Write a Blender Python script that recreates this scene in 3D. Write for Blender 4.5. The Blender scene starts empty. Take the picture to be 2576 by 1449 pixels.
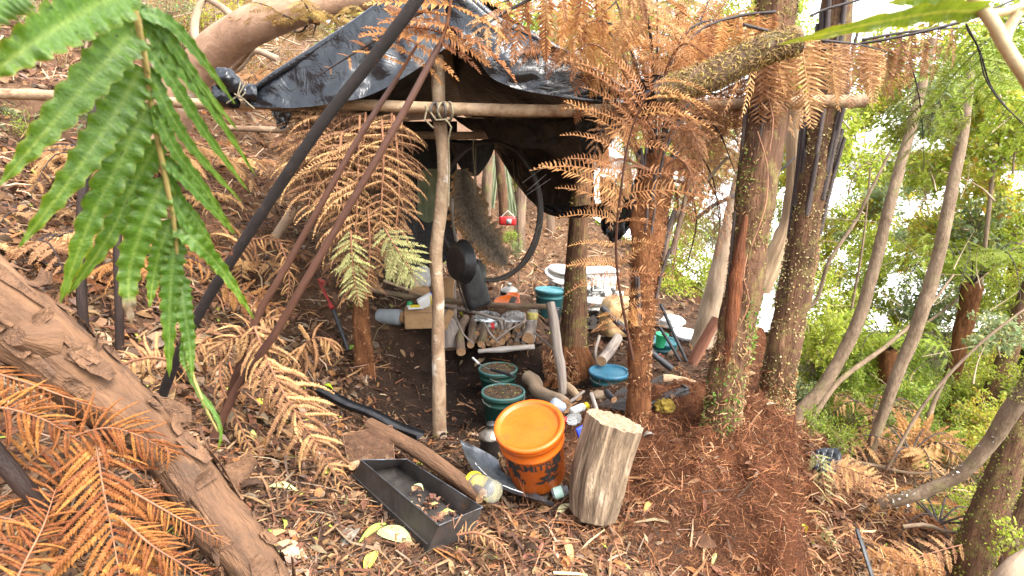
import bpy, bmesh, math, random
import numpy as np
from mathutils import Vector, Matrix

R = math.radians
random.seed(7)
RNG = np.random.default_rng(11)
SC = bpy.context.scene
COL = SC.collection

# ------------------------------------------------------------------ camera, sky, sun, exposure
FPX, CX, CY = 1430.0, 1288.0, 724.5
PITCH = R(12.0)
CAM = np.array((0.0, 0.0, 1.45))
cam_data = bpy.data.cameras.new('camera')
cam_data.sensor_width = 36.0
cam_data.lens = 36.0 * FPX / 2576.0
cam_data.clip_start = 0.02
cam_data.clip_end = 3000
cam_data.dof.use_dof = True
cam_data.dof.focus_distance = 2.9
cam_data.dof.aperture_fstop = 7.0
cam = bpy.data.objects.new('camera', cam_data)
COL.objects.link(cam)
cam.location = CAM
cam.rotation_euler = (R(90) - PITCH, 0, 0)
SC.camera = cam

SUN_DIR = Vector((0.50, -0.40, 0.80)).normalized()
w = bpy.data.worlds.new('World')
SC.world = w
w.use_nodes = True
nt = w.node_tree
bg = nt.nodes['Background']
sky = nt.nodes.new('ShaderNodeTexSky')
sky.sky_type = 'NISHITA'
sky.sun_disc = False
sky.sun_elevation = math.asin(SUN_DIR.z)
sky.sun_rotation = math.atan2(SUN_DIR.x, SUN_DIR.y)
sky.air_density = 1.0
sky.dust_density = 2.5
sky.ozone_density = 0.6
hsv = nt.nodes.new('ShaderNodeHueSaturation')   # a whitish overcast sky
hsv.inputs['Saturation'].default_value = 0.35
nt.links.new(sky.outputs[0], hsv.inputs['Color'])
nt.links.new(hsv.outputs[0], bg.inputs[0])
bg.inputs[1].default_value = 0.15
sd = bpy.data.lights.new('sun', 'SUN')
sd.energy = 1.15
sd.angle = R(32)
sd.color = (1.0, 0.95, 0.87)
sun = bpy.data.objects.new('sun', sd)
COL.objects.link(sun)
sun.location = (4, -3, 9)
sun.rotation_euler = (-SUN_DIR).to_track_quat('-Z', 'Y').to_euler()
SC.view_settings.view_transform = 'Standard'
SC.view_settings.look = 'None'
SC.view_settings.gamma = 1
SC.view_settings.use_curve_mapping = False
SC.view_settings.exposure = 2.65
SC.cycles.max_bounces = 8
SC.cycles.diffuse_bounces = 5
SC.cycles.transmission_bounces = 4
SC.cycles.transparent_max_bounces = 6
SC.cycles.use_denoising = True

CP, SP = math.cos(PITCH), math.sin(PITCH)
def ray(px, py):
    u, v = (px - CX) / FPX, (CY - py) / FPX
    return np.array((u, CP + v * SP, -SP + v * CP))
def A(px, py, Y):
    """the world point at distance Y ahead of the camera that the photograph shows at this pixel"""
    d = ray(px, py)
    return CAM + d * (Y / d[1])
def AP(*pts):
    return [A(*p) for p in pts]
def W(npx, Y):
    return npx / FPX * Y * 1.03

# ------------------------------------------------------------------ noise
def _hash(ix, iy, iz, seed):
    with np.errstate(over='ignore'):
        n = (ix.astype(np.uint32) * np.uint32(374761393) + iy.astype(np.uint32) * np.uint32(668265263)
             + iz.astype(np.uint32) * np.uint32(2147483647) + np.uint32(seed * 144665 + 13))
        n = (n ^ (n >> np.uint32(13))) * np.uint32(1274126177)
        n = n ^ (n >> np.uint32(16))
        n = n * np.uint32(2246822519)
        n = n ^ (n >> np.uint32(15))
    return (n & np.uint32(0xffff)).astype(np.float64) / 32767.5 - 1.0
def vn(P, s=1.0, seed=0):
    P = np.asarray(P, float) * s + 1000.0
    i = np.floor(P).astype(np.int64); f = P - i
    f = f * f * (3 - 2 * f)
    out = 0
    for a in (0, 1):
        for b in (0, 1):
            for c in (0, 1):
                h = _hash(i[..., 0] + a, i[..., 1] + b, i[..., 2] + c, seed)
                wgt = (f[..., 0] if a else 1 - f[..., 0]) * (f[..., 1] if b else 1 - f[..., 1]) * (f[..., 2] if c else 1 - f[..., 2])
                out = out + h * wgt
    return out
def fbm(P, s=1.0, o=3, seed=0):
    r, a = 0, 1.0
    for k in range(o):
        r = r + a * vn(P, s * 2 ** k, seed + k * 7); a *= 0.5
    return r / 1.6
def sstep(x, a, b):
    t = np.clip((x - a) / (b - a), 0, 1)
    return t * t * (3 - 2 * t)

# ------------------------------------------------------------------ mesh buffer and objects
OFF = {}
class MB:
    def __init__(s): s.V = []; s.F = []; s.C = []; s.T = []; s.M = []; s.n = 0
    def add(s, V, F, col=None, tc=None, mi=0):
        V = np.asarray(V, float).reshape(-1, 3)
        if isinstance(F, np.ndarray): F = [F]
        elif len(F) and not isinstance(F[0], np.ndarray):
            q = [f for f in F if len(f) == 4]; t = [f for f in F if len(f) == 3]
            o = [f for f in F if len(f) > 4]
            F = [np.array(x, np.int64) for x in (q, t) if x] + [np.array([f], np.int64) for f in o]
        for f in F:
            if f.size: s.F.append(f + s.n); s.M.append(np.full(len(f), mi, np.int32))
        s.V.append(V)
        s.C.append(np.broadcast_to(np.asarray((1, 1, 1) if col is None else col, float), (len(V), 3)))
        s.T.append(V if tc is None else np.asarray(tc, float))
        s.n += len(V)
        return s
    def mesh(s, name, mats, off=(0, 0, 0), smooth=True):
        me = bpy.data.meshes.new(name)
        V = np.concatenate(s.V) - np.asarray(off, float)
        me.vertices.add(len(V)); me.vertices.foreach_set('co', V.astype(np.float32).ravel())
        lt = np.concatenate([np.full(len(f), f.shape[1], np.int64) for f in s.F])
        li = np.concatenate([f.ravel() for f in s.F])
        me.loops.add(len(li)); me.loops.foreach_set('vertex_index', li.astype(np.int32))
        me.polygons.add(len(lt))
        ls = np.concatenate([[0], np.cumsum(lt)[:-1]])
        me.polygons.foreach_set('loop_start', ls.astype(np.int32))
        me.polygons.foreach_set('loop_total', lt.astype(np.int32))
        me.polygons.foreach_set('material_index', np.concatenate(s.M))
        me.polygons.foreach_set('use_smooth', np.full(len(lt), bool(smooth)))
        ca = me.color_attributes.new('Col', 'FLOAT_COLOR', 'POINT')
        C = np.concatenate([np.concatenate(s.C), np.ones((len(V), 1))], 1)
        ca.data.foreach_set('color', C.astype(np.float32).ravel())
        ta = me.attributes.new('tc', 'FLOAT_VECTOR', 'POINT')
        ta.data.foreach_set('vector', np.concatenate(s.T).astype(np.float32).ravel())
        me.update(calc_edges=True); me.validate()
        for m in (mats if isinstance(mats, (list, tuple)) else [mats]): me.materials.append(m)
        return me

def tag(o, label=None, cat=None, group=None, kind=None):
    for k, v in (('label', label), ('category', cat), ('group', group), ('kind', kind)):
        if v: o[k] = v
    return o
def thing(name, label, cat, base=(0, 0, 0), group=None, rot=None, world=True):
    """an Empty at the thing's base; world=True: its parts are built in world coordinates, else in the thing's own"""
    o = bpy.data.objects.new(name, None); COL.objects.link(o)
    o.empty_display_size = 0.05
    o.location = base
    if rot is not None: o.rotation_euler = rot
    OFF[o.name] = np.asarray(base, float) if world else np.zeros(3)
    return tag(o, label, cat, group)
def obj(name, mb, mat, parent=None, smooth=True, label=None, cat=None, group=None, kind=None, loc=None):
    if parent is not None: off = OFF[parent.name]
    elif loc is not None: off = np.asarray(loc, float)
    else: off = np.zeros(3)
    me = mb.mesh(name, mat, off, smooth) if isinstance(mb, MB) else mb
    o = bpy.data.objects.new(name, me); COL.objects.link(o)
    if parent is not None: o.parent = parent
    elif loc is not None: o.location = loc
    OFF[o.name] = off
    return tag(o, label, cat, group, kind)

def catmull(P, n):
    P = np.asarray(P, float)
    if len(P) == 2:
        t = np.linspace(0, 1, n)[:, None]; return P[0] * (1 - t) + P[1] * t
    Q = np.vstack([2 * P[0] - P[1], P, 2 * P[-1] - P[-2]])
    u = np.linspace(0, len(P) - 1, n); i = np.minimum(u.astype(int), len(P) - 2); t = (u - i)[:, None]
    a, b, c, d = Q[i], Q[i + 1], Q[i + 2], Q[i + 3]
    return 0.5 * ((2 * b) + (c - a) * t + (2 * a - 5 * b + 4 * c - d) * t ** 2 + (3 * b - a - 3 * c + d) * t ** 3)
def lerp1(vals, n):
    vals = np.atleast_1d(np.asarray(vals, float))
    if len(vals) == 1: return np.full(n, vals[0])
    return np.interp(np.linspace(0, 1, n), np.linspace(0, 1, len(vals)), vals)
def norm(v):
    v = np.asarray(v, float)
    return v / np.maximum(np.linalg.norm(v, axis=-1, keepdims=True), 1e-9)
def frames(P):
    T = norm(np.gradient(P, axis=0))
    ref = np.array((0, 0, 1.0)) if abs(T[0][2]) < 0.9 else np.array((1.0, 0, 0))
    N = np.zeros_like(P); B = np.zeros_like(P)
    n = norm(np.cross(T[0], ref))
    for k in range(len(P)):
        n = norm(n - T[k] * np.dot(n, T[k])); N[k] = n; B[k] = np.cross(T[k], n)
    return T, N, B
def tube(mb, pts, rad, m=8, n=None, lump=0.0, ls=6.0, seed=0, cap=True, col=None, mi=0, flat=1.0, capmi=None):
    """sweep a round section along a smooth curve; lump = relative unevenness of the radius"""
    pts = np.asarray(pts, float)
    L = np.linalg.norm(np.diff(pts, axis=0), axis=1).sum()
    if n is None: n = max(3, min(80, int(L / 0.05)))
    P = catmull(pts, n); r = lerp1(rad, n)
    T, N, B = frames(P)
    th = np.linspace(0, 2 * np.pi, m, endpoint=False)
    ring = N[:, None] * np.cos(th)[None, :, None] + B[:, None] * np.sin(th)[None, :, None] * flat
    rr = np.repeat(r[:, None], m, 1)
    if lump:
        q = P[:, None] + ring * r[:, None, None]
        rr = rr * (1 + lump * fbm(q, ls, 3, seed))
    V = P[:, None] + ring * rr[..., None]
    s = np.concatenate([[0], np.cumsum(np.linalg.norm(np.diff(P, axis=0), axis=1))])
    r0 = r.mean()
    tc = np.stack([np.broadcast_to(np.cos(th) * r0, (n, m)), np.broadcast_to(np.sin(th) * r0, (n, m)), np.repeat(s[:, None], m, 1) + seed * 3.1], -1)
    i = np.arange(n - 1)[:, None] * m; j = np.arange(m)[None]; j2 = (j + 1) % m
    F = np.stack([i + j, i + j2, i + m + j2, i + m + j], -1).reshape(-1, 4)
    mb.add(V.reshape(-1, 3), F, col, tc.reshape(-1, 3), mi)
    if cap:
        cm = mi if capmi is None else capmi
        for k, sg in ((0, -1), (n - 1, 1)):
            ringv = V[k]; c = ringv.mean(0)
            Vc = np.vstack([ringv, c]); idx = np.arange(m)
            Fc = np.stack([idx, (idx + 1) % m, np.full(m, m)], -1)
            if sg < 0: Fc = Fc[:, ::-1]
            mb.add(Vc, Fc, col, np.vstack([tc[k] * 1.0, tc[k].mean(0)]), cm)
    return P, r, T, N, B
def lathe(mb, prof, m=32, col=None, mi=0, closed=False):
    prof = np.asarray(prof, float); n = len(prof)
    th = np.linspace(0, 2 * np.pi, m, endpoint=False)
    V = np.stack([prof[:, None, 0] * np.cos(th), prof[:, None, 0] * np.sin(th), np.repeat(prof[:, None, 1], m, 1)], -1)
    i = np.arange(n - 1)[:, None] * m; j = np.arange(m)[None]; j2 = (j + 1) % m
    F = np.stack([i + j, i + j2, i + m + j2, i + m + j], -1).reshape(-1, 4)
    mb.add(V.reshape(-1, 3), F, col, None, mi)
    return mb
def box(mb, c, s, rot=None, bev=0.0, col=None, mi=0, taper=1.0):
    bm = bmesh.new(); bmesh.ops.create_cube(bm, size=1.0)
    for v in bm.verts:
        k = taper if v.co.z < 0 else 1.0
        v.co = Vector((v.co.x * s[0] * k, v.co.y * s[1] * k, v.co.z * s[2]))
    if bev: bmesh.ops.bevel(bm, geom=list(bm.edges), offset=bev, segments=2, affect='EDGES', profile=0.6)
    M = (rot.to_4x4() if rot is not None else Matrix.Identity(4))
    V = np.array([tuple(M @ v.co) for v in bm.verts]) + np.asarray(c, float)
    bm.verts.index_update()
    F = [tuple(v.index for v in f.verts) for f in bm.faces]; bm.free()
    mb.add(V, F, col, None, mi); return mb
def grid(mb, G, col=None, mi=0, tc=None):
    nu, nv = G.shape[:2]
    i = np.arange(nu - 1)[:, None] * nv; j = np.arange(nv - 1)[None]
    F = np.stack([i + j, i + j + 1, i + nv + j + 1, i + nv + j], -1).reshape(-1, 4)
    mb.add(G.reshape(-1, 3), F, col, None if tc is None else tc.reshape(-1, 3), mi); return mb
def inst(mb, tV, tF, P, X, Z, S, col=None, mi=0):
    """many copies of a small template: P points, X forward axes, Z up axes, S scales (m,) or (m,3)"""
    X = norm(X); Y = norm(np.cross(Z, X)); Z = np.cross(X, Y)
    S = np.asarray(S, float)
    if S.ndim == 1: S = np.repeat(S[:, None], 3, 1)
    m, k = len(P), len(tV)
    V = P[:, None] + (tV[None, :, 0, None] * S[:, None, 0, None]) * X[:, None] + (tV[None, :, 1, None] * S[:, None, 1, None]) * Y[:, None] + (tV[None, :, 2, None] * S[:, None, 2, None]) * Z[:, None]
    Fs = [(f[None] + (np.arange(m) * k)[:, None, None]).reshape(-1, f.shape[1]) for f in tF]
    C = None if col is None else np.repeat(col, k, 0)
    tc = np.repeat(P, k, 0) + np.tile(tV, (m, 1)) * np.repeat(S, k, 0)
    mb.add(V.reshape(-1, 3), Fs, C, tc, mi); return mb

# ------------------------------------------------------------------ materials
def M(name, c1, c2=None, c3=None, scale=8.0, st=(1, 1, 1), rough=0.7, bump=0.3, bs=None, spec=0.3, metal=0.0, trans=0.0,
      coords='obj', vcol=False, rnd=0.0, rrough=0.0, lo=0.35, hi=0.65, detail=5.0, moss=None, mlo=0.5, mhi=0.62, mscale=4.0,
      glass=False, dist=0.6, bdist=0.0):
    m = bpy.data.materials.new(name); m.use_nodes = True
    t = m.node_tree; N = t.nodes; L = t.links
    b = N['Principled BSDF']; out = N['Material Output']
    if coords == 'tc':
        a = N.new('ShaderNodeAttribute'); a.attribute_name = 'tc'; vec = a.outputs['Vector']
    else:
        a = N.new('ShaderNodeTexCoord'); vec = a.outputs['Object']
    mp = N.new('ShaderNodeMapping'); mp.inputs['Scale'].default_value = st; L.new(vec, mp.inputs['Vector'])
    nz = N.new('ShaderNodeTexNoise'); nz.inputs['Scale'].default_value = scale; nz.inputs['Detail'].default_value = detail
    nz.inputs['Roughness'].default_value = 0.65; nz.inputs['Distortion'].default_value = dist
    L.new(mp.outputs[0], nz.inputs['Vector'])
    rp = N.new('ShaderNodeValToRGB'); e = rp.color_ramp.elements
    c2 = c2 or c1
    e[0].position = lo; e[0].color = (*c1, 1); e[1].position = hi; e[1].color = (*c2, 1)
    if c3: x = e.new(min(0.99, hi + 0.12)); x.color = (*c3, 1)
    L.new(nz.outputs['Fac'], rp.inputs[0]); c = rp.outputs[0]
    if vcol:
        at = N.new('ShaderNodeAttribute'); at.attribute_name = 'Col'
        mx = N.new('ShaderNodeMix'); mx.data_type = 'RGBA'; mx.blend_type = 'MULTIPLY'; mx.inputs[0].default_value = 1
        L.new(c, mx.inputs[6]); L.new(at.outputs['Color'], mx.inputs[7]); c = mx.outputs[2]
    if moss:
        n2 = N.new('ShaderNodeTexNoise'); n2.inputs['Scale'].default_value = mscale; n2.inputs['Detail'].default_value = 7; n2.inputs['Roughness'].default_value = 0.7
        L.new(vec, n2.inputs['Vector'])
        r2 = N.new('ShaderNodeValToRGB'); r2.color_ramp.elements[0].position = mlo; r2.color_ramp.elements[1].position = mhi
        L.new(n2.outputs['Fac'], r2.inputs[0])
        mx = N.new('ShaderNodeMix'); mx.data_type = 'RGBA'; L.new(r2.outputs[0], mx.inputs[0]); L.new(c, mx.inputs[6]); mx.inputs[7].default_value = (*moss, 1); c = mx.outputs[2]
    if rnd:
        oi = N.new('ShaderNodeObjectInfo')
        mr = N.new('ShaderNodeMapRange'); mr.inputs['To Min'].default_value = 1 - rnd; mr.inputs['To Max'].default_value = 1 + rnd
        L.new(oi.outputs['Random'], mr.inputs['Value'])
        hs = N.new('ShaderNodeHueSaturation'); L.new(c, hs.inputs['Color']); L.new(mr.outputs[0], hs.inputs['Value']); c = hs.outputs[0]
        m2 = N.new('ShaderNodeMath'); m2.operation = 'MULTIPLY_ADD'; m2.inputs[1].default_value = 0.022; m2.inputs[2].default_value = 0.486
        L.new(oi.outputs['Random'], m2.inputs[0]); L.new(m2.outputs[0], hs.inputs['Hue'])
    L.new(c, b.inputs['Base Color'])
    b.inputs['Roughness'].default_value = rough; b.inputs['Metallic'].default_value = metal
    b.inputs['Specular IOR Level'].default_value = spec
    if rrough:
        mr = N.new('ShaderNodeMapRange'); mr.inputs['To Min'].default_value = rough - rrough; mr.inputs['To Max'].default_value = rough + rrough
        L.new(nz.outputs['Fac'], mr.inputs['Value']); mr.inputs['From Min'].default_value = 0.3; mr.inputs['From Max'].default_value = 0.7
        L.new(mr.outputs[0], b.inputs['Roughness'])
    if bump:
        nb = N.new('ShaderNodeTexNoise'); nb.inputs['Scale'].default_value = bs or scale * 3; nb.inputs['Detail'].default_value = 4; nb.inputs['Distortion'].default_value = bdist
        nb.inputs['Roughness'].default_value = 0.65; L.new(mp.outputs[0], nb.inputs['Vector'])
        bp = N.new('ShaderNodeBump'); bp.inputs['Strength'].default_value = min(1.0, bump); bp.inputs['Distance'].default_value = 0.02
        L.new(nb.outputs['Fac'], bp.inputs['Height']); L.new(bp.outputs[0], b.inputs['Normal'])
    if glass:
        b.inputs['Transmission Weight'].default_value = 0.85; b.inputs['Roughness'].default_value = 0.15; b.inputs['IOR'].default_value = 1.2
    if trans:
        tr = N.new('ShaderNodeBsdfTranslucent'); L.new(c, tr.inputs['Color'])
        ms = N.new('ShaderNodeMixShader'); ms.inputs[0].default_value = trans
        L.new(b.outputs[0], ms.inputs[1]); L.new(tr.outputs[0], ms.inputs[2]); L.new(ms.outputs[0], out.inputs['Surface'])
    return m
# ------------------------------------------------------------------ material palette
m_ground = M('forest_soil', (0.55, 0.5, 0.45), (1.0, 1.0, 1.0), (1.5, 1.4, 1.25), scale=9, rough=0.95, bump=1.0, bs=45, vcol=True, spec=0.1, lo=0.3, hi=0.6)
m_litter = M('dry_leaf', (0.7, 0.7, 0.7), (1.1, 1.1, 1.1), scale=40, rough=0.75, bump=0.2, vcol=True, spec=0.2, trans=0.12)
m_fibre = M('root_fibre', (0.8, 0.8, 0.8), (1.2, 1.2, 1.2), scale=30, rough=0.9, bump=0, vcol=True, spec=0.1)
m_leaf = M('leaf_green', (0.8, 0.8, 0.8), (1.25, 1.2, 1.1), scale=6, rough=0.45, bump=0, vcol=True, spec=0.35, trans=0.58)
m_glareflat = M('pale_glare_flat', (0.62, 0.62, 0.6), (0.8, 0.8, 0.78), scale=0.1, rough=0.6, bump=0.1, bs=2)  # near-white base colour puts the valley's glare into the surface
m_bark = M('bark_brown', (0.10, 0.062, 0.04), (0.22, 0.15, 0.10), (0.34, 0.26, 0.19), scale=14, st=(1, 1, 0.25), coords='tc', rough=0.9, bump=0.8, bs=40, moss=(0.15, 0.15, 0.05), mlo=0.52, mhi=0.7, mscale=7)
m_barkpale = M('bark_pale', (0.22, 0.15, 0.095), (0.36, 0.27, 0.185), (0.48, 0.40, 0.31), scale=9, st=(1, 1, 0.3), coords='tc', rough=0.85, bump=0.6, bs=30, moss=(0.17, 0.15, 0.06), mlo=0.55, mhi=0.75, mscale=5)
m_barkmossy = M('bark_mossy', (0.045, 0.022, 0.012), (0.135, 0.066, 0.034), (0.22, 0.13, 0.07), scale=14, st=(1, 1, 0.14), coords='tc', rough=0.95, bump=1.0, bs=46, moss=(0.16, 0.125, 0.04), mlo=0.5, mhi=0.68, mscale=12)
m_fernbark = M('tree_fern_bark', (0.07, 0.027, 0.012), (0.20, 0.085, 0.035), (0.33, 0.17, 0.08), scale=18, st=(1, 1, 0.3), coords='tc', rough=0.95, bump=1.0, bs=60, spec=0.1)
m_paper = M('paper_bark', (0.065, 0.034, 0.019), (0.165, 0.086, 0.044), (0.27, 0.16, 0.09), scale=11, st=(1, 1, 0.22), coords='tc', rough=0.8, bump=0.9, bs=36, moss=(0.07, 0.04, 0.024), mlo=0.54, mhi=0.68, mscale=11)
m_pole = M('peeled_pole', (0.19, 0.115, 0.06), (0.38, 0.27, 0.165), (0.55, 0.45, 0.34), scale=7, st=(1, 1, 0.8), coords='tc', rough=0.7, bump=0.45, bs=30, moss=(0.12, 0.055, 0.03), mlo=0.53, mhi=0.68, mscale=9)
m_grey = M('weathered_wood', (0.13, 0.10, 0.08), (0.30, 0.25, 0.21), (0.45, 0.40, 0.35), scale=16, st=(1, 1, 0.12), coords='tc', rough=0.85, bump=0.7, bs=40)
m_wood = M('split_wood', (0.22, 0.14, 0.08), (0.42, 0.30, 0.18), (0.55, 0.43, 0.28), scale=14, st=(1, 1, 0.1), coords='tc', rough=0.8, bump=0.8, bs=34)
m_end = M('sawn_end', (0.30, 0.15, 0.07), (0.48, 0.29, 0.15), scale=60, rough=0.85, bump=0.4)
m_stipe = M('dark_stipe', (0.012, 0.008, 0.007), (0.045, 0.026, 0.020), (0.10, 0.055, 0.035), scale=10, st=(1, 1, 0.15), coords='tc', rough=0.5, bump=0.5, bs=150, spec=0.35)
m_stipebig = M('black_stipe', (0.010, 0.007, 0.006), (0.022, 0.015, 0.013), (0.05, 0.035, 0.03), scale=30, coords='tc', rough=0.7, bump=0.6, bs=300, spec=0.3, moss=(0.16, 0.055, 0.02), mlo=0.62, mhi=0.66, mscale=13)
m_stipedry = M('dry_stipe', (0.035, 0.026, 0.023), (0.085, 0.062, 0.054), (0.15, 0.11, 0.09), scale=12, st=(1, 1, .12), coords='tc', rough=.7, bump=.6, bs=90)
m_stipered = M('brown_stipe', (0.045, 0.02, 0.014), (0.13, 0.06, 0.038), (0.24, 0.12, 0.07), scale=5, st=(1, 1, 0.2), coords='tc', rough=0.45, bump=0.3, bs=90, spec=0.4)
m_deadpale = M('dead_fern_pale_orange', (0.38, 0.18, 0.068), (0.50, 0.27, 0.112), (0.58, 0.36, 0.17), scale=7, rough=0.7, bump=0, rnd=0.25, spec=0.2, trans=0.38)
m_slim = M('slender_bark', (0.115, 0.075, 0.044), (0.235, 0.165, 0.105), (0.34, 0.26, 0.175), scale=13, st=(1, 1, 0.4), coords='tc', rough=0.9, bump=0.8, bs=45, moss=(0.17, 0.15, 0.06), mlo=0.55, mhi=0.7, mscale=6)
m_rachis = M('dead_rachis', (0.14, 0.06, 0.03), (0.26, 0.12, 0.06), scale=12, rough=0.6, bump=0.2)
m_dead = M('dead_fern_orange', (0.33, 0.145, 0.05), (0.44, 0.215, 0.08), (0.52, 0.30, 0.125), scale=7, rough=0.7, bump=0, rnd=0.38, spec=0.2, trans=0.38)
m_deadtan = M('dead_fern_tan', (0.34, 0.18, 0.078), (0.46, 0.265, 0.122), (0.55, 0.36, 0.19), scale=7, rough=0.7, bump=0, rnd=0.35, spec=0.2, trans=0.38)
m_gold = M('dead_fern_gold', (0.25, 0.13, 0.055), (0.38, 0.22, 0.10), (0.46, 0.30, 0.16), scale=9, rough=0.7, bump=0, rnd=0.4, spec=0.2, trans=0.15)
m_golddk = M('dead_fern_umber', (0.10, 0.055, 0.032), (0.24, 0.13, 0.06), (0.40, 0.24, 0.11), scale=7, rough=0.75, bump=0, rnd=0.3, spec=0.15, trans=0.1)
m_rust = M('dead_fern_rust', (0.17, 0.06, 0.016), (0.28, 0.11, 0.03), (0.35, 0.165, 0.05), scale=8, rough=0.65, bump=0, rnd=0.35, spec=0.2, trans=0.2)
m_ferngreen = M('fern_green', (0.18, 0.25, 0.02), (0.27, 0.33, 0.04), scale=5, rough=0.5, bump=0, rnd=0.25, spec=0.3, trans=0.45)
m_fernpale = M('fern_fading_green', (0.22, 0.24, 0.075), (0.36, 0.33, 0.14), scale=9, rough=0.6, bump=0, rnd=0.2, trans=0.3)
m_blech = M('glossy_fern_leaf', (0.055, 0.13, 0.010), (0.10, 0.20, 0.016), (0.145, 0.245, 0.03), scale=5, st=(9, 1.5, 1), coords='tc', rough=0.28, bump=0.35, bs=9, spec=0.6, vcol=True, trans=0.4, moss=(0.02, 0.028, 0.012), mlo=0.60, mhi=0.66, mscale=20)
m_tarp = M('black_plastic', (0.006, 0.007, 0.009), (0.016, 0.018, 0.022), (0.03, 0.031, 0.033), scale=4, rough=0.23, bump=0.5, bs=7, bdist=2.4, spec=0.6, rrough=0.03, dist=1.0, lo=0.45, hi=0.8)
m_tarpin = M('dirty_plastic', (0.008, 0.007, 0.006), (0.022, 0.016, 0.012), (0.11, 0.07, 0.045), scale=6, rough=0.4, bump=0.8, bs=20, spec=0.4, dist=2.0, lo=0.4, hi=0.66)
m_post = M('mottled_bark_pole', (0.15, 0.088, 0.05), (0.28, 0.20, 0.125), (0.40, 0.33, 0.25), scale=9, st=(1, 1, 0.6), coords='tc', rough=0.8, bump=0.6, bs=40, moss=(0.42, 0.375, 0.30), mlo=0.55, mhi=0.65, mscale=7)
m_rope = M('old_rope', (0.16, 0.13, 0.08), (0.30, 0.25, 0.16), scale=80, rough=0.9, bump=0.6, bs=200)
m_iron = M('cast_iron', (0.012, 0.012, 0.013), (0.03, 0.029, 0.028), scale=14, rough=0.42, bump=0.15, spec=0.5, rrough=0.15)
m_steel = M('sooty_steel', (0.03, 0.026, 0.024), (0.065, 0.056, 0.05), (0.12, 0.098, 0.08), scale=9, rough=0.5, bump=0.2, metal=0.3, spec=0.4, rrough=0.12, moss=(0.10, 0.05, 0.025), mlo=0.6, mhi=0.76, mscale=6)
m_sheet = M('bent_steel', (0.06, 0.065, 0.07), (0.20, 0.21, 0.23), (0.32, 0.33, 0.35), scale=6, rough=0.38, bump=0.2, metal=0.75, rrough=0.1, moss=(0.05, 0.028, 0.018), mlo=0.52, mhi=0.66, mscale=5)
m_rusty = M('rusty_wire', (0.10, 0.05, 0.03), (0.22, 0.12, 0.07), scale=30, rough=0.85, bump=0.2)
m_alu = M('dull_tin', (0.20, 0.19, 0.165), (0.40, 0.385, 0.35), scale=12, rough=0.42, bump=0.15, metal=0.6, rrough=0.12)
m_orange = M('orange_plastic', (0.44, 0.08, 0.004), (0.50, 0.105, 0.007), scale=5, rough=0.42, bump=0.12, spec=0.45, moss=(0.20, 0.06, 0.015), mlo=0.54, mhi=0.74, mscale=9)
m_blackpaint = M('black_paint', (0.012, 0.010, 0.009), (0.03, 0.026, 0.024), scale=40, rough=0.6, bump=0.3)
m_teal = M('teal_plastic', (0.014, 0.075, 0.082), (0.025, 0.105, 0.11), scale=5, rough=0.42, bump=0.12, moss=(0.075, 0.075, 0.06), mlo=0.56, mhi=0.78, mscale=6)
m_teallid = M('teal_lid', (0.03, 0.13, 0.15), (0.055, 0.18, 0.20), scale=5, rough=0.42, bump=0.12, moss=(0.13, 0.15, 0.14), mlo=0.52, mhi=0.8, mscale=7)
m_bluelid = M('blue_lid', (0.022, 0.10, 0.16), (0.04, 0.14, 0.21), scale=5, rough=0.4, bump=0.12, moss=(0.12, 0.16, 0.18), mlo=0.52, mhi=0.8, mscale=7)
m_green = M('dark_green_plastic', (0.012, 0.05, 0.035), (0.022, 0.075, 0.055), scale=6, rough=0.5, bump=0.2, moss=(0.055, 0.05, 0.03), mlo=0.5, mhi=0.75, mscale=7)
m_greenrim = M('green_rim', (0.045, 0.13, 0.115), (0.075, 0.17, 0.15), scale=6, rough=0.45, bump=0.15, moss=(0.12, 0.12, 0.09), mlo=0.55, mhi=0.8, mscale=9)
m_soil = M('dry_soil', (0.055, 0.035, 0.022), (0.12, 0.085, 0.055), (0.2, 0.15, 0.1), scale=40, rough=1.0, bump=1.0, bs=90)
m_white = M('white_plastic', (0.60, 0.59, 0.55), (0.74, 0.73, 0.70), scale=5, rough=0.5, bump=0.15, moss=(0.22, 0.19, 0.15), mlo=0.55, mhi=0.72, mscale=9)
m_whitedirty = M('mouldy_white_plastic', (0.55, 0.54, 0.5), (0.72, 0.71, 0.68), scale=5, rough=0.55, bump=0.2, moss=(0.05, 0.045, 0.04), mlo=0.50, mhi=0.57, mscale=13)
m_beige = M('yellowed_plastic', (0.40, 0.27, 0.12), (0.55, 0.40, 0.21), scale=6, rough=0.5, bump=0.15, moss=(0.30, 0.18, 0.07), mlo=0.55, mhi=0.72, mscale=7)
m_clear = M('clear_plastic', (0.62, 0.64, 0.64), (0.75, 0.76, 0.76), scale=7, rough=0.2, bump=0.1, glass=True)
m_yellow = M('yellow_plastic', (0.65, 0.50, 0.02), rough=0.4, bump=0.05)
m_red = M('red_plastic', (0.42, 0.018, 0.02), (0.5, 0.03, 0.03), rough=0.4, bump=0.1)
m_maroon = M('red_enamel', (0.20, 0.018, 0.016), (0.28, 0.03, 0.022), rough=0.4, bump=0.1)
m_mint = M('mint_plastic', (0.05, 0.52, 0.24), (0.08, 0.6, 0.3), rough=0.45, bump=0.05, trans=0.2)
m_blue = M('blue_plastic', (0.025, 0.05, 0.5), (0.04, 0.08, 0.6), rough=0.35, bump=0.1)
m_card = M('cardboard', (0.30, 0.17, 0.08), (0.42, 0.26, 0.13), scale=6, rough=0.9, bump=0.2, moss=(0.16, 0.09, 0.045), mlo=0.55, mhi=0.72, mscale=8)
m_tentgreen = M('pale_green_canvas', (0.19, 0.22, 0.12), (0.28, 0.31, 0.19), scale=4, rough=0.8, bump=0.3, trans=0.3)
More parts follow.
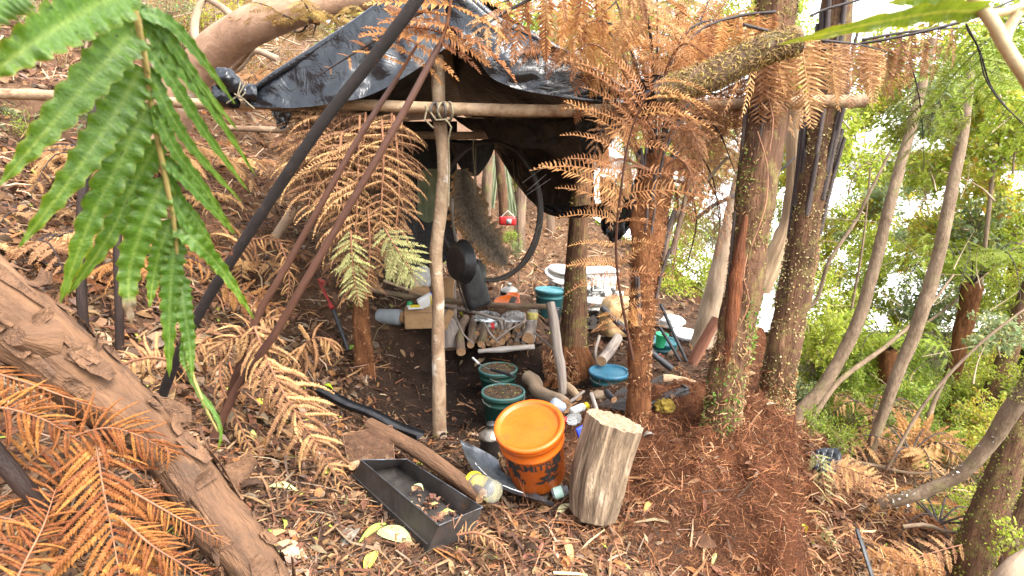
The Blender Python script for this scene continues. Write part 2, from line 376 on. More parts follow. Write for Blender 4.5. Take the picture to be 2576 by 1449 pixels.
m_fur = M('fur', (0.075, 0.058, 0.042), (0.17, 0.135, 0.10), scale=7, rough=0.9, bump=0.5, bs=60, vcol=True)
m_rubber = M('black_rubber', (0.012, 0.012, 0.014), (0.03, 0.03, 0.032), scale=15, rough=0.5, bump=0.3, spec=0.45)
m_hoop = M('charred_cane', (0.03, 0.024, 0.02), (0.075, 0.062, 0.052), (0.15, 0.125, 0.10), scale=20, st=(1, 1, .2), coords='tc', rough=0.7, bump=0.5)

# ------------------------------------------------------------------ the ground
def softp(t, k=0.2):
    return 0.5 * (t + np.sqrt(t * t + k * k)) - 0.25 * k
def edge_x(y):
    return np.interp(y, [0, 1.9, 2.3, 2.75, 3.1, 3.4, 3.8, 5, 8], [.85, 1.08, 1.32, 1.37, 1.43, 1.64, 1.97, 2.3, 2.45])
def hz(x, y, rough=True):
    x = np.asarray(x, float); y = np.asarray(y, float)
    pit = np.exp(-(((x + 0.15) / 0.75) ** 4 + ((y - 3.85) / 0.8) ** 4))
    z = 0.02 - 0.22 * pit
    e = np.where(x < -0.45, 4.42, 4.88)
    z = z + 0.24 * sstep(y, e - 0.1, e + 0.1) * sstep(-x, -0.35, -0.15)
    z = z + np.minimum(0.13 * np.maximum(y - 5.6, 0), 0.75) * sstep(-x, -2.6, -0.9)
    xl = -x - 0.90 - 0.22 * np.exp(-((y - 4.0) / 0.7) ** 2)
    z = z + np.minimum(0.66 * softp(xl, 0.35), 16) + 0.05 * np.maximum(y - 4, 0) * sstep(xl, 0, 1.5)
    mound = np.exp(-(((x - 1.04) / 0.68) ** 2 + ((y - 2.75) / 0.62) ** 2) ** 1.3)
    z = z + 0.25 * mound
    z = z - 0.34 * sstep(-y, -2.30, -1.70) * sstep(x, 0.38, 0.85)
    xe = edge_x(y) + 0.10 * vn(np.stack([x * 0, y, x * 0], -1), 2.2, 5)
    d = x - xe
    z = z - 0.84 * sstep(d, -0.05, 0.16) - 0.26 * np.clip(d - 0.2, 0, 4) - 0.1 * np.maximum(d - 4.2, 0) - 0.05 * np.maximum(y - 3, 0) * sstep(d, 0, 1)
    far = sstep(x, 3, 9) * np.maximum(y - 9, 0)
    z = z - np.minimum(0.30 * far, 9)
    z = np.maximum(z, -9.5)
    if rough:
        P = np.stack([x, y, x * 0], -1)
        near = np.exp(-((y - 2.5) / 6.0) ** 2)
        z = z + 0.035 * fbm(P, 1.6, 2, 3) + near * 0.012 * fbm(P, 9, 3, 8)
        mm = np.clip(mound * 1.6, 0, 1) + sstep(d, -0.3, 0.0) * sstep(-d, -0.5, -0.2)
        z = z + np.clip(mm, 0, 1) * (0.10 * fbm(P, 4.5, 3, 21) - 0.10 * np.clip(vn(P, 7, 24) - 0.25, 0, 1) + 0.035 * fbm(P, 18, 3, 22)) * near
    return z
def hz1(x, y): return float(hz(np.array([x]), np.array([y]))[0])
def gnd(px, py):
    """the point where the ray through this pixel meets the ground"""
    d = ray(px, py); ys = np.arange(1.2, 40, 0.02)
    P = CAM[None] + d[None] * (ys / d[1])[:, None]
    h = hz(P[:, 0], P[:, 1]); k = np.argmax(P[:, 2] < h)
    return P[k]
def grow(a, b, step, f, lim):
    out = [a]; s = step
    while abs(out[-1] - a) < abs(lim - a):
        out.append(out[-1] + math.copysign(s, lim - a)); s *= f
    return out
def ground_col(x, y):
    P = np.stack([x, y, x * 0], -1)
    n = fbm(P, 3.0, 3, 33)[..., None]
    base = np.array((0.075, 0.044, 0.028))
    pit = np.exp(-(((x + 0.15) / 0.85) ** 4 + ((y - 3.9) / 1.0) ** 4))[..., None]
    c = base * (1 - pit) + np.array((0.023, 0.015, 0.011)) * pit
    d = (x - edge_x(y))
    red = (np.exp(-(((x - 1.0) / 0.75) ** 2 + ((y - 2.7) / 0.85) ** 2) ** 1.5))[..., None]
    red = np.maximum(red, (sstep(d, -0.5, -0.1) * sstep(-d, -1.6, -0.6))[..., None])
    c = c * (1 - red) + np.array((0.088, 0.034, 0.016)) * red
    hill = sstep(-x, 1.0, 1.7)[..., None]
    c = c * (1 - hill) + np.array((0.11, 0.062, 0.037)) * hill
    back = (sstep(y, 5.4, 6.4) * sstep(-x, -2.0, -1.0))[..., None]
    c = c * (1 - back) + np.array((0.135, 0.075, 0.042)) * back
    val = (sstep(d, 0.8, 3.0))[..., None]
    c = c * (1 - val) + np.array((0.085, 0.085, 0.035)) * val
    return np.clip(c * (1 + 0.35 * n), 0.008, 1)
xs = np.array(sorted(set(np.round(np.concatenate([grow(-3, 0, 0.03, 1.12, -260), np.arange(-3, 3.2, 0.025), grow(3.2, 0, 0.03, 1.10, 260)]), 4))))
ys = np.array(sorted(set(np.round(np.concatenate([grow(0.9, 0, 0.05, 1.3, -6), np.arange(0.9, 6.2, 0.025), grow(6.2, 0, 0.03, 1.08, 420)]), 4))))
GX, GY = np.meshgrid(xs, ys, indexing='ij')
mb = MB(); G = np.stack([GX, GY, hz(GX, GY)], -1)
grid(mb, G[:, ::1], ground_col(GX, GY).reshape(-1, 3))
mb.F = [f[:, ::-1] for f in mb.F]
obj('ground', mb, m_ground, kind='structure')
mb = MB()
mb.add([(12, 26, -6.2), (900, 26, -6.2), (900, 2600, -6.2), (12, 2600, -6.2)], [(0, 1, 2, 3)])  # added pale plane standing in for the blown-out white down the valley
obj('glare_flat', mb, m_glareflat, kind='structure')

# ------------------------------------------------------------------ leaf litter, chips and root fibres: uncountable, so one object each
def leaf_tpl(w=0.17, curl=0.10, fold=0.05):
    V = [(0, 0, 0)]
    for t, ww in ((0.3, 1.0), (0.68, 0.85)):
        z = curl * math.sin(t * 3.1)
        V += [(t, -w * ww, z + fold), (t, 0, z), (t, w * ww, z + fold)]
    V += [(1, 0, curl * 0.2)]
    F4 = np.array([(1, 4, 5, 2), (2, 5, 6, 3)]); F3 = np.array([(0, 1, 2), (0, 2, 3), (4, 7, 5), (5, 7, 6)])
    return np.array(V, float) - np.array((0.5, 0, 0)), [F4, F3]
def strip_tpl(w=0.04, bend=0.12):
    V = [(-0.5, -w, 0), (-0.5, w, 0), (0, -w, bend), (0, w, bend), (0.5, -w * 0.5, 0), (0.5, w * 0.5, 0)]
    return np.array(V, float), [np.array([(0, 2, 3, 1), (2, 4, 5, 3)])]
def in_view(P, mg=120):
    d = P - CAM
    f = d[:, 1] * CP - d[:, 2] * SP; u = d[:, 0] / f * FPX + CX; v = CY - (d[:, 1] * SP + d[:, 2] * CP) / f * FPX
    return (f > 0.3) & (u > -mg) & (u < 2576 + mg) & (v > -mg) & (v < 1449 + mg)
def scatter_ground(n, dens, ymin=1.35, ymax=11.0, seed=1):
    rg = np.random.default_rng(seed); out = []
    tot = 0
    while tot < n:
        y = ymin * (ymax / ymin) ** rg.random(n * 2)
        x = (rg.random(n * 2) * 2.1 - 1.05) * y * 1.0 + 0.0
        keep = rg.random(n * 2) < dens(x, y)
        x, y = x[keep], y[keep]
        P = np.stack([x, y, hz(x, y)], -1); P = P[in_view(P)]
        out.append(P); tot += len(P)
    P = np.concatenate(out)[:n]
    e = 0.02
    nx = (hz(P[:, 0] - e, P[:, 1], False) - hz(P[:, 0] + e, P[:, 1], False)) / (2 * e)
    ny = (hz(P[:, 0], P[:, 1] - e, False) - hz(P[:, 0], P[:, 1] + e, False)) / (2 * e)
    return P, norm(np.stack([nx, ny, np.ones(len(P))], -1)), rg
def pal(rg, n, cols, wts, jit=0.25):
    c = np.array(cols)[rg.choice(len(cols), n, p=np.array(wts) / sum(wts))]
    return c * (1 + jit * (rg.random((n, 1)) * 2 - 1)) * (1 + 0.08 * (rg.random((n, 3)) * 2 - 1))
LIT = [(0.185, 0.095, 0.045), (0.255, 0.145, 0.074), (0.115, 0.056, 0.03), (0.055, 0.031, 0.02), (0.25, 0.105, 0.038), (0.20, 0.135, 0.09), (0.32, 0.22, 0.135), (0.33, 0.34, 0.06), (0.155, 0.07, 0.038)]
def zone_mound(x, y):
    return np.clip(np.exp(-(((x - 1.0) / 0.8) ** 2 + ((y - 2.7) / 0.85) ** 2) ** 1.5) * 1.4, 0, 1)
def zone_pit(x, y):
    return np.exp(-(((x + 0.15) / 0.8) ** 4 + ((y - 3.85) / 0.95) ** 4))
def dens_leaf(x, y):
    d = x - edge_x(y)
    k = 0.72 + 0.28 * vn(np.stack([x, y, x * 0], -1), 2.5, 77)
    k = k * (1 - 0.86 * zone_pit(x, y)) * (1 - 0.93 * zone_mound(x, y))
    k = np.where((d > -0.25) & (d < 0.3), k * 0.3, k)
    k = np.where((y > 5.0) & (x > -1.2) & (d < 0), k * 0.35, k)
    return k
def lay(mb, tpl, n, dens, smin, smax, cols, wts, tilt=0.35, seed=1, lift=0.35, ymax=11.0, ymin=1.35, aniso=0.3):
    P, Nn, rg = scatter_ground(n, dens, ymin, ymax, seed)
    m = len(P); th = rg.random(m) * 2 * np.pi
    Z = norm(Nn + tilt * rg.normal(size=(m, 3)))
    X = np.stack([np.cos(th), np.sin(th), rg.normal(size=m) * 0.12], -1); X = norm(X - Z * (X * Z).sum(-1, keepdims=True))
    s = smin + (smax - smin) * rg.random(m) ** 2
    S = np.stack([s, s * (1 + aniso * rg.normal(size=m)).clip(0.4, 1.8), s * (1 + 0.6 * rg.normal(size=m))], -1)
    P = P + Nn * (s * lift * rg.random(m) * 0.35 + 0.002)[:, None]
    c = pal(rg, m, cols, wts) * (1 + 0.55 * fbm(P, 5, 3, 91))[:, None].clip(.35, 1.7)
    inst(mb, tpl[0], tpl[1], P, X, Z, S, c); return mb
mb = MB()
lay(mb, leaf_tpl(0.15, 0.10, 0.05), 24000, dens_leaf, 0.012, 0.07, LIT, (5, 4, 6, 6, 2.2, 2.5, .9, .35, 5), seed=2)
lay(mb, leaf_tpl(0.22, -0.08, 0.08), 7000, dens_leaf, 0.015, 0.075, LIT, (5, 4, 6, 6, 2, 2.5, .7, .4, 5), seed=3)
lay(mb, leaf_tpl(0.10, 0.16, 0.09), 13000, dens_leaf, 0.012, 0.065, LIT, (5, 5, 6, 6, 2, 3, 1.5, .3, 5), seed=4, tilt=0.5)
lay(mb, leaf_tpl(0.17, 0.10, 0.05), 9000, lambda x, y: np.where((x < -1.0) | (y > 5.5), .9, 0) * np.where(x - edge_x(y) > -.2, 0, 1), 0.04, 0.13, LIT, (4, 5, 5, 5, 1.5, 5, 1.5, .2, 4), seed=14, tilt=.5, ymin=2.4, ymax=12)
lay(mb, leaf_tpl(0.17, 0.10, 0.05), 4500, lambda x, y: np.where(x - edge_x(y) > .25, .9, 0), 0.03, 0.11, LIT, (5, 5, 4, 3, 4, 2, 1.5, .5, 4), seed=15, tilt=.5, ymin=2.0, ymax=9)
lay(mb, leaf_tpl(0.19, 0.12, 0.06), 500, dens_leaf, 0.06, 0.13, LIT, (4, 4, 4, 4, 2, 2, 1, .4, 4), seed=19, tilt=.4, ymax=5)
obj('leaf_litter', mb, m_litter, kind='stuff')
mb = MB()
lay(mb, strip_tpl(0.022, 0.06), 17000, dens_leaf, 0.03, 0.19, LIT, (5, 4, 5, 5, 2, 3, 1.2, .1, 4), seed=5, tilt=0.25, aniso=0.5)
lay(mb, strip_tpl(0.10, 0.04), 10000, lambda x, y: 0.75 - 0.5 * zone_pit(x, y), 0.005, 0.028, LIT, (5, 5, 5, 4, 3, 3, 1.6, .1, 4), seed=6, tilt=0.4)
lay(mb, strip_tpl(0.03, 0.12), 5000, lambda x, y: np.where(x - edge_x(y) > .25, .9, 0), 0.05, 0.2, [(.34, .18, .08), (.26, .13, .06), (.42, .28, .15), (.16, .08, .04)], (4, 4, 3, 3), seed=16, tilt=.6, lift=.8, ymin=2.0, ymax=9)
obj('wood_chips', mb, m_litter, kind='stuff')
FIB = [(0.14, 0.054, 0.024), (0.21, 0.088, 0.04), (0.085, 0.031, 0.015), (0.30, 0.145, 0.07), (0.042, 0.018, 0.010), (0.38, 0.23, 0.125)]
mb = MB()
def dens_fib(x, y):
    d = x - edge_x(y)
    k = np.maximum(zone_mound(x, y), np.where((d > -0.35) & (d < 0.75) & (y < 5), 0.8, 0))
    return np.clip(k, 0, 1)
lay(mb, strip_tpl(0.018, 0.22), 46000, dens_fib, 0.010, 0.055, FIB, (6, 5, 5, 2, 4, .7), seed=7, tilt=0.9, lift=0.9, ymax=5.0, aniso=0.4)
lay(mb, strip_tpl(0.006, 0.35), 4500, dens_fib, 0.05, 0.15, FIB, (6, 5, 4, 1.5, 3, .4), seed=8, tilt=0.9, lift=0.9, ymax=5.0, aniso=0.4)
def dens_back(x, y): return np.where((y > 5.2) & (x < 1.4) & (x > -3.5), 0.9, 0) + np.where((x < -1.0) & (y > 3.5), 0.55, 0)
lay(mb, strip_tpl(0.02, 0.2), 9000, dens_back, 0.05, 0.22, [(0.28, 0.15, 0.08), (0.18, 0.09, 0.05), (0.42, 0.30, 0.19), (0.12, 0.07, 0.045)], (4, 3, 4, 3), seed=9, tilt=0.8, lift=0.8, ymin=3.4, ymax=14, aniso=0.4)
obj('root_fibres', mb, m_fibre, kind='stuff')
# ------------------------------------------------------------------ trees
def rand_on_tube(P, r, N, B, n, rg, t0=0.0, t1=1.0):
    k = (t0 + (t1 - t0) * rg.random(n)) * (len(P) - 1); i = np.minimum(k.astype(int), len(P) - 2); f = (k - i)[:, None]
    th = rg.random(n) * 2 * np.pi
    nn = N[i] * np.cos(th)[:, None] + B[i] * np.sin(th)[:, None]
    return P[i] * (1 - f) + P[i + 1] * f + nn * r[i][:, None], nn
QUAD = (np.array([(0, 0, 0), (0.5, -0.36, 0.08), (1, 0, 0), (0.5, 0.36, 0.08)], float), [np.array([(0, 1, 2), (0, 2, 3)])])
IVY = [(0.13, 0.26, 0.03), (0.20, 0.34, 0.06), (0.08, 0.17, 0.02), (0.28, 0.36, 0.10)]
MOSS = [(0.20, 0.19, 0.05), (0.27, 0.22, 0.08), (0.12, 0.12, 0.03), (0.30, 0.20, 0.09)]
def tufts(root, tb, n, cols, size, name, mat, seed, t0=0, t1=1, clump=0.0, tpl=QUAD, hang=0.0):
    P, r, T, N, B = tb; rg = np.random.default_rng(seed)
    p, nn = rand_on_tube(P, r, N, B, n * (3 if clump else 1), rg, t0, t1)
    if clump:
        q = vn(p, clump, seed); k = q > np.quantile(q, 0.6); p, nn = p[k][:n], nn[k][:n]
    m = len(p)
    X = norm(rg.normal(size=(m, 3)) + nn * 0.7 + np.array((0, 0, -hang))); Z = norm(nn + 0.7 * rg.normal(size=(m, 3)))
    Z = norm(Z - X * (X * Z).sum(-1, keepdims=True))
    mb = MB(); inst(mb, tpl[0], tpl[1], p, X, Z, size * (0.5 + rg.random(m)), pal(rg, m, cols, [1] * len(cols)))
    return obj(name, mb, mat, root, kind='stuff')
def base_of(pts): return tuple(np.asarray(pts[0]))
def tree(name, label, cat, pts, rad, mat, part='trunk', m=14, lump=0.12, ls=7, seed=1, group=None, extra=()):
    pts = [np.asarray(p) for p in pts]
    root = thing(name, label, cat, base_of(pts), group)
    mb = MB(); tb = tube(mb, pts, rad, m=m, lump=lump, ls=ls, seed=seed)
    for (p2, r2) in extra: tube(mb, p2, r2, m=max(6, m // 2), lump=lump, ls=ls * 1.5, seed=seed + 5)
    obj(part, mb, mat, root)
    return root, tb
def stalks(root, tb, n, seed, t0, t1, l0, l1, r0, out=0.25, name='frond_stump', mat=None):
    """old frond bases standing up along a tree fern trunk"""
    P, r, T, N, B = tb; rg = np.random.default_rng(seed)
    for k in range(n):
        u = (t0 + (t1 - t0) * rg.random()) * (len(P) - 1); i = int(u); th = rg.random() * 2 * np.pi
        nn = N[i] * math.cos(th) + B[i] * math.sin(th); L = l0 + (l1 - l0) * rg.random()
        a = P[i] + nn * r[i] * 0.9
        b = a + T[i] * L * 0.5 + nn * L * out * 0.35; c = a + T[i] * L + nn * L * out
        mb = MB(); rr = r0 * (0.7 + 0.6 * rg.random()); tube(mb, [a, b, c], [rr * 1.25, rr, rr * 0.8], m=6, n=6, lump=0.1, ls=30, seed=k)
        obj(name, mb, mat or m_stipe, root)

# tree fern trunk in the middle of the picture
t1r, t1 = tree('tree_fern', 'reddish fibrous tree fern trunk with dead orange fronds rising beside the sawn log', 'tree fern',
    AP((1603, 1085, 2.74), (1607, 1000, 2.74), (1612, 850, 2.76), (1622, 700, 2.79), (1630, 600, 2.82), (1645, 470, 2.86), (1655, 400, 2.9)),
    [0.072, 0.056, 0.060, 0.068, 0.078, 0.085, 0.085, 0.075], m_fernbark, m=30, lump=0.34, ls=11, seed=3)
stalks(t1r, t1, 26, 5, 0.40, 0.98, 0.12, 0.32, 0.009, 0.2, mat=m_stipedry)
tufts(t1r, t1, 5200, FIB, 0.018, 'fibre', m_fibre, 31, 0, 0.9, tpl=strip_tpl(0.07, 0.2), hang=0.5)
for (pts) in (((1690, 640, 2.82), (1720, 520, 2.84), (1735, 440, 2.86)), ((1668, 660, 2.80), (1690, 560, 2.86), (1745, 490, 2.95), (1830, 395, 3.0))):
    mb = MB(); tube(mb, AP(*pts), [0.016, 0.012, 0.008], m=7, lump=0.15); obj('side_branch', mb, m_bark, t1r)
# big mossy trunk
t2r, t2 = tree('tree_fern', 'thick leaning trunk with red rotten streak and small green creeper on the root mound', 'tree fern',
    AP((1808, 1125, 2.58), (1818, 1060, 2.60), (1840, 900, 2.64), (1862, 780, 2.68), (1880, 650, 2.72), (1905, 450, 2.8), (1928, 280, 2.88), (1945, 120, 2.95), (1960, -60, 3.0), (1985, -420, 3.1)),
    [0.100, 0.092, 0.090, 0.085, 0.083, 0.088, 0.092, 0.095, 0.09, 0.085], m_barkmossy, m=34, lump=0.28, ls=7, seed=9)
tufts(t2r, t2, 1500, IVY, 0.014, 'creeper_leaves', m_leaf, 41, 0.05, 0.85, clump=5.0)
tufts(t2r, t2, 2600, MOSS, 0.011, 'moss', m_fibre, 42, 0.0, 1.0, clump=4.0)
tufts(t2r, t2, 4500, [(.22, .12, .05), (.30, .19, .09), (.12, .06, .03), (.26, .2, .08)], 0.02, 'bark_shred', m_fibre, 44, 0.1, 1, tpl=strip_tpl(0.08, 0.15), hang=1.5)
tufts(t2r, t2, 900, FIB, 0.03, 'fibre', m_fibre, 43, 0, 0.25, tpl=strip_tpl(0.06, 0.2), hang=0.6)
stalks(t2r, t2, 12, 15, 0.35, 0.85, 0.25, 0.6, 0.010, 0.04, mat=m_stipedry)
for i, pts in enumerate((((1905, 330, 2.72), (1930, 420, 2.7), (1925, 520, 2.66), (1890, 620, 2.62)), ((1880, 640, 2.62), (1870, 700, 2.59), (1885, 760, 2.58), (1860, 820, 2.57)), ((1925, 220, 2.75), (1945, 300, 2.72), (1935, 380, 2.7)))):
    mb = MB(); tube(mb, AP(*pts), 0.0035, m=5); obj('creeper_stem', mb, m_rachis, t2r)
mb = MB(); tube(mb, AP((1822, 960, 2.575), (1838, 840, 2.60), (1852, 700, 2.635), (1876, 540, 2.70)), [0.012, 0.03, 0.034, 0.010], m=10, lump=0.5, ls=22, seed=8)
obj('rotten_wood', mb, M('rotten_wood', (0.06, 0.02, 0.008), (0.17, 0.055, 0.018), scale=25, st=(1, 1, .2), coords='tc', rough=0.9, bump=1, bs=50), t2r)
t3r, t3 = tree('tree_fern', 'mossy tree fern trunk with black frond stumps near its top, beside the pale twisted trunk', 'tree fern',
    AP((1945, 1030, 3.38), (1953, 980, 3.4), (1975, 850, 3.42), (2004, 700, 3.46), (2030, 560, 3.5), (2058, 400, 3.55), (2080, 260, 3.6), (2092, 150, 3.64), (2112, -60, 3.7), (2135, -380, 3.8)),
    [0.112, 0.098, 0.098, 0.094, 0.088, 0.088, 0.092, 0.09, .085, .08], m_barkmossy, m=32, lump=0.24, ls=8, seed=19)
stalks(t3r, t3, 30, 25, 0.42, 0.9, 0.2, 0.7, 0.012, 0.07, mat=m_stipedry)
tufts(t3r, t3, 5200, [(0.33, 0.25, 0.11), (0.25, 0.18, 0.07), (0.38, 0.30, 0.15), (0.20, 0.18, 0.06)], 0.012, 'moss', m_fibre, 52, 0.0, 0.62)
tufts(t3r, t3, 900, FIB, 0.035, 'fibre', m_fibre, 53, 0, 0.16, tpl=strip_tpl(0.06, 0.2), hang=0.6)
tree('dead_tree', 'pale bare twisted dead trunk standing between the two mossy trunks', 'dead tree',
    AP((1915, 735, 3.95), (1925, 700, 3.95), (1952, 640, 3.96), (1984, 560, 3.98), (1998, 450, 4.0), (2000, 340, 4.02), (2003, 230, 4.04)),
    [0.055, 0.062, 0.072, 0.062, 0.058, 0.055, 0.05], m_grey if False else m_wood, m=12, lump=0.25, ls=9, seed=23)
tree('dead_tree', 'broken brown trunk leaning right with a dark split, behind the creeper covered trunk', 'dead tree',
    AP((1738, 945, 4.6), (1760, 880, 4.6), (1790, 780, 4.6), (1812, 680, 4.62), (1840, 560, 4.7), (1865, 450, 4.8)),
    [0.115, 0.10, 0.09, 0.085, 0.07, 0.06], m_barkpale, m=12, lump=0.25, ls=6, seed=29)
mb = MB(); a, b = A(1722, 948, 4.15), A(1803, 800, 4.25); tube(mb, [a, (a + b) / 2 + (0.01, 0, 0.02), b], [0.05, 0.07, 0.055], m=8, lump=0.2, flat=0.35, seed=4)
obj('bark_slab', mb, M('red_bark', (0.17, 0.065, 0.035), (0.30, 0.14, 0.085), scale=12, st=(1, 1, .2), coords='tc', rough=0.85, bump=0.7), loc=a, label='reddish slab of bark leaning at the foot of the broken brown trunk', cat='bark slab')
# hut tree
t6r, t6 = tree('tree', 'mossy brown trunk holding up the right side of the plastic shelter', 'tree',
    AP((1436, 955, 4.3), (1440, 880, 4.3), (1446, 780, 4.3), (1449, 660, 4.32), (1456, 560, 4.34), (1466, 440, 4.4), (1470, 330, 4.45)),
    [0.15, 0.115, 0.098, 0.082, 0.075, 0.07, 0.07], m_barkmossy, m=16, lump=0.15, ls=8, seed=33)
tufts(t6r, t6, 1000, MOSS, 0.013, 'moss', m_fibre, 61, 0.0, 0.8, clump=5)
mb = MB()
for k in range(9):
    th = -2.6 + 0.35 * k; b0 = A(1438, 870, 4.3); c = A(1432, 960, 4.3)
    e = c + np.array((0.30 * math.cos(th), 0.26 * math.sin(th), -0.06 - 0.03 * (k % 3)))
    tube(mb, [b0 + (0.04 * math.cos(th), 0.04 * math.sin(th), 0.10), (b0 + e) / 2 + (0.02, -0.02, 0.03), e], [0.035, 0.04, 0.03], m=7, lump=0.3, ls=14, seed=k)
obj('root', mb, m_fernbark, t6r)
tufts(t6r, (catmull([A(1405, 880, 4.15), A(1415, 950, 4.05)], 8), np.full(8, 0.12), None, np.tile((1.0, 0, 0), (8, 1)), np.tile((0, 1.0, 0), (8, 1))), 900, FIB, 0.05, 'root_fibre', m_fibre, 63, tpl=strip_tpl(0.03, 0.3), hang=0.8)
t7r, t7 = tree('tree_fern', 'short reddish fern stump with a dark hollow at the left edge of the dug pit', 'stump',
    AP((918, 965, 3.86), (916, 900, 3.87), (910, 830, 3.88), (907, 780, 3.9), (905, 720, 3.92)), [0.085, 0.072, 0.062, 0.058, 0.05], m_fernbark, m=14, lump=0.2, ls=10, seed=37)
tufts(t7r, t7, 700, FIB, 0.02, 'fibre', m_fibre, 65, 0, 1, tpl=strip_tpl(0.07, 0.2), hang=0.5)
# mossy branch from the right
brr, br = tree('mossy_branch', 'thick moss covered branch lying level above the right end of the tarp', 'branch',
    AP((1655, 235, 2.55), (1720, 212, 2.5), (1790, 190, 2.48), (1860, 155, 2.45), (1930, 122, 2.42), (2012, 100, 2.4)), [0.05, 0.058, 0.062, 0.06, 0.056, 0.055], m_bark, part='bough', m=14, lump=0.15, seed=41)
tufts(brr, br, 5200, [(0.30, 0.21, 0.06), (0.36, 0.25, 0.09), (0.20, 0.13, 0.06), (.26, .16, .09)], 0.02, 'moss', m_fibre, 71, 0.05, 0.98, tpl=strip_tpl(0.06, 0.3))
# peeling leaning log at the left
lgr, lg = tree('paperbark_trunk', 'peeling orange brown paperbark trunk slanting across the lower left corner', 'tree trunk',
    AP((700, 1545, 1.55), (640, 1430, 1.55), (540, 1290, 1.57), (430, 1140, 1.6), (300, 1020, 1.58), (150, 900, 1.52), (20, 800, 1.48), (-160, 670, 1.42)),
    [0.07, 0.072, 0.074, 0.07, 0.08, 0.09, 0.095, 0.095], m_paper, m=48, lump=0.3, ls=8, seed=43)
rg = np.random.default_rng(5)
P_, r_, T_, N_, B_ = lg
for k in range(130):   # loose sheets of bark, each curling off the trunk
    i = int(rg.integers(1, len(P_) - 2)); th = rg.random() * 2 * np.pi
    n = N_[i] * math.cos(th) + B_[i] * math.sin(th); s = np.cross(T_[i], n)
    Ls, Ws = 0.03 + 0.15 * rg.random() ** 2, 0.006 + 0.024 * rg.random() ** 1.5; u = np.linspace(0, 1, 6); v = np.linspace(-1, 1, 5)
    U, Vv = np.meshgrid(u, v, indexing='ij'); sg = rg.choice([-1, 1]); lift = 0.006 + 0.022 * rg.random() ** 2
    Wd = Ws * (1 - 0.45 * U ** 2 + 0.25 * vn(np.stack([U * 3, Vv, U * 0 + k], -1), 1.5, k))
    ang = Vv * Wd / r_[i]
    rad = r_[i] * 1.09 + 0.004 + lift * U ** 2.2 + 0.006 * vn(np.stack([U * 4, Vv * 2, U * 0 + k], -1), 1, 3)
    Gp = P_[i] + T_[i] * (sg * Ls * (U - 0.3))[..., None] + n * (rad * np.cos(ang))[..., None] + s * (rad * np.sin(ang))[..., None]
    q = MB(); grid(q, Gp, tc=np.stack([U * Ls, Vv * Wd, U * 0 + k * 0.37], -1)); obj('bark_flake', q, m_paper, lgr)
for k, (px, py, Y) in enumerate(((55, 850, 1.41),)):
    mb = MB(); a = A(px, py, Y); tube(mb, [a + (0, 0.05, -0.02), a + (0.0, -0.02, 0.01)], [0.06, 0.03], m=14, n=5, lump=0.5, ls=18, seed=k); obj('knot', mb, m_paper, lgr)
mb = MB()
for k, (x0, y0, x1, y1, Y, ww) in enumerate(((400, 1050, 480, 1040, 1.75, 0.05), (560, 1230, 640, 1150, 1.85, 0.05), (90, 730, 125, 690, 1.5, 0.03))):
    a, b = A(x0, y0, Y), A(x1, y1, Y + 0.05); u = np.linspace(0, 1, 7); v = np.linspace(-1, 1, 5); U, Vv = np.meshgrid(u, v, indexing='ij')
    d = norm(b - a); s = norm(np.cross(d, (0.2, -1, 0.5)))
    Gp = a + (b - a) * U[..., None] + s * (Vv * ww * (1 - 0.5 * U))[..., None] + np.array((0, -.3, 1.)) * (0.012 * Vv ** 2 + 0.012 * np.sin(U * 5 + k))[..., None]
    q = MB(); grid(q, Gp, tc=np.stack([U * .1, Vv * .04, U * 0 + k], -1)); obj('bark_flake', q, m_paper, lgr)
# pale thick trunk upper left, with its tangle of limbs
ulr, ul = tree('leaning_tree', 'thick smooth tan trunk arching across the top left above the tarp corner', 'tree',
    AP((395, 372, 4.3), (440, 270, 4.25), (490, 185, 4.2), (560, 112, 4.1), (640, 62, 4.0), (740, 18, 4.0), (840, -5, 4.05), (990, -22, 4.1)),
    [0.15, 0.14, 0.135, 0.13, 0.125, 0.12, 0.11, 0.10], M('smooth_tan_bark', (0.24, 0.14, 0.085), (0.40, 0.25, 0.16), (0.55, 0.42, 0.30), scale=9, coords='tc', rough=0.8, bump=0.3, bs=60, moss=(0.42, 0.40, 0.28), mlo=0.6, mhi=0.75, mscale=6), m=18, lump=0.1, ls=4, seed=51)
for pts, r in ((((690, 40, 4.1), (640, 110, 4.5), (590, 170, 4.9), (520, 230, 5.2)), .03), (((520, 150, 4.3), (490, 90, 4.4), (500, 20, 4.5), (540, -40, 4.6)), .035), (((610, 75, 4.1), (560, 20, 4.4), (470, -30, 4.7)), .03), (((700, 150, 5.2), (640, 130, 5.3), (590, 180, 5.4), (520, 160, 5.6)), .03)):
    mb = MB(); tube(mb, AP(*pts), [r, r * .8, r * .55], m=8, lump=0.15); obj('limb', mb, m_barkpale, ulr)

# slender trunks down the bright slope
def slim(label, pts, r, mat=None, cat='tree', **k):
    return tree('young_tree', label, cat, AP(*pts), [q * .86 for q in np.atleast_1d(r)], mat or m_slim, m=14, lump=0.12, ls=9, **k)
slim('slender grey brown tree leaning right, first beyond the mossy fern trunk', ((1985, 1085, 5.0), (2010, 1040, 5.0), (2060, 985, 5.02), (2120, 890, 5.05), (2165, 790, 5.1), (2205, 650, 5.15), (2245, 490, 5.2), (2310, 255, 5.4), (2345, 100, 5.5)), [0.075, .07, .066, .064, .06, .055, .05, .042], seed=61)
slim('smooth ringed tan tree curving up to the right past the plastic scrap', ((2186, 1200, 4.7), (2192, 1130, 4.7), (2225, 1030, 4.72), (2262, 930, 4.75), (2300, 840, 4.8), (2340, 720, 4.85), (2370, 600, 4.9), (2398, 460, 5.0), (2425, 320, 5.1), (2440, 180, 5.2)), [0.055, .052, .055, .06, .062, .06, .055, .05, .04], seed=67)
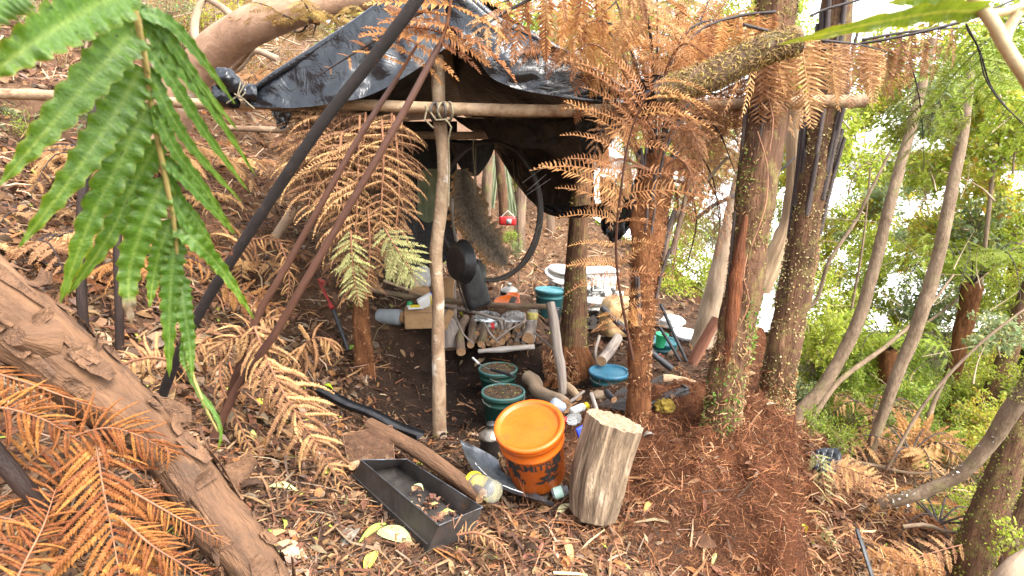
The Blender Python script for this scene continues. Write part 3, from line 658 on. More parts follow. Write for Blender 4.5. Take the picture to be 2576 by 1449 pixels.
slim('thin forked sapling crossing behind the first slender tree', ((2040, 1060, 5.2), (2110, 960, 5.4), (2230, 870, 5.6), (2330, 780, 5.8), (2400, 690, 6.0)), [.035, .03, .025, .018, .012], seed=68)
slim('crooked tan sapling winding up through the bright leaves', ((1985, 800, 5.6), (2050, 760, 5.6), (2085, 660, 5.6), (2150, 560, 5.7), (2180, 500, 5.7), (2240, 380, 5.8)), [.025, .022, .02, .018, .014], seed=69)
mr, mt = slim('stout moss coated double trunk at the lower right corner', ((2440, 1440, 3.2), (2455, 1380, 3.2), (2500, 1260, 3.25), (2545, 1140, 3.3), (2600, 980, 3.4), (2660, 800, 3.5), (2740, 500, 3.7), (2800, 100, 3.9), (2830, -300, 4.0)), [0.14, .125, .115, .105, .1, .09, .085, .08, .07], mat=m_barkmossy, seed=71)
tufts(mr, mt, 4200, [(0.13, 0.15, 0.025), (0.19, 0.19, 0.04), (0.09, 0.08, 0.02)], 0.012, 'moss', m_fibre, 72, 0, 0.9)
mb = MB(); tube(mb, AP((2510, 1420, 3.3), (2560, 1300, 3.3), (2610, 1150, 3.35), (2680, 980, 3.4), (2780, 600, 3.6), (2850, 200, 3.8)), [.08, .075, .07, .06, .055, .05], m=12, lump=.15); obj('second_stem', mb, m_barkmossy, mr)
cr, ct = tree('fallen_branch', 'bent lichen spotted branch curving up to the right from the root mound', 'branch',
    AP((2215, 1268, 3.5), (2275, 1255, 3.42), (2340, 1230, 3.36), (2420, 1190, 3.3), (2490, 1115, 3.25), (2545, 1030, 3.2), (2620, 930, 3.15), (2760, 700, 3.1), (2900, 350, 3.1)), [.036, .038, .038, .04, .044, .05, .05, .05, .045], m_slim, part='bough', m=14, lump=.1, seed=77)
tufts(cr, ct, 1600, [(0.24, 0.23, 0.06), (0.33, 0.30, 0.10)], 0.014, 'moss', m_fibre, 78, 0.3, 1, clump=5)
tufts(cr, ct, 60, [(0.60, 0.59, 0.52), (0.5, 0.5, 0.42)], 0.018, 'lichen', m_fibre, 79, 0.05, 0.6, clump=7)
slim('dark mossy trunk leaning right in the bright undergrowth', ((2445, 1130, 6.0), (2480, 1030, 6.0), (2525, 920, 6.1), (2580, 760, 6.2), (2640, 560, 6.3), (2720, 200, 6.5), (2760, -200, 6.7)), [.13, .12, .11, .1, .09, .08, .07], mat=m_barkmossy, seed=80)
for i, (pts, r, lab) in enumerate((
    (((2180, 1000, 6.5), (2290, 850, 6.6), (2400, 760, 6.8), (2580, 600, 7.0)), .022, 'thin pale stem sloping low to the right behind the curved tan tree'),
    (((2230, 1180, 4.4), (2330, 1010, 4.5), (2460, 870, 4.6), (2600, 760, 4.7)), .016, 'thin whippy stem rising from the fern litter towards the right edge'),
    (((2060, 1180, 4.6), (2160, 1165, 4.5), (2290, 1190, 4.4), (2380, 1185, 4.3)), .018, 'thin dead stick lying across the dry fern litter'),
    (((2270, 1325, 3.4), (2330, 1320, 3.4), (2390, 1340, 3.35), (2450, 1325, 3.3)), .016, 'twisted bare root lying below the bent lichen spotted branch'),
    (((2290, 1170, 5.2), (2330, 1080, 5.3), (2350, 1010, 5.4), (2390, 930, 5.4)), .03, 'mossy broken stick propped among the dry ferns'),
    (((2130, 980, 6.2), (2140, 800, 6.3), (2170, 620, 6.4), (2190, 420, 6.5)), .016, 'thin upright sapling left of the crooked tan one'),
    (((2460, 760, 7), (2480, 600, 7), (2500, 420, 7.1), (2530, 250, 7.2)), .03, 'slim upright tree among yellow leaves near the right edge'))):
    slim(lab, pts, [r, r * .9, r * .6], mat=m_bark if i % 2 else m_slim, cat='sapling', seed=90 + i)
mb = MB(); tube(mb, AP((2515, 1480, 2.7), (2545, 1440, 2.7), (2590, 1405, 2.75), (2700, 1350, 2.8)), [.06, .055, .05], m=12, lump=.1)
obj('fallen_log', mb, m_barkpale, loc=A(2545, 1440, 2.7), label='smooth brown log end poking in at the bottom right corner', cat='log')
# thin dark twigs against the sky at the right
for pts, r, lab in ((((2150, 112, 3.0), (2250, 95, 2.95), (2400, 60, 2.9), (2500, 22, 2.9), (2600, -25, 2.9)), .0075, 'long thin dark frond stalk slanting across the top right'),
                    (((2430, 70, 3.2), (2460, 120, 3.2), (2480, 200, 3.2), (2530, 270, 3.2), (2600, 330, 3.2)), .004, 'thin black twig drooping at the top right among green fronds'),
                    (((2040, 40, 3.4), (2080, 22, 3.4), (2160, 0, 3.4), (2250, -30, 3.4)), .008, 'short black stalk above the hanging curtain of dead pinnae'),
                    (((1745, 555, 3.0), (1790, 520, 3.2), (1850, 490, 3.4), (1960, 430, 3.7), (2000, 395, 3.8)), .010, 'thin grey twig crossing behind the creeper covered trunk')):
    mb = MB(); tube(mb, AP(*pts), [r, r, r * .6], m=6, lump=.15)
    obj('twig', mb, m_stipe, loc=AP(*pts)[0], label=lab, cat='twig')

# trunks behind the camp
for pts, r, lab, mm in ((((1306, 620, 7.0), (1308, 560, 7.0), (1312, 490, 7.05), (1316, 380, 7.1), (1320, 250, 7.2)), [.085, .075, .07, .07], 'brown trunk behind the red pouch, seen through the hoop', m_bark),
                       (((1385, 628, 9.0), (1386, 580, 9.0), (1384, 520, 9.1), (1380, 400, 9.2)), [.09, .075, .07], 'small brown trunk on the bare bank between hoop and hut tree', m_bark),
                       (((1268, 560, 6.0), (1264, 480, 6.0), (1256, 400, 6.05), (1250, 300, 6.1)), [.055, .06, .055, .05], 'yellow mossy trunk between the two pale green canvas sheets', m_barkmossy),
                       (((1222, 560, 5.8), (1224, 480, 5.8), (1228, 400, 5.85), (1230, 300, 5.9)), [.06, .06, .055], 'dark brown trunk left of the pale green canvas', m_bark)):
    slim(lab, pts, r, mat=mm, seed=int(pts[0][0]))
# ------------------------------------------------------------------ the shelter: poles, lashings, plastic
def pole(name, label, cat, pts, rad, mat, m=14, lump=0.06, ends=m_end, seed=1, n=None, group=None):
    mb = MB(); tube(mb, AP(*pts), rad, m=m, lump=lump, ls=12, seed=seed, capmi=1, n=n)
    return obj(name, mb, [mat, ends], loc=A(*pts[0]), label=label, cat=cat, group=group)
pole('cross_beam', 'long peeled tan beam lashed level across the front of the shelter', 'pole',
     ((-60, 234, 3.06), (120, 240, 3.05), (320, 250, 3.03), (520, 262, 3.02), (720, 262, 3.0), (900, 264, 3.0), (1120, 273, 3.0), (1300, 278, 3.0), (1490, 278, 3.0), (1800, 266, 3.0), (2000, 258, 3.0), (2176, 254, 3.0)),
     [.027, .027, .026, .026, .027, .029, .031, .031, .031, .032, .033], m_pole, n=70)
pole('shelter_post', 'mottled bark post holding up the middle of the front beam', 'post',
     ((1112, 1190, 3.0), (1106, 1080, 3.01), (1104, 960, 3.02), (1102, 860, 3.04), (1102, 740, 3.05), (1096, 640, 3.06), (1110, 520, 3.07), (1116, 400, 3.08), (1106, 300, 3.09), (1102, 210, 3.1), (1098, 140, 3.1)),
     [.039, .040, .039, .036, .033, .036, .035, .034, .034, .036, .036], m_post, m=18, lump=0.09, n=60, seed=5)
pole('cross_pole', 'thinner mottled pole running level just below the front beam', 'pole', ((580, 322, 3.95), (700, 327, 3.95), (900, 333, 3.95), (1120, 341, 3.95), (1320, 338, 3.95)), [.02, .022, .024, .026, .027], m_post)
pole('ridge_pole', 'ridge pole running back under the black plastic', 'pole', ((1104, 60, 3.0), (1140, 190, 4.4), (1165, 260, 5.6)), .03, m_bark)
pole('rail', 'brown and black pole rail resting on the grey forked post', 'rail', ((822, 708, 4.75), (900, 722, 4.65), (1000, 741, 4.55), (1120, 756, 4.45), (1250, 768, 4.3), (1392, 772, 4.15)), [.021, .022, .022, .023, .023, .021], m_bark)
pole('forked_post', 'weathered grey crooked post standing at the right end of the rail', 'post', ((1417, 992, 3.72), (1412, 930, 3.78), (1401, 870, 3.88), (1393, 810, 3.98), (1384, 762, 4.05)), [.028, .034, .036, .037, .034], m_grey, lump=.12)
pole('thin_pole', 'thin grey stick sloping down across the woodpile under the hanging pans', 'stick', ((1095, 762, 4.3), (1180, 782, 4.25), (1270, 806, 4.2)), [.010, .011, .008], m_grey)
pole('thin_pole', 'pale stick leaning from the fern tips down to the cardboard box', 'stick', ((965, 706, 4.5), (1010, 722, 4.48), (1085, 752, 4.4)), [.011, .011, .010], m_wood)
pole('thin_pole', 'short upright grey stake behind the hanging frying pan', 'stick', ((1142, 880, 4.6), (1143, 780, 4.6), (1140, 700, 4.6)), [.02, .02, .02], m_grey)
# lashing
rp = thing('rope_lashing', 'twisted old rope lashing tying the post to the front beam', 'rope', A(1100, 290, 2.95))
for k in range(5):
    c = A(1094 + 7 * k, 282, 3.03); mb = MB(); pts = []
    for a in np.linspace(0, 2 * np.pi, 17):
        pts.append(c + np.array((0.028 * math.cos(a) * (1 if k % 2 else -1) + 0.004 * k, 0.068 * math.cos(a) - 0.02, 0.045 * math.sin(a))))
    tube(mb, pts, 0.007, m=6, n=40); obj('turn', mb, m_hoop if k < 3 else m_rope, rp)
for pts in (((1070, 265, 2.95), (1085, 290, 2.93), (1110, 310, 2.94), (1132, 300, 2.97)), ((1120, 300, 2.95), (1135, 320, 2.95), (1128, 350, 2.97), (1130, 420, 3.0), (1128, 520, 3.0)), ((1075, 270, 2.94), (1068, 300, 2.93), (1090, 322, 2.95))):
    mb = MB(); tube(mb, AP(*pts), 0.005, m=6); obj('loose_end', mb, m_rope, rp)

def sheet(name, top, bot, nu, nv, mat, parent, amp=0.02, s=3.0, seed=1, sag=0.0, fine=0.006, hem=True):
    """plastic hung between two curves, with folds running down it and small crumples"""
    a = catmull(AP(*top), nu); b = catmull(AP(*bot), nu)
    v = np.linspace(0, 1, nv)
    G = a[:, None] * (1 - v[None, :, None]) + b[:, None] * v[None, :, None]
    du = np.gradient(G, axis=0); dv = np.gradient(G, axis=1); n = norm(np.cross(du, dv))
    u = np.linspace(0, 1, nu)[:, None] + 0 * v[None]; vv = v[None] + 0 * u
    q = np.stack([u * 5, vv * 1.2, u * 0 + seed], -1)
    d = amp * fbm(q, s, 3, seed) * (0.4 + 0.6 * vv) + fine * fbm(G, 26, 2, seed + 3) + sag * np.sin(vv * np.pi)
    edge = np.minimum(1, 6 * np.minimum(vv, 1 - vv) + 0.25)
    G = G + n * (d * edge)[..., None]
    mb = MB(); grid(mb, G)
    o = obj(name, mb, mat, parent)
    return o
tp = thing('plastic_tarp', 'black plastic tarp draped as a gable roof over the camp', 'tarp', A(1105, 120, 3.0))
# front gable flaps: they hang from the sloping roof edges down towards the beam
sheet('left_flap', ((612, 232, 2.98), (700, 178, 2.95), (800, 116, 2.93), (900, 52, 2.92), (985, -5, 2.92), (1110, -70, 2.95)),
      ((622, 268, 2.94), (720, 272, 2.90), (830, 262, 2.88), (930, 238, 2.88), (1030, 186, 2.9), (1132, 112, 2.94)), 90, 44, m_tarp, tp, 0.055, 1.3, 2, fine=.003)
sheet('right_flap', ((1110, -70, 2.95), (1240, 48, 2.94), (1330, 92, 2.92), (1420, 140, 2.92), (1500, 186, 2.92), (1560, 220, 2.94), (1640, 248, 2.98)),
      ((1132, 112, 2.94), (1190, 130, 2.9), (1230, 190, 2.88), (1300, 222, 2.86), (1400, 242, 2.87), (1500, 258, 2.9), (1640, 262, 2.96)), 90, 40, m_tarp, tp, 0.055, 1.4, 5, fine=.003)
def hem(pts, r, name='rolled_edge'):
    mb = MB(); tube(mb, AP(*pts), r, m=10, lump=0.22, ls=5, n=60, seed=len(pts)); obj(name, mb, m_tarp, tp)
hem(((616, 240, 2.96), (700, 184, 2.95), (800, 122, 2.95), (900, 58, 2.95), (1000, -12, 2.95), (1105, -78, 2.96)), [.012, .02, .024, .024, .022])
hem(((1100, -78, 2.98), (1240, 44, 2.97), (1330, 88, 2.96), (1420, 136, 2.96), (1500, 182, 2.96), (1570, 224, 2.97), (1650, 250, 3.0)), [.022, .024, .024, .02, .014])
# the roof going back, seen from below
sheet('roof_panel', ((1105, -70, 2.96), (1130, 100, 3.8), (1150, 210, 4.6), (1165, 290, 5.6)), ((612, 240, 2.98), (690, 282, 3.6), (740, 300, 4.6), (800, 330, 5.6)), 40, 40, m_tarpin, tp, 0.03, 2, 7)
sheet('roof_panel', ((1105, -70, 2.96), (1130, 100, 3.8), (1150, 210, 4.6), (1165, 290, 5.6)), ((1645, 255, 3.0), (1560, 330, 3.5), (1470, 420, 4.2), (1330, 400, 5.4)), 40, 40, m_tarpin, tp, 0.03, 2, 8)
sheet('side_panel', ((1130, 292, 4.9), (1240, 300, 4.75), (1340, 300, 4.6), (1420, 296, 4.4), (1500, 290, 4.2)),
      ((1238, 352, 5.2), (1285, 440, 5.05), (1340, 512, 4.9), (1400, 545, 4.7), (1494, 540, 4.5)), 60, 44, m_tarpin, tp, 0.07, 1.6, 11, fine=0.01)
sheet('sagging_fold', ((1180, 296, 3.7), (1270, 296, 3.55), (1360, 296, 3.4), (1470, 294, 3.3)),
      ((1225, 346, 3.95), (1320, 372, 3.7), (1400, 366, 3.5), (1478, 318, 3.35)), 50, 24, m_tarpin, tp, 0.05, 1.8, 13, sag=0.07)
sheet('front_corner', ((1445, 296, 3.2), (1470, 294, 3.18), (1498, 292, 3.15)), ((1462, 420, 3.6), (1470, 430, 3.55), (1480, 425, 3.5)), 16, 24, m_tarp, tp, 0.02, 2, 14)
sheet('eave', ((1362, 506, 4.45), (1420, 520, 4.3), (1500, 512, 4.05), (1580, 500, 3.8)), ((1380, 528, 4.4), (1430, 548, 4.28), (1500, 546, 4.04), (1590, 562, 3.8)), 40, 14, m_tarp, tp, 0.04, 2, 15)
sheet('torn_tail', ((1508, 440, 3.35), (1560, 470, 3.3), (1612, 520, 3.3)), ((1520, 590, 3.4), (1545, 610, 3.36), (1590, 570, 3.35)), 26, 26, m_tarp, tp, 0.06, 2, 16)
sheet('side_corner', ((1605, 262, 2.72), (1640, 235, 2.68), (1694, 232, 2.66)), ((1560, 330, 2.85), (1600, 318, 2.82), (1650, 290, 2.75)), 24, 20, m_tarp, tp, 0.03, 2, 17)
sheet('tied_corner', ((1600, 205, 2.7), (1640, 188, 2.68), (1668, 190, 2.66)), ((1590, 240, 2.72), (1640, 232, 2.7), (1690, 232, 2.68)), 20, 14, m_tarp, tp, 0.03, 3, 18)
sheet('rear_panel', ((900, 300, 5.3), (1000, 305, 5.35), (1080, 305, 5.4), (1150, 305, 5.45)), ((880, 640, 5.2), (980, 690, 5.25), (1060, 690, 5.3), (1150, 640, 5.3)), 40, 40, m_tarpin, tp, 0.06, 2, 21)
sheet('hanging_scrap', ((683, 280, 2.97), (705, 282, 2.97), (735, 282, 2.97)), ((700, 322, 2.98), (710, 326, 2.98), (722, 318, 2.98)), 12, 12, m_tarp, tp, 0.02, 3, 22)
# bunched corner at the left
mb = MB(); tube(mb, AP((640, 236, 2.96), (612, 232, 2.93), (585, 215, 2.9), (560, 196, 2.88), (538, 178, 2.86)), [.055, .026, .048, .055, .022], m=30, n=40, lump=.55, ls=16, seed=4)
obj('bunched_corner', mb, m_tarp, tp)
mb = MB(); tube(mb, AP((600, 262, 2.96), (575, 250, 2.92), (552, 238, 2.9), (540, 215, 2.89)), [.02, .038, .042, .018], m=24, n=30, lump=.55, ls=18, seed=6)
obj('bunched_corner', mb, m_tarp, tp)
tw = thing('twine', 'tan twine knotted round the bunched left corner of the tarp', 'twine', A(605, 235, 2.85))
for pts in (((620, 205, 2.86), (612, 225, 2.84), (600, 240, 2.84), (585, 238, 2.85), (570, 260, 2.86)), ((606, 204, 2.86), (614, 222, 2.84), (598, 236, 2.84), (620, 260, 2.85), (640, 274, 2.86)), ((590, 236, 2.84), (606, 246, 2.83), (618, 232, 2.84))):
    mb = MB(); tube(mb, AP(*pts), 0.0035, m=5); obj('strand', mb, m_rope, tw)
for lab, pts in (('thin cord hanging from the cross pole over the pelt', ((1192, 338, 3.93), (1190, 380, 3.93), (1194, 430, 3.94), (1194, 490, 3.95))),
                 ('cord along the right of the post holding the frying pan', ((1124, 330, 3.1), (1126, 420, 3.3), (1130, 500, 3.6), (1140, 560, 3.8), (1150, 612, 3.9), (1160, 640, 3.95))),
                 ('long cord dropping to the hanging tin can', ((1196, 345, 4.1), (1198, 470, 4.15), (1205, 570, 4.2), (1206, 652, 4.25))),
                 ('thin string hanging beside the kettle', ((1290, 400, 4.9), (1302, 560, 4.9), (1306, 680, 4.9), (1300, 770, 4.9)))):
    mb = MB(); tube(mb, AP(*pts), 0.004, m=5); obj('cord', mb, m_rope, loc=AP(*pts)[0], label=lab, cat='cord')
# canvas sheets hung behind
for lab, t, b, sd in (('pale green canvas sheet hanging left of the yellow mossy trunk', ((1232, 395, 6.3), (1246, 388, 6.3), (1258, 392, 6.3)), ((1214, 515, 6.3), (1228, 520, 6.3), (1244, 525, 6.3)), 1),
                      ('pale green canvas sheet hanging right of the yellow mossy trunk', ((1262, 392, 6.6), (1272, 400, 6.6), (1282, 425, 6.6)), ((1262, 532, 6.6), (1282, 540, 6.6), (1303, 545, 6.6)), 2),
                      ('dark green canvas at the back behind the golden fern bundle', ((1050, 430, 5.0), (1075, 425, 5.0), (1105, 425, 5.0)), ((1050, 545, 5.0), (1075, 560, 5.0), (1105, 550, 5.0)), 3)):
    root = thing('canvas_sheet', lab, 'canvas', A(*t[0])); sheet('cloth', t, b, 20, 24, m_tentgreen, root, 0.03, 2, sd)
# ------------------------------------------------------------------ ferns
def rope_tpl(kind, seed):
    """a dry branch whose little leaves have curled under, so that it looks like a beaded cord"""
    rg = np.random.default_rng(seed); n, w0, dr = {'rope': (20, .056, .60), 'cord': (24, .036, .30)}[kind]
    lat = (.30 if kind == 'rope' else .18) * rg.normal(); dr = dr * (.3 + rg.random()); m = 8; K = n * 2 + 1; V = []; F = []
    for i in range(K):
        x = i / (K - 1); pr = min(1, .6 + 2 * x) * (1 - x ** 2.8) ** .8 + .05; b = 1.05 if i % 2 else .48
        c = np.array((x - .5 * dr * x ** 3 * .5, lat * x * x, -dr * x * x)); r = w0 * pr * b * (1 + .14 * rg.normal())
        for k in range(m):
            a = 2 * np.pi * k / m; s = math.sin(a)
            V.append(c + (.030 * abs(s) * (1 if i % 2 else .4) + .006 * rg.normal(), r * 1.25 * s, r * .8 * math.cos(a) - (.35 * r if abs(s) < .3 and math.cos(a) > 0 else 0)))
    for i in range(K - 1):
        for k in range(m): F.append((i * m + k, i * m + (k + 1) % m, (i + 1) * m + (k + 1) % m, (i + 1) * m + k))
    return np.array(V), [np.array(F)]
def pinna_tpl(kind, seed):
    if kind in ('rope', 'cord'): return rope_tpl(kind, seed)
    return leafy_tpl(kind, seed)
def leafy_tpl(kind, seed):
    """one unit-long side branch of a frond, along +X, its little leaves on both sides"""
    rg = np.random.default_rng(seed)
    n, wd, fr, a0, bend, droop = {'comb': (21, .22, .52, 76, .3, .12), 'brush': (22, .15, .62, 66, 1.6, .42), 'arch': (21, .19, .50, 74, .35, .50), 'feather': (20, .18, .80, 70, .4, .14),
                                  'green': (22, .14, .62, 68, .2, .10), 'coarse': (11, .17, .7, 68, .5, .15)}[kind]
    lat = (0.25 if kind == 'brush' else 0.10) * rg.normal(); dr = droop * (0.6 + 0.9 * rg.random()); V = []; F4 = []; F3 = []
    hook = (0.30 if kind == 'brush' else 0.10) * rg.random()
    def C(x): return np.array((x - hook * max(0, x - .6) ** 2 * 2, lat * x * x, -dr * x * x - hook * max(0, x - .55) ** 2 * 2))
    # midrib: a three-sided rod
    for i in range(6):
        x = i / 5; r = 0.010 * (1 - 0.75 * x); c = C(x)
        for k in range(3): V.append(c + (0, r * math.cos(k * 2.094), r * math.sin(k * 2.094)))
    for i in range(5):
        for k in range(3): F4.append((i * 3 + k, i * 3 + (k + 1) % 3, i * 3 + 3 + (k + 1) % 3, i * 3 + 3 + k))
    for i in range(n):
        x = (i + 0.7) / (n + 0.5); pr = min(1, 0.55 + 2.2 * x) * (1 - x ** 2.6) ** 0.8 + 0.06
        for s in (-1, 1):
            if rg.random() < 0.03: continue
            l = wd * pr * (0.85 + 0.3 * rg.random()); a = R(a0 + 8 * rg.normal()) * (1 - 0.35 * x)
            d = np.array((math.cos(a), s * math.sin(a), 0)); wv = np.array((1, 0, 0)) * (fr / n * 0.5)
            be = bend * (0.7 + 0.6 * rg.random()); c = C(x + 0.012 * s)
            p0 = c; p1 = c + d * l * .5 * (1 if bend < 1 else .85) + np.array((0, 0, .12 * l if bend < 1 else -.1 * l)); p2 = p1 + (d * math.cos(be) + np.array((0, 0, -1)) * math.sin(be)) * l * .55
            tw = np.array((0, 0, 1)) * (fr / n * .25) * rg.normal()
            b = len(V); V += [p0 - wv * .8, p0 + wv * .8, p1 - wv + tw, p1 + wv - tw, p2 + tw * .3]
            F4.append((b, b + 2, b + 3, b + 1)); F3.append((b + 2, b + 4, b + 3))
    return np.array(V), [np.array(F4), np.array(F3)]
_tp = {}
def TP(kind, v):
    if (kind, v) not in _tp: _tp[(kind, v)] = pinna_tpl(kind, 100 * len(kind) + v)
    return _tp[(kind, v)]
_tm = {}
def TMESH(kind, v, mat):
    k = (kind, v, mat.name)
    if k not in _tm:
        V, F = TP(kind, v); q = MB(); q.add(V, F); _tm[k] = q.mesh('pinna', mat, smooth=False)
    return _tm[k]
FR = np.random.default_rng(77)
def frond_frames(P, n, L, t0, ang, droop, side, tilt, prof, sides, jit, rg):
    Pc = catmull(P, 120); T = norm(np.gradient(Pc, axis=0)); out = []
    for i in range(n):
        x = (i + 0.3) / n; t = t0 + (1 - t0) * x; k = min(119, int(t * 119))
        pos, tg = Pc[k], T[k]
        view = norm(pos - CAM) if side is None else np.asarray(side, float)
        S = norm(np.cross(tg, view)); Nn = np.cross(S, tg)
        pr = prof(x)
        for s in sides:
            if rg.random() < 0.11: continue
            a = R(ang + jit * rg.normal()) * (1 - 0.3 * x)
            d = tg * math.cos(a) + S * s * math.sin(a) + Nn * (tilt + 0.10 * rg.normal())
            d = norm(d + np.array((0, 0, -1)) * droop * (0.7 + 0.6 * rg.random()))
            z = norm(np.array((0, 0, 1.0)) * 0.9 - view * 0.5 + 0.25 * rg.normal(size=3)); z = norm(z - d * np.dot(z, d))
            out.append((pos, d, z, L * pr * (0.68 + 0.42 * rg.random())))
    return out
def P1(x): return min(1, 0.5 + 2.5 * x) * (1 - x ** 2.2) ** 0.75 + 0.06
def P2(x): return (0.75 + 0.25 * math.sin(x * 3.1)) * (1 - 0.35 * x)
def frond(P, r, n, L, kind, mat, t0=0.1, ang=74, droop=0.15, side=None, tilt=0.0, prof=P1, sides=(-1, 1), jit=6, root=None, name='dead_frond',
          label=None, group=None, stalk=None, joined=False, cat='fern frond', wide=1.0):
    P = [np.asarray(p) for p in P]
    fr = frond_frames(P, n, L, t0, ang, droop, side, tilt, prof, sides, jit, FR)
    if joined:
        mb = MB(); tube(mb, P, [r, r * .7, r * .25], m=5, n=16, mi=1)
        for v in range(4):
            sel = [f for k, f in enumerate(fr) if k % 4 == v]
            if not sel: continue
            p, d, z, l = (np.array([f[q] for f in sel]) for q in range(4)); V, F = TP(kind, v)
            inst(mb, V, F, p, d, z, np.stack([l, l * wide, l], -1))
        return obj('frond', mb, [mat, stalk or m_rachis], root, smooth=False)
    if root is None: root = thing(name, label, cat, tuple(P[0]), group)
    mb = MB(); tube(mb, P, [r, r * .75, r * .3], m=8, lump=.06, n=40); obj('stalk', mb, stalk or m_rachis, root)
    for k, (p, d, z, l) in enumerate(fr):
        y = np.cross(z, d); o = bpy.data.objects.new('pinna', TMESH(kind, k % 6, mat)); COL.objects.link(o); o.parent = root
        wv = l * wide; c = p - OFF[root.name]
        o.matrix_basis = Matrix(((d[0] * l, y[0] * wv, z[0] * l, c[0]), (d[1] * l, y[1] * wv, z[1] * l, c[1]), (d[2] * l, y[2] * wv, z[2] * l, c[2]), (0, 0, 0, 1)))
    return root

# --- the broad green fern hanging into the picture at the upper left
gf = thing('green_fern', 'broad leaved glossy green fern frond hanging close at the upper left', 'fern', A(330, -40, .6))
mb = MB(); tube(mb, AP((290, -400, .58), (318, -60, .60), (332, 0, .60), (360, 115, .63), (378, 250, .66), (395, 345, .68), (415, 440, .70), (440, 575, .74), (452, 700, .78), (462, 830, .80), (480, 930, .80), (520, 1030, .8), (548, 1085, .8)), [.0036, .0034, .0032, .0028, .0022, .0014], m=8)
obj('stalk', mb, M('fern_stalk_tan', (0.22, 0.17, 0.05), (0.33, 0.25, 0.09), scale=20, rough=.5, bump=.1), gf)
def blech(pts, wpx, seed, root, lobes=11, back=False, tint=(1, 1, 1), deadtip=False, facing=0.0):
    P = catmull(AP(*pts), 44); T = norm(np.gradient(P, axis=0)); rg = np.random.default_rng(seed)
    Ym = np.mean([p[2] for p in pts]); hw = W(wpx, Ym) / 2 * .92
    t = np.linspace(0, 1, 44); vv = np.linspace(-1, 1, 9)
    wpr = np.minimum(1, (t / .10 + .15) ** .6) * (1 - t ** 2.4) ** .85 + .02
    ph = rg.random() * 6
    tooth = (1 + 0.15 * np.sin(2 * np.pi * lobes * t + ph) + 0.05 * np.sin(2 * np.pi * lobes * 2 * t + 1 + ph))
    view = norm(P - CAM); S = norm(np.cross(T, view)); Nn = -norm(np.cross(S, T)) * np.sign((np.cross(S, T) * view).sum(-1))[:, None] * -1
    S = norm(S + Nn * facing)
    hwt = hw * wpr
    x = vv[None] * (hwt * (1 + (tooth - 1)))[:, None]
    z = hwt[:, None] * (0.22 * np.abs(vv)[None] - 0.10) + (0.24 * hw * np.abs(vv)[None] ** 1.5) * np.sin(2 * np.pi * lobes * t + ph + 0.8)[:, None] + 0.10 * hw * np.abs(vv)[None] ** 2 * rg.normal(size=(44, 1))
    Gp = P[:, None] + S[:, None] * x[..., None] - Nn[:, None] * z[..., None]
    av = np.abs(vv)[None] + 0 * t[:, None]; tt = t[:, None] + 0 * av
    c = np.ones((44, 9, 3)) * np.array(tint)
    rib = (av < 0.05)[..., None]; c = np.where(rib, c * np.array((2.0, 1.5, 3.0)), c)
    edge = sstep(av, .75, 1)[..., None] * (0.4 + 0.6 * sstep(tt, .3, 1))[..., None]
    c = c * (1 - edge) + c * np.array((2.1, 1.25, .6)) * edge
    tipy = sstep(tt, .55, 1)[..., None]; c = c * (1 + tipy * np.array((.5, .25, 0)))
    if deadtip:
        dd = sstep(tt, .8, .86)[..., None]; c = c * (1 - dd) + np.array((2.4, .75, 5.0)) * dd
    q = MB(); grid(q, Gp, c.reshape(-1, 3), tc=np.stack([tt, (vv[None] + 0 * tt) * .2, 0 * tt + seed * 1.7], -1)); return obj('leaflet', q, m_blech, root)
LEFT = [(((335, -30, .58), (210, 30, .54), (80, 110, .50), (-60, 215, .48)), 118), (((345, 62, .62), (270, 150, .60), (140, 300, .57), (-5, 470, .55)), 96),
        (((355, 168, .64), (300, 270, .64), (200, 420, .62), (48, 622, .60)), 92), (((372, 262, .66), (310, 390, .66), (225, 560, .66), (150, 765, .66)), 82),
        (((398, 355, .69), (345, 450, .70), (270, 600, .70), (168, 745, .70)), 66), (((413, 452, .71), (362, 560, .71), (325, 690, .72), (330, 820, .72)), 80),
        (((432, 552, .74), (408, 612, .74), (388, 690, .75), (376, 775, .75)), 52), (((441, 592, .75), (432, 690, .76), (426, 800, .77), (426, 950, .78)), 58),
        (((452, 690, .78), (462, 770, .78), (476, 860, .79), (484, 955, .79)), 46), (((455, 740, .78), (470, 830, .79), (462, 900, .79), (470, 935, .79)), 30)]
for i, (p, wd) in enumerate(LEFT): blech(p, wd, 10 + i, gf, deadtip=(i == 5), tint=(1, 1, 1) if i < 7 else (.8, .85, .9), facing=0.15)
RIGHT = [((345, 15, .62), (420, 90, .66), (500, 205, .72), (600, 330, .80)), ((358, 55, .63), (440, 160, .68), (535, 275, .75), (645, 445, .86)), ((368, 115, .64), (440, 212, .68), (525, 345, .76), (628, 485, .86)),
         ((374, 170, .65), (425, 280, .68), (495, 385, .75), (612, 512, .86)), ((385, 265, .66), (440, 375, .70), (515, 475, .78), (592, 588, .86)), ((405, 395, .69), (455, 440, .72), (530, 520, .78), (590, 590, .84)),
         ((410, 420, .7), (450, 500, .74), (500, 560, .78), (545, 640, .82)), ((424, 480, .72), (470, 560, .75), (505, 600, .78), (540, 690, .8)), ((436, 560, .74), (500, 615, .76), (560, 680, .80), (640, 802, .84)), ((350, 30, .62), (430, 60, .66), (510, 150, .72), (590, 260, .8))]
for i, p in enumerate(RIGHT): blech(p, 40 if i != 8 else 46, 40 + i, gf, lobes=9, tint=(.8, .85, .95) if i != 8 else (1, 1, 1), facing=0.75 if i != 8 else 0.1)
for i, p in enumerate((((470, 930, .8), (500, 985, .8), (520, 1030, .8), (530, 1060, .8)), ((500, 985, .8), (540, 1040, .8), (556, 1090, .8), (548, 1135, .8)))): blech(p, 14, 70 + i, gf, lobes=5)
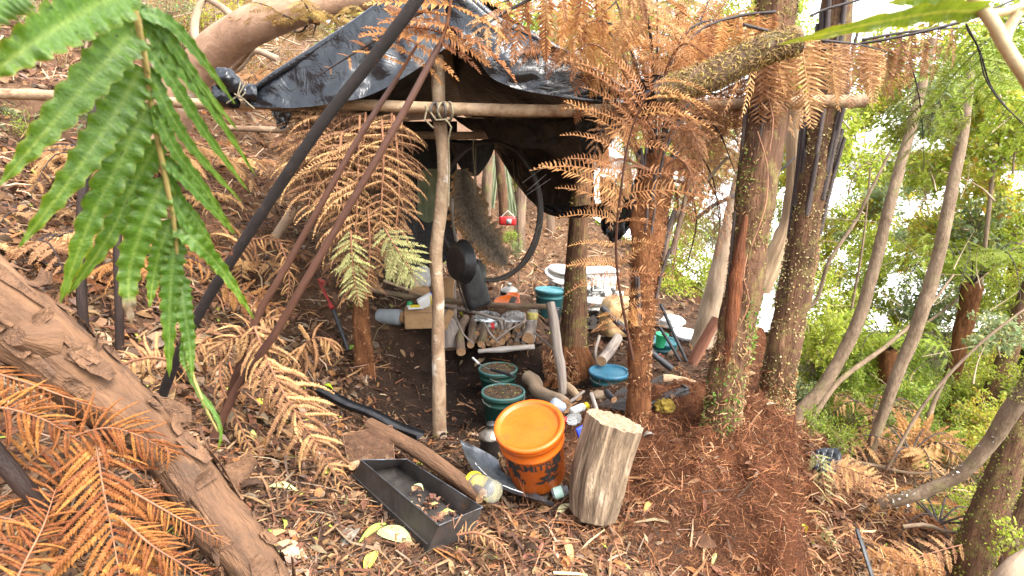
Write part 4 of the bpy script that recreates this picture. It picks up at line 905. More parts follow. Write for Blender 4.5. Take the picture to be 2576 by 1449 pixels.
blech(((40, -40, .45), (-10, -10, .44), (-60, 40, .43), (-110, 60, .43)), 110, 81, gf)
# --- one close yellow green leaf at the top right with pale stalks
gl = thing('green_fern', 'yellow green fern leaf seen edge on at the top right on pale blurred stalks', 'fern', A(2490, 30, .62))
blech(((2490, 32, .62), (2370, 30, .61), (2180, 62, .60), (1958, 112, .60)), 62, 90, gl, lobes=6, tint=(2.3, 1.5, 1.2), facing=.9)
blech(((2400, 0, .63), (2330, -5, .62), (2280, 0, .62), (2230, 8, .62)), 40, 91, gl, lobes=4, tint=(2.2, 1.5, 1.2), facing=.5)
m_palestalk = M('pale_stalk', (0.45, 0.33, 0.16), (0.60, 0.47, 0.28), scale=20, rough=.5, bump=.1)
for pts, r in ((((2400, -420, .62), (2440, -40, .62), (2470, 20, .62), (2500, 60, .62), (2530, 120, .62), (2600, 230, .62), (2800, 600, .64), (2900, 1000, .66)), .0062), (((2560, 30, .62), (2535, 80, .62), (2525, 115, .62)), .005), (((2490, 35, .62), (2530, 30, .62), (2600, 5, .62)), .004)):
    mb = MB(); tube(mb, AP(*pts), r, m=8); obj('stalk', mb, m_palestalk, gl)

# --- the three long leaning stalks in front of the shelter
mb = MB(); tube(mb, AP((1320, -420, 1.58), (1190, -220, 1.6), (1075, -40, 1.62), (1020, 40, 1.63), (940, 145, 1.65), (800, 325, 1.68), (640, 565, 1.74), (500, 790, 1.82), (425, 950, 1.90), (385, 1080, 1.96), (368, 1215, 2.0)), [.017, .017, .0172, .0168, .0164, .0160, .0160, .0165, .0178, .022], m=18, lump=.05, ls=40, n=90)
obj('fern_stalk', mb, m_stipebig, loc=A(368, 1215, 2.0), label='thick rough black fern stalk leaning across from lower left to top centre', cat='fern stalk')
root = thing('dead_frond', 'brown fern stalk with orange pinnae, right one of the leaning pair before the shelter', 'fern frond', A(515, 1150, 2.3))
frond(AP((1108, 108, 2.18), (1122, 70, 2.17), (1132, 20, 2.15), (1140, -40, 2.13), (1146, -110, 2.1)), .008, 8, W(215, 2.2), 'feather', m_dead, t0=0, ang=84, droop=.36, prof=P2, root=root, tilt=-.12)
mb = MB(); tube(mb, AP((1108, 108, 2.18), (1012, 288, 2.18), (900, 482, 2.2), (762, 718, 2.22), (690, 842, 2.25), (600, 970, 2.27), (515, 1150, 2.3)), [.012, .013, .0142, .0155, .0165, .0175, .019], m=12, lump=.04, n=70); obj('stalk', mb, m_stipered, root)
root = thing('dead_frond', 'brown fern stalk with orange pinnae, left one of the leaning pair before the shelter', 'fern frond', A(560, 1080, 2.35))
frond(AP((1000, 195, 2.3), (1030, 145, 2.28), (1062, 92, 2.26), (1105, 30, 2.24)), .007, 6, W(150, 2.3), 'feather', m_dead, t0=0, ang=86, droop=.4, prof=P2, root=root)
mb = MB(); tube(mb, AP((1000, 195, 2.3), (900, 352, 2.3), (782, 560, 2.32), (702, 702, 2.33), (650, 792, 2.34), (600, 930, 2.35), (545, 1100, 2.36)), [.010, .012, .0135, .015, .0155, .017, .018], m=12, lump=.04, n=70); obj('stalk', mb, m_stipered, root)
for lab, pts, r in (('dark grooved fern stalk rising from the slope behind the green fern, beside the paperbark trunk', ((214, 860, 2.5), (206, 760, 2.5), (203, 600, 2.52), (215, 420, 2.55), (245, 240, 2.6), (285, 60, 2.65), (310, -40, 2.7)), .022),
                    ('dark fern stalk standing just right of the other one behind the green fern', ((301, 880, 2.55), (300, 780, 2.55), (296, 640, 2.56), (300, 500, 2.58), (330, 350, 2.6)), .019),
                    ('black hairy fern stalk sloping down through the rust fronds at the lower left edge', ((-60, 1090, 1.3), (0, 1150, 1.32), (60, 1225, 1.34), (140, 1295, 1.38), (175, 1330, 1.42)), .022),
                    ('black fern stalk stub poking up among the rust fronds near the bottom left', ((70, 1330, 1.5), (100, 1390, 1.5), (125, 1440, 1.5)), .015),
                    ('short sawn branch stub beside the golden bundle', ((745, 522, 3.4), (720, 555, 3.4), (690, 600, 3.42)), .032)):
    mb = MB(); tube(mb, AP(*pts), [r, r * .95, r * .85], m=12, lump=.06, ls=30); obj('fern_stalk', mb, m_stipe if 'sawn' not in lab else m_barkpale, loc=AP(*pts)[0], label=lab, cat='fern stalk' if 'sawn' not in lab else 'branch')

# --- golden bundle hanging from the beam
GB = 'dead golden fronds hung from the front beam'
def gold(lab, pts, n, L, kind='brush', mat=None, **k):
    return frond(AP(*pts), .006, int(n * 1.25), W(L, pts[0][2]), kind, mat or m_gold, name='dead_frond', label=lab, group=k.pop('group', GB), jit=12, **k)
gold('dark curled frond at the back of the hanging bundle, left of the shelter post', ((850, 284, 2.98), (850, 380, 2.98), (852, 480, 2.98), (860, 600, 2.97), (870, 690, 2.96)), 15, 175, mat=m_golddk, t0=.0, ang=90, droop=.12, prof=P2)
gold('dark curled frond at the top right of the hanging bundle under the beam', ((985, 284, 2.97), (985, 360, 2.97), (985, 440, 2.96), (980, 560, 2.96)), 13, 120, mat=m_golddk, t0=.0, ang=90, droop=.12, prof=P2)
gold('dark curled frond behind the left of the hanging bundle', ((780, 284, 2.99), (775, 360, 2.99), (775, 440, 2.98), (790, 520, 2.98)), 13, 120, mat=m_golddk, t0=.0, ang=92, droop=.14, prof=P2)
gold('dark curled frond in the middle of the hanging bundle close under the beam', ((920, 282, 2.96), (915, 360, 2.95), (915, 450, 2.95), (920, 540, 2.95)), 15, 150, mat=m_golddk, t0=.0, ang=94, droop=.08, prof=P2)
gold('umber frond at the far left of the hanging bundle under the beam', ((745, 284, 3.0), (745, 340, 3.0), (750, 400, 3.0), (765, 470, 3.0)), 14, 95, mat=m_golddk, kind='feather', t0=.0, ang=86, droop=.2, prof=P2)
gold('umber frond low behind the hanging bundle', ((900, 470, 2.99), (900, 560, 2.98), (905, 640, 2.98), (915, 720, 2.98)), 14, 110, mat=m_golddk, kind='feather', t0=.0, ang=86, droop=.2, prof=P2)
gold('umber frond high behind the hanging bundle', ((880, 284, 3.0), (880, 370, 3.0), (882, 470, 3.0), (885, 560, 3.0)), 16, 165, mat=m_golddk, kind='feather', t0=.0, ang=88, droop=.12, prof=P2)
gold('umber frond behind the right side of the hanging bundle', ((1010, 300, 3.0), (1012, 400, 2.99), (1005, 500, 2.99), (1000, 590, 2.99)), 15, 85, mat=m_golddk, kind='feather', t0=.0, ang=88, droop=.15, prof=P2)
gold('golden curled frond overlapping the middle of the hanging bundle', ((860, 330, 2.88), (850, 420, 2.86), (848, 510, 2.85), (862, 600, 2.86)), 15, 130, t0=.0, ang=96, droop=.14, prof=P2)
gold('golden curled frond over the right side of the hanging bundle', ((960, 300, 2.88), (965, 400, 2.86), (960, 500, 2.86), (955, 600, 2.86)), 15, 112, t0=.0, ang=96, droop=.14, prof=P2)
gold('golden curled frond filling the middle of the hanging bundle', ((905, 290, 2.9), (902, 400, 2.88), (898, 520, 2.86), (892, 640, 2.86), (898, 745, 2.87)), 17, 178, t0=.10, ang=94, droop=.10, prof=lambda x: (.95 - .62 * x ** 1.6))
gold('golden curled frond at the left of the hanging bundle behind the black stalk', ((812, 284, 2.93), (800, 350, 2.92), (790, 430, 2.9), (775, 530, 2.88)), 13, 128, t0=.02, ang=92, droop=.16, prof=P2)
gold('golden curled frond at the right of the hanging bundle beside the post', ((990, 290, 2.92), (1000, 390, 2.9), (1003, 500, 2.89), (990, 620, 2.9), (985, 680, 2.9)), 15, 100, t0=.05, ang=94, droop=.10, prof=P2)
gold('narrow golden frond low in the hanging bundle', ((925, 520, 2.86), (930, 600, 2.85), (928, 680, 2.85), (920, 758, 2.85)), 13, 58, t0=.0, ang=92, droop=.2, prof=P1)
gold('fading green frond tip at the bottom left of the hanging bundle', ((882, 580, 2.82), (886, 650, 2.81), (892, 710, 2.81), (906, 772, 2.81)), 17, 62, kind='feather', mat=m_fernpale, t0=.0, ang=70, droop=.2)
gold('fading green frond tip at the right of the hanging bundle', ((968, 575, 2.82), (1000, 630, 2.81), (1028, 672, 2.8), (1052, 722, 2.8)), 16, 78, kind='feather', mat=m_fernpale, t0=.0, ang=72, droop=.2)
_g = gold
def gold(*a, **k): return _g(*a, **dict(dict(kind='rope'), **k))
# --- curled fronds on the slope
SL = 'dead curled fronds lying on the slope'
gold('long golden curled frond trailing down the slope to the metal tray', ((640, 822, 2.3), (672, 905, 2.26), (712, 985, 2.24), (765, 1070, 2.24), (822, 1160, 2.26), (892, 1262, 2.28)), 30, 128, t0=.0, ang=72, droop=.10, prof=lambda x: (.78 + .35 * math.sin(x * 3)) * (1 - .75 * x ** 3), group=SL)
gold('golden curled frond fanning left above the trailing one', ((700, 838, 2.35), (640, 838, 2.33), (570, 858, 2.32), (522, 905, 2.32)), 13, 105, t0=.05, ang=80, droop=.45, group=SL)
gold('golden curled frond bent over between the two brown stalks', ((560, 905, 2.4), (610, 832, 2.38), (660, 800, 2.37), (715, 812, 2.36)), 13, 85, t0=.05, ang=78, droop=.5, group=SL)
gold('golden curled frond drooping beside the two black stalk feet', ((560, 880, 2.35), (555, 960, 2.34), (590, 1040, 2.33), (625, 1120, 2.32), (640, 1170, 2.32)), 16, 72, t0=.0, ang=70, droop=.35, group=SL)
gold('orange curled frond high on the slope under the golden bundle', ((560, 655, 3.1), (610, 612, 3.1), (670, 600, 3.1), (745, 625, 3.1)), 13, 70, mat=m_deadtan, t0=.05, ang=80, droop=.5, group=SL)
gold('orange narrow frond hanging between the two brown stalks', ((705, 610, 3.0), (722, 660, 3.0), (728, 710, 3.0), (722, 760, 3.0)), 12, 48, mat=m_deadtan, t0=.0, ang=80, droop=.3, group=SL)
gold('rusty frond lying behind the brown stalks on the slope', ((560, 720, 3.3), (620, 740, 3.3), (690, 770, 3.25), (740, 800, 3.2)), 13, 62, kind='feather', mat=m_dead, t0=.0, ang=78, droop=.3, group=SL)
gold('drooping pale brown frond at the edge of the pit beside the fern stump', ((740, 905, 2.95), (770, 862, 2.92), (812, 850, 2.9), (855, 885, 2.9)), 11, 105, mat=m_deadtan, t0=.0, ang=84, droop=1.1, group=SL)
gold('golden frond lying behind the paperbark trunk under the green fern', ((425, 905, 2.1), (370, 900, 2.1), (300, 925, 2.08), (240, 990, 2.05)), 14, 85, t0=.0, ang=74, droop=.25, group=SL)
gold('tan frond curled on the ground right of the paperbark trunk', ((520, 850, 2.6), (490, 880, 2.58), (440, 930, 2.5), (400, 985, 2.4)), 12, 70, t0=.0, ang=74, droop=.25, group=SL)
gold('small yellow fern tip lying left of the metal tray', ((820, 1282, 2.2), (860, 1272, 2.19), (900, 1280, 2.18), (925, 1290, 2.18)), 9, 26, kind='feather', mat=m_fernpale, t0=0, ang=74, droop=.2, group=SL)
gold('tan fern scraps lying below the ring handles of the tray', ((1150, 1345, 1.93), (1200, 1340, 1.92), (1260, 1370, 1.88), (1300, 1440, 1.8)), 14, 42, kind='rope', mat=m_deadtan, t0=0, ang=70, droop=.2, group=SL)
# --- rust coloured fronds in the lower left corner
RU = 'rust coloured dead fronds in the lower left corner'
def rust(lab, pts, n, L, kind='rope', mat=None, **k):
    return frond(AP(*pts), .0032, int(n * 1.4), W(L, pts[0][2]), 'cord' if kind == 'rope' else kind, mat or m_rust, name='dead_frond', label=lab, group=RU, wide=1.15, **k)
rust('big rust coloured frond pointing down with a pale pink midrib, in the bottom left corner', ((238, 1090, 1.42), (248, 1160, 1.38), (262, 1240, 1.34), (280, 1330, 1.30), (302, 1450, 1.24), (320, 1540, 1.2)), 19, 260, kind='rope', t0=.05, ang=66, droop=.12, prof=lambda x: .62 + .4 * x)
rust('rust coloured frond arching over to the right above the big one', ((20, 1215, 1.36), (120, 1130, 1.38), (250, 1078, 1.40), (340, 1092, 1.44), (430, 1140, 1.48)), 20, 150, kind='rope', t0=.0, ang=66, droop=.35, prof=P2)
rust('rust coloured frond across the left edge below the paperbark trunk', ((-60, 1020, 1.3), (30, 1030, 1.32), (120, 1060, 1.36), (215, 1120, 1.4)), 15, 130, kind='rope', t0=.0, ang=70, droop=.3, prof=P2)
rust('rust coloured frond hanging from the left edge under the paperbark trunk', ((-40, 930, 1.36), (60, 960, 1.38), (170, 1000, 1.42), (290, 1040, 1.48)), 15, 105, kind='rope', t0=.0, ang=76, droop=.8, prof=P2)
rust('rust coloured frond pointing right below the big one', ((330, 1235, 1.36), (400, 1275, 1.36), (480, 1320, 1.36), (578, 1370, 1.38)), 18, 80, kind='rope', t0=.0, ang=62, droop=.2)
rust('rust coloured frond at the bottom edge beside the paperbark trunk', ((300, 1300, 1.3), (380, 1370, 1.28), (460, 1420, 1.27), (560, 1480, 1.26)), 16, 95, kind='rope', t0=.0, ang=64, droop=.2)
rust('rust coloured frond filling the bottom left edge', ((30, 1480, 1.15), (70, 1400, 1.2), (110, 1320, 1.25), (140, 1230, 1.3)), 16, 150, kind='rope', t0=.0, ang=66, droop=.2, prof=P2)
rust('rust coloured frond at the far left edge below the black hairy stalk', ((-80, 1290, 1.25), (0, 1300, 1.28), (90, 1330, 1.3), (190, 1390, 1.3)), 15, 110, kind='rope', t0=.0, ang=66, droop=.25, prof=P2)
rust('small curled rust frond hooked against the black stalk foot', ((405, 1105, 1.55), (425, 1145, 1.54), (418, 1195, 1.54), (380, 1235, 1.52), (330, 1260, 1.5)), 15, 55, kind='rope', t0=.0, ang=66, droop=.2, sides=(-1, 1))
rust('rust frond lying behind the paperbark trunk', ((120, 990, 1.9), (190, 975, 1.9), (270, 960, 1.9), (360, 960, 1.95)), 13, 75, kind='feather', mat=m_dead, t0=.0, ang=74, droop=.35)

# --- the orange frond standing before the middle tree fern
frond(AP((1592, 905, 2.62), (1572, 800, 2.55), (1555, 700, 2.48), (1550, 600, 2.42), (1562, 480, 2.36), (1580, 360, 2.32), (1612, 270, 2.28), (1660, 190, 2.25)), .0075, 24, W(178, 2.35), 'arch', m_deadpale, t0=.10, ang=66, droop=.02,
      prof=lambda x: .50 + .56 * sstep(np.array(x), .05, .55) * (1 - .45 * x ** 4), name='dead_frond', label='big orange comb like frond on a red stalk standing before the middle tree fern', stalk=m_stipered, tilt=-.1)
frond(AP((1560, 800, 2.6), (1572, 780, 2.55), (1600, 770, 2.5), (1608, 820, 2.5)), .004, 6, W(60, 2.5), 'comb', m_dead, t0=0, droop=.6, name='dead_frond', label='short orange sprig drooping low on the red stalk of the comb like frond')
# --- crown of dead fronds on the middle tree fern
for pts, n, L, kind, mt_, dr in (
    (((1662, 400, 2.85), (1722, 300, 2.9), (1800, 320, 3.0), (1852, 440, 3.1)), 17, 105, 'comb', m_deadtan, .5), (((1660, 400, 2.85), (1745, 250, 2.95), (1850, 255, 3.1), (1905, 370, 3.2)), 17, 120, 'comb', m_deadtan, .6),
    (((1665, 430, 2.85), (1730, 370, 2.95), (1790, 440, 3.05), (1812, 570, 3.1)), 17, 95, 'comb', m_deadtan, .4), (((1672, 450, 2.85), (1728, 470, 2.9), (1752, 560, 2.95), (1725, 680, 2.95)), 16, 85, 'comb', m_deadtan, .4),
    (((1640, 400, 2.9), (1608, 220, 2.95), (1570, 70, 3.0), (1530, -70, 3.0)), 15, 120, 'comb', m_dead, .55), (((1648, 400, 2.9), (1652, 210, 2.95), (1654, 20, 3.0), (1650, -110, 3.0)), 15, 130, 'comb', m_deadtan, .55),
    (((1655, 400, 2.9), (1702, 250, 2.98), (1745, 100, 3.05), (1800, -40, 3.1)), 15, 130, 'comb', m_deadtan, .6), (((1622, 420, 2.85), (1560, 330, 2.85), (1512, 330, 2.85), (1482, 450, 2.85)), 14, 55, 'feather', m_gold, .4),
    (((1648, 400, 2.9), (1590, 130, 2.85), (1500, 50, 2.8), (1420, 130, 2.75)), 16, 140, 'comb', m_dead, .9), (((1650, 390, 2.9), (1700, 120, 2.9), (1810, 50, 2.95), (1920, 130, 3.0)), 17, 130, 'comb', m_dead, .8),
    (((1680, 420, 3.0), (1830, 260, 3.3), (1930, 250, 3.5), (1980, 330, 3.6)), 16, 130, 'comb', m_deadtan, .8), (((1660, 430, 3.1), (1740, 420, 3.4), (1840, 400, 3.6), (1900, 480, 3.7)), 15, 110, 'comb', m_deadtan, .7),
    (((1630, 420, 2.9), (1520, 210, 2.9), (1400, 120, 2.9), (1300, 140, 2.9)), 16, 120, 'comb', m_dead, 1.0), (((1640, 410, 2.9), (1640, 120, 2.75), (1600, -20, 2.6), (1520, 30, 2.5)), 15, 130, 'comb', m_deadtan, .9),
    (((1650, 420, 3.0), (1560, 120, 3.3), (1430, 20, 3.5), (1300, 40, 3.6)), 15, 130, 'comb', m_deadtan, .8)):
    frond(AP(*pts), .009, n, W(L, pts[1][2]), kind, mt_, t0=.22, ang=78, droop=dr, root=t1r, joined=True, stalk=m_stipe)
for k, (pts, n, L) in enumerate((
    (((1650, 420, 2.95), (1700, 330, 3.1), (1760, 330, 3.2), (1790, 420, 3.3)), 16, 100), (((1660, 420, 3.0), (1760, 330, 3.2), (1850, 350, 3.4), (1880, 470, 3.5)), 16, 110), (((1640, 420, 3.0), (1590, 250, 3.2), (1500, 190, 3.4), (1440, 230, 3.5)), 15, 90),
    (((1655, 410, 3.0), (1690, 200, 3.2), (1740, 60, 3.4), (1830, 10, 3.6)), 16, 140), (((1650, 400, 3.0), (1620, 170, 3.3), (1560, 20, 3.5), (1470, -30, 3.7)), 16, 140), (((1670, 440, 2.95), (1750, 420, 3.05), (1810, 520, 3.1), (1800, 650, 3.15)), 16, 80),
    (((1650, 400, 2.8), (1640, 330, 2.7), (1590, 300, 2.62), (1540, 350, 2.58)), 16, 75), (((1655, 400, 2.8), (1690, 330, 2.72), (1740, 330, 2.68), (1770, 420, 2.66)), 16, 75), (((1660, 430, 2.8), (1710, 400, 2.75), (1745, 460, 2.72), (1740, 560, 2.7)), 16, 70), (((1640, 430, 2.8), (1580, 420, 2.72), (1540, 480, 2.7), (1535, 580, 2.7)), 16, 62),
    (((1660, 390, 3.0), (1720, 150, 3.1), (1800, 90, 3.2), (1870, 170, 3.3)), 17, 110), (((1650, 390, 2.9), (1580, 200, 2.8), (1490, 110, 2.75), (1400, 170, 2.7)), 17, 95), (((1655, 380, 2.85), (1670, 200, 2.7), (1720, 110, 2.6), (1790, 150, 2.55)), 16, 95),
    (((1660, 450, 2.9), (1700, 480, 2.92), (1705, 590, 2.92), (1690, 700, 2.9)), 14, 60), (((1640, 430, 2.8), (1560, 400, 2.7), (1500, 450, 2.65), (1490, 560, 2.65)), 14, 70))):
    frond(AP(*pts), .008, n, W(L, pts[1][2]), 'arch' if k % 3 else 'comb', m_deadtan if k % 2 else m_deadpale, t0=.2, ang=78, droop=.5, root=t1r, joined=True, stalk=m_rachis)
# --- curtain of pinnae on the right
def curtain(lab, pts, n, L, mat, sides, kind='comb', prof=P2, dr=4.0, wide=1.0, group='hanging dead pinnae above the right trunks', name='dead_frond', stalk=None):
    return frond(AP(*pts), .008, n, W(L, pts[0][2]), kind, mat, t0=0, ang=86, droop=dr, sides=sides, prof=prof, name=name, label=lab, group=group, stalk=stalk or m_stipe, wide=wide)
curtain('long even curtain of tan pinnae hanging over the beam end between the two mossy trunks', ((1870, 62, 2.72), (1960, 84, 2.74), (2060, 100, 2.76), (2160, 112, 2.78), (2230, 130, 2.8)), 16, 235, m_deadtan, (-1, 1), prof=lambda x: .85 + .25 * math.sin(x * 3.1) - .5 * x)
curtain('orange pinnae drooping over the mossy branch', ((1950, 30, 2.85), (1860, 40, 2.85), (1770, 70, 2.8), (1700, 140, 2.7)), 9, 150, m_dead, (-1, 1))
curtain('tan pinnae hanging behind the mossy branch', ((1960, 170, 3.1), (1880, 200, 3.1), (1800, 240, 3.1), (1740, 300, 3.1)), 9, 170, m_deadtan, (-1, 1))
curtain('sparse brown pinnae hanging right of the beam end', ((2170, 100, 3.1), (2250, 85, 3.1), (2330, 75, 3.1), (2420, 70, 3.1)), 8, 175, M('dead_fern_brown', (0.20, 0.09, 0.035), (0.34, 0.17, 0.07), scale=7, rough=.7, bump=0, rnd=.25, trans=.3), (-1, 1), kind='green')
curtain('orange pinnae hanging over the right slope of the black tarp', ((1520, -70, 2.7), (1440, -40, 2.65), (1340, -20, 2.6), (1250, 10, 2.55)), 6, 205, m_dead, (-1, 1), kind='feather')
curtain('pale orange pinnae above the ridge of the black tarp', ((1420, -40, 2.5), (1330, 0, 2.5), (1240, 50, 2.45), (1190, 110, 2.4)), 7, 130, m_deadtan, (-1, 1), kind='feather', dr=.9)
curtain('orange pinnae reaching left over the left flap of the tarp', ((1120, 10, 2.3), (1060, 30, 2.3), (1000, 65, 2.3), (930, 110, 2.3), (800, 190, 2.3)), 12, 62, m_dead, (-1, 1), kind='feather', dr=.2, prof=P1)
curtain('bright pinnae dangling from the top edge beside the tree fern crown', ((1560, -60, 2.4), (1590, -50, 2.4), (1630, -40, 2.4)), 3, 130, m_deadtan, (-1, 1), kind='feather')
# green hanging fronds top right
GRN = 'green tree fern fronds overhead at the upper right'
for lab, pts, n, L, mt_ in (('green frond overhead on the thin black twig at the right edge', ((2430, 60, 3.2), (2465, 130, 3.2), (2495, 220, 3.25), (2560, 300, 3.3), (2660, 400, 3.3)), 14, 190, m_ferngreen),
                       ('brown tinged green frond hanging left of the overhead green one', ((2260, 90, 3.6), (2300, 190, 3.6), (2318, 290, 3.6), (2325, 420, 3.6)), 14, 150, M('fern_olive', (0.12, 0.10, 0.02), (0.17, 0.2, 0.03), scale=4, rough=.5, bump=0, rnd=.3, trans=.45)),
                       ('wide green frond overhead behind the thin dark stalk', ((2620, 40, 3.8), (2500, 90, 3.8), (2400, 190, 3.8), (2330, 320, 3.8)), 15, 170, m_ferngreen)):
    frond(AP(*pts), .005, n, W(L, pts[0][2]), 'green', mt_, t0=0, ang=78, droop=.35, name='green_frond', label=lab, group=GRN, stalk=m_stipe)
# small fronds at the right of the root mound
SM = 'small fern fronds beside the root mound'
for lab, pts, n, L, mt_, kd in (('orange frond drooping over the edge of the root mound', ((2090, 1165, 3.3), (2150, 1185, 3.2), (2200, 1210, 3.15), (2240, 1280, 3.1)), 15, 45, m_deadtan, 'feather'),
        ('tan frond lying beside the bent lichen branch', ((2080, 1190, 3.4), (2130, 1190, 3.4), (2180, 1215, 3.35), (2215, 1250, 3.3)), 13, 60, m_deadtan, 'feather'),
        ('pale green frond hanging down the right side of the root mound', ((2040, 1130, 3.0), (2062, 1165, 2.95), (2075, 1230, 2.92), (2085, 1275, 2.9)), 14, 42, m_fernpale, 'green'),
        ('bright green frond arching beside the mossy double trunk', ((2260, 1290, 4.0), (2330, 1250, 4.0), (2400, 1240, 4.0), (2460, 1280, 3.95)), 18, 45, m_ferngreen, 'green'),
        ('little tan fern tip hanging at the foot of the mound', ((2130, 1305, 2.7), (2138, 1340, 2.7), (2145, 1390, 2.7)), 10, 24, m_deadtan, 'feather'),
        ('little olive fern tip hanging at the foot of the mound', ((2060, 1320, 2.6), (2085, 1350, 2.6), (2105, 1390, 2.6)), 10, 26, m_fernpale, 'feather'),
        ('tan fern piece lying on the ground below the sawn log', ((1545, 1360, 1.95), (1560, 1400, 1.9), (1585, 1449, 1.85), (1600, 1490, 1.8)), 11, 32, m_deadtan, 'coarse'),
        ('orange frond lying among dry litter below the lichen branch', ((2420, 1370, 3.0), (2330, 1395, 2.9), (2240, 1430, 2.8), (2180, 1470, 2.7)), 15, 70, m_deadtan, 'feather'),
        ('tan frond lying on the bottom right litter', ((2380, 1440, 2.6), (2300, 1420, 2.7), (2220, 1405, 2.8), (2150, 1400, 2.9)), 14, 65, m_dead, 'feather'),
        ('dry frond under the curved tan tree', ((2250, 1110, 4.8), (2310, 1090, 4.8), (2380, 1110, 4.8), (2430, 1160, 4.7)), 14, 75, m_dead, 'feather'),
        ('dry frond lying right of the black plastic scrap', ((2150, 1140, 4.6), (2210, 1120, 4.7), (2280, 1150, 4.6), (2330, 1200, 4.5)), 13, 60, m_deadtan, 'feather')):
    frond(AP(*pts), .003, n, W(L, pts[0][2]), kd, mt_, t0=0, ang=72, droop=.25, name='small_frond', label=lab, group=SM)
# ------------------------------------------------------------------ camp things
def axis_rot(up, spin=0.0):
    q = Vector((0, 0, 1)).rotation_difference(Vector(up).normalized())
    return (q.to_matrix() @ Matrix.Rotation(spin, 3, 'Z'))
def local_thing(name, label, cat, pos, up=(0, 0, 1), spin=0.0, group=None):
    o = thing(name, label, cat, tuple(pos), group, axis_rot(up, spin).to_euler(), world=False); return o
def L(prof, m=36): q = MB(); lathe(q, prof, m); return q
def bucket(label, pos, r, h, body, lidm, up=(0, 0, 1), lid=True, fill=None, handle=True, spin=0.0, taper=.86, hang=-1.0, name='bucket', rim=None):
    """pos = centre of the base; walls taper down, two stiffening rings under the rim, lid with a raised border"""
    b = local_thing(name, label, 'bucket', pos, up, spin)
    rb = r * taper
    def rr(z): return rb + (r - rb) * z / h
    prof = [(0, .004), (rb * .90, .004), (rb * .97, 0), (rb, .006), (rr(h * .68), h * .68), (rr(h * .70) + .006, h * .705), (rr(h * .73) + .006, h * .725), (rr(h * .75), h * .745),
            (rr(h * .86), h * .86), (rr(h * .88) + .007, h * .875), (rr(h) + .007, h * .93), (rr(h) + .003, h * .94), (rr(h) + .003, h), (rr(h) - .004, h), (rr(h) - .006, h * .9), (rb * .95, .012), (0, .012)]
    obj('body', L(prof, 48), body, b)
    if lid:
        R2 = rr(h) + .009; z = h * .965
        obj('lid', L([(R2 - .004, z - .012), (R2 + .001, z - .010), (R2 + .001, z + .006), (R2 - .003, z + .011), (R2 - .014, z + .012), (R2 - .021, z + .009), (R2 - .024, z - .001), (R2 - .030, z - .002), (R2 * .5, z - .001), (0, z)], 56), lidm, b)
    if rim is not None: obj('rim', L([(rr(h) + .002, h * .94), (rr(h) + .009, h * .95), (rr(h) + .009, h * .995), (rr(h) + .004, h + .004), (rr(h) - .004, h + .003), (rr(h) - .006, h * .97)], 48), rim, b)
    if fill is not None:
        rg = np.random.default_rng(int(h * 1e4)); th = np.linspace(0, 2 * np.pi, 40, endpoint=False); q = MB(); rad = np.linspace(0, rr(h) - .006, 9)
        Gp = np.stack([np.outer(rad, np.cos(th)), np.outer(rad, np.sin(th)), np.zeros((9, 40))], -1)
        Gp[..., 2] = h * .985 + .012 * fbm(Gp + 5, 22, 3, 4) + .008 * (1 - rad / rad.max())[:, None]
        Gc = np.concatenate([Gp, Gp[:, :1]], 1); grid(q, Gc); q.F = [f[:, ::-1] for f in q.F]; obj('soil', q, fill, b)
        n = 260; a = rg.random(n) * 6.28; ra = np.sqrt(rg.random(n)) * (rr(h) - .012)
        P = np.stack([ra * np.cos(a), ra * np.sin(a), np.full(n, h * .985 + .008)], -1); q = MB(); T = strip_tpl(.09, .1)
        inst(q, T[0], T[1], P, rg.normal(size=(n, 3)) * (1, 1, .25), np.tile((0, 0, 1.), (n, 1)) + .3 * rg.normal(size=(n, 3)), .006 + .03 * rg.random(n) ** 2, pal(rg, n, LIT, [1] * len(LIT)))
        obj('debris', q, m_litter, b, kind='stuff')
    if handle:
        q = MB(); rh = rr(h) + .012; t = np.linspace(0, np.pi, 15)
        tube(q, [(rh * math.cos(a), hang * rh * .95 * math.sin(a) * .75, h * .87 - .55 * abs(hang) * rh * math.sin(a) * .6) for a in t], .0022, m=6, n=30); obj('handle', q, m_alu, b)
    return b

# the orange bucket, leaning towards the camera
UP = norm(np.array((-.15, -.33, .92))); lidc = A(1331, 1071, 2.30); h = .315; base = lidc - UP * h * .965
ob = bucket('bright orange lidded bucket with worn black lettering, leaning beside the sawn log', base, .146, h, m_orange, m_orange, UP, handle=False, taper=.87)
Mo = Matrix.Translation(Vector(base)) @ axis_rot(UP).to_4x4(); Mi = Mo.inverted()
camL = Mi @ Vector(CAM); th_c = math.atan2(camL.y, camL.x)
def on_bucket(pts2, z_off, thk):   # flat shapes (metres along, height) wrapped on the wall facing the camera
    out = []
    for x, z in pts2:
        r = .146 * .87 + .146 * .13 * z / h + thk; a = th_c + x / .135; out.append((r * math.cos(a), r * math.sin(a), z))
    return out
tc_ = bpy.data.curves.new('lettering', 'FONT'); tc_.body = 'AMiTRE'; tc_.size = .058; tc_.align_x = 'CENTER'; tc_.offset = .0012
to = bpy.data.objects.new('lettering', tc_); COL.objects.link(to)
tm = bpy.data.meshes.new_from_object(to.evaluated_get(bpy.context.evaluated_depsgraph_get()))
bpy.data.objects.remove(to); bpy.data.curves.remove(tc_)
bm = bmesh.new(); bm.from_mesh(tm); bmesh.ops.triangulate(bm, faces=bm.faces)
for _ in range(2): bmesh.ops.subdivide_edges(bm, edges=[e for e in bm.edges if e.calc_length() > .012], cuts=1, use_grid_fill=True)
bmesh.ops.triangulate(bm, faces=bm.faces)
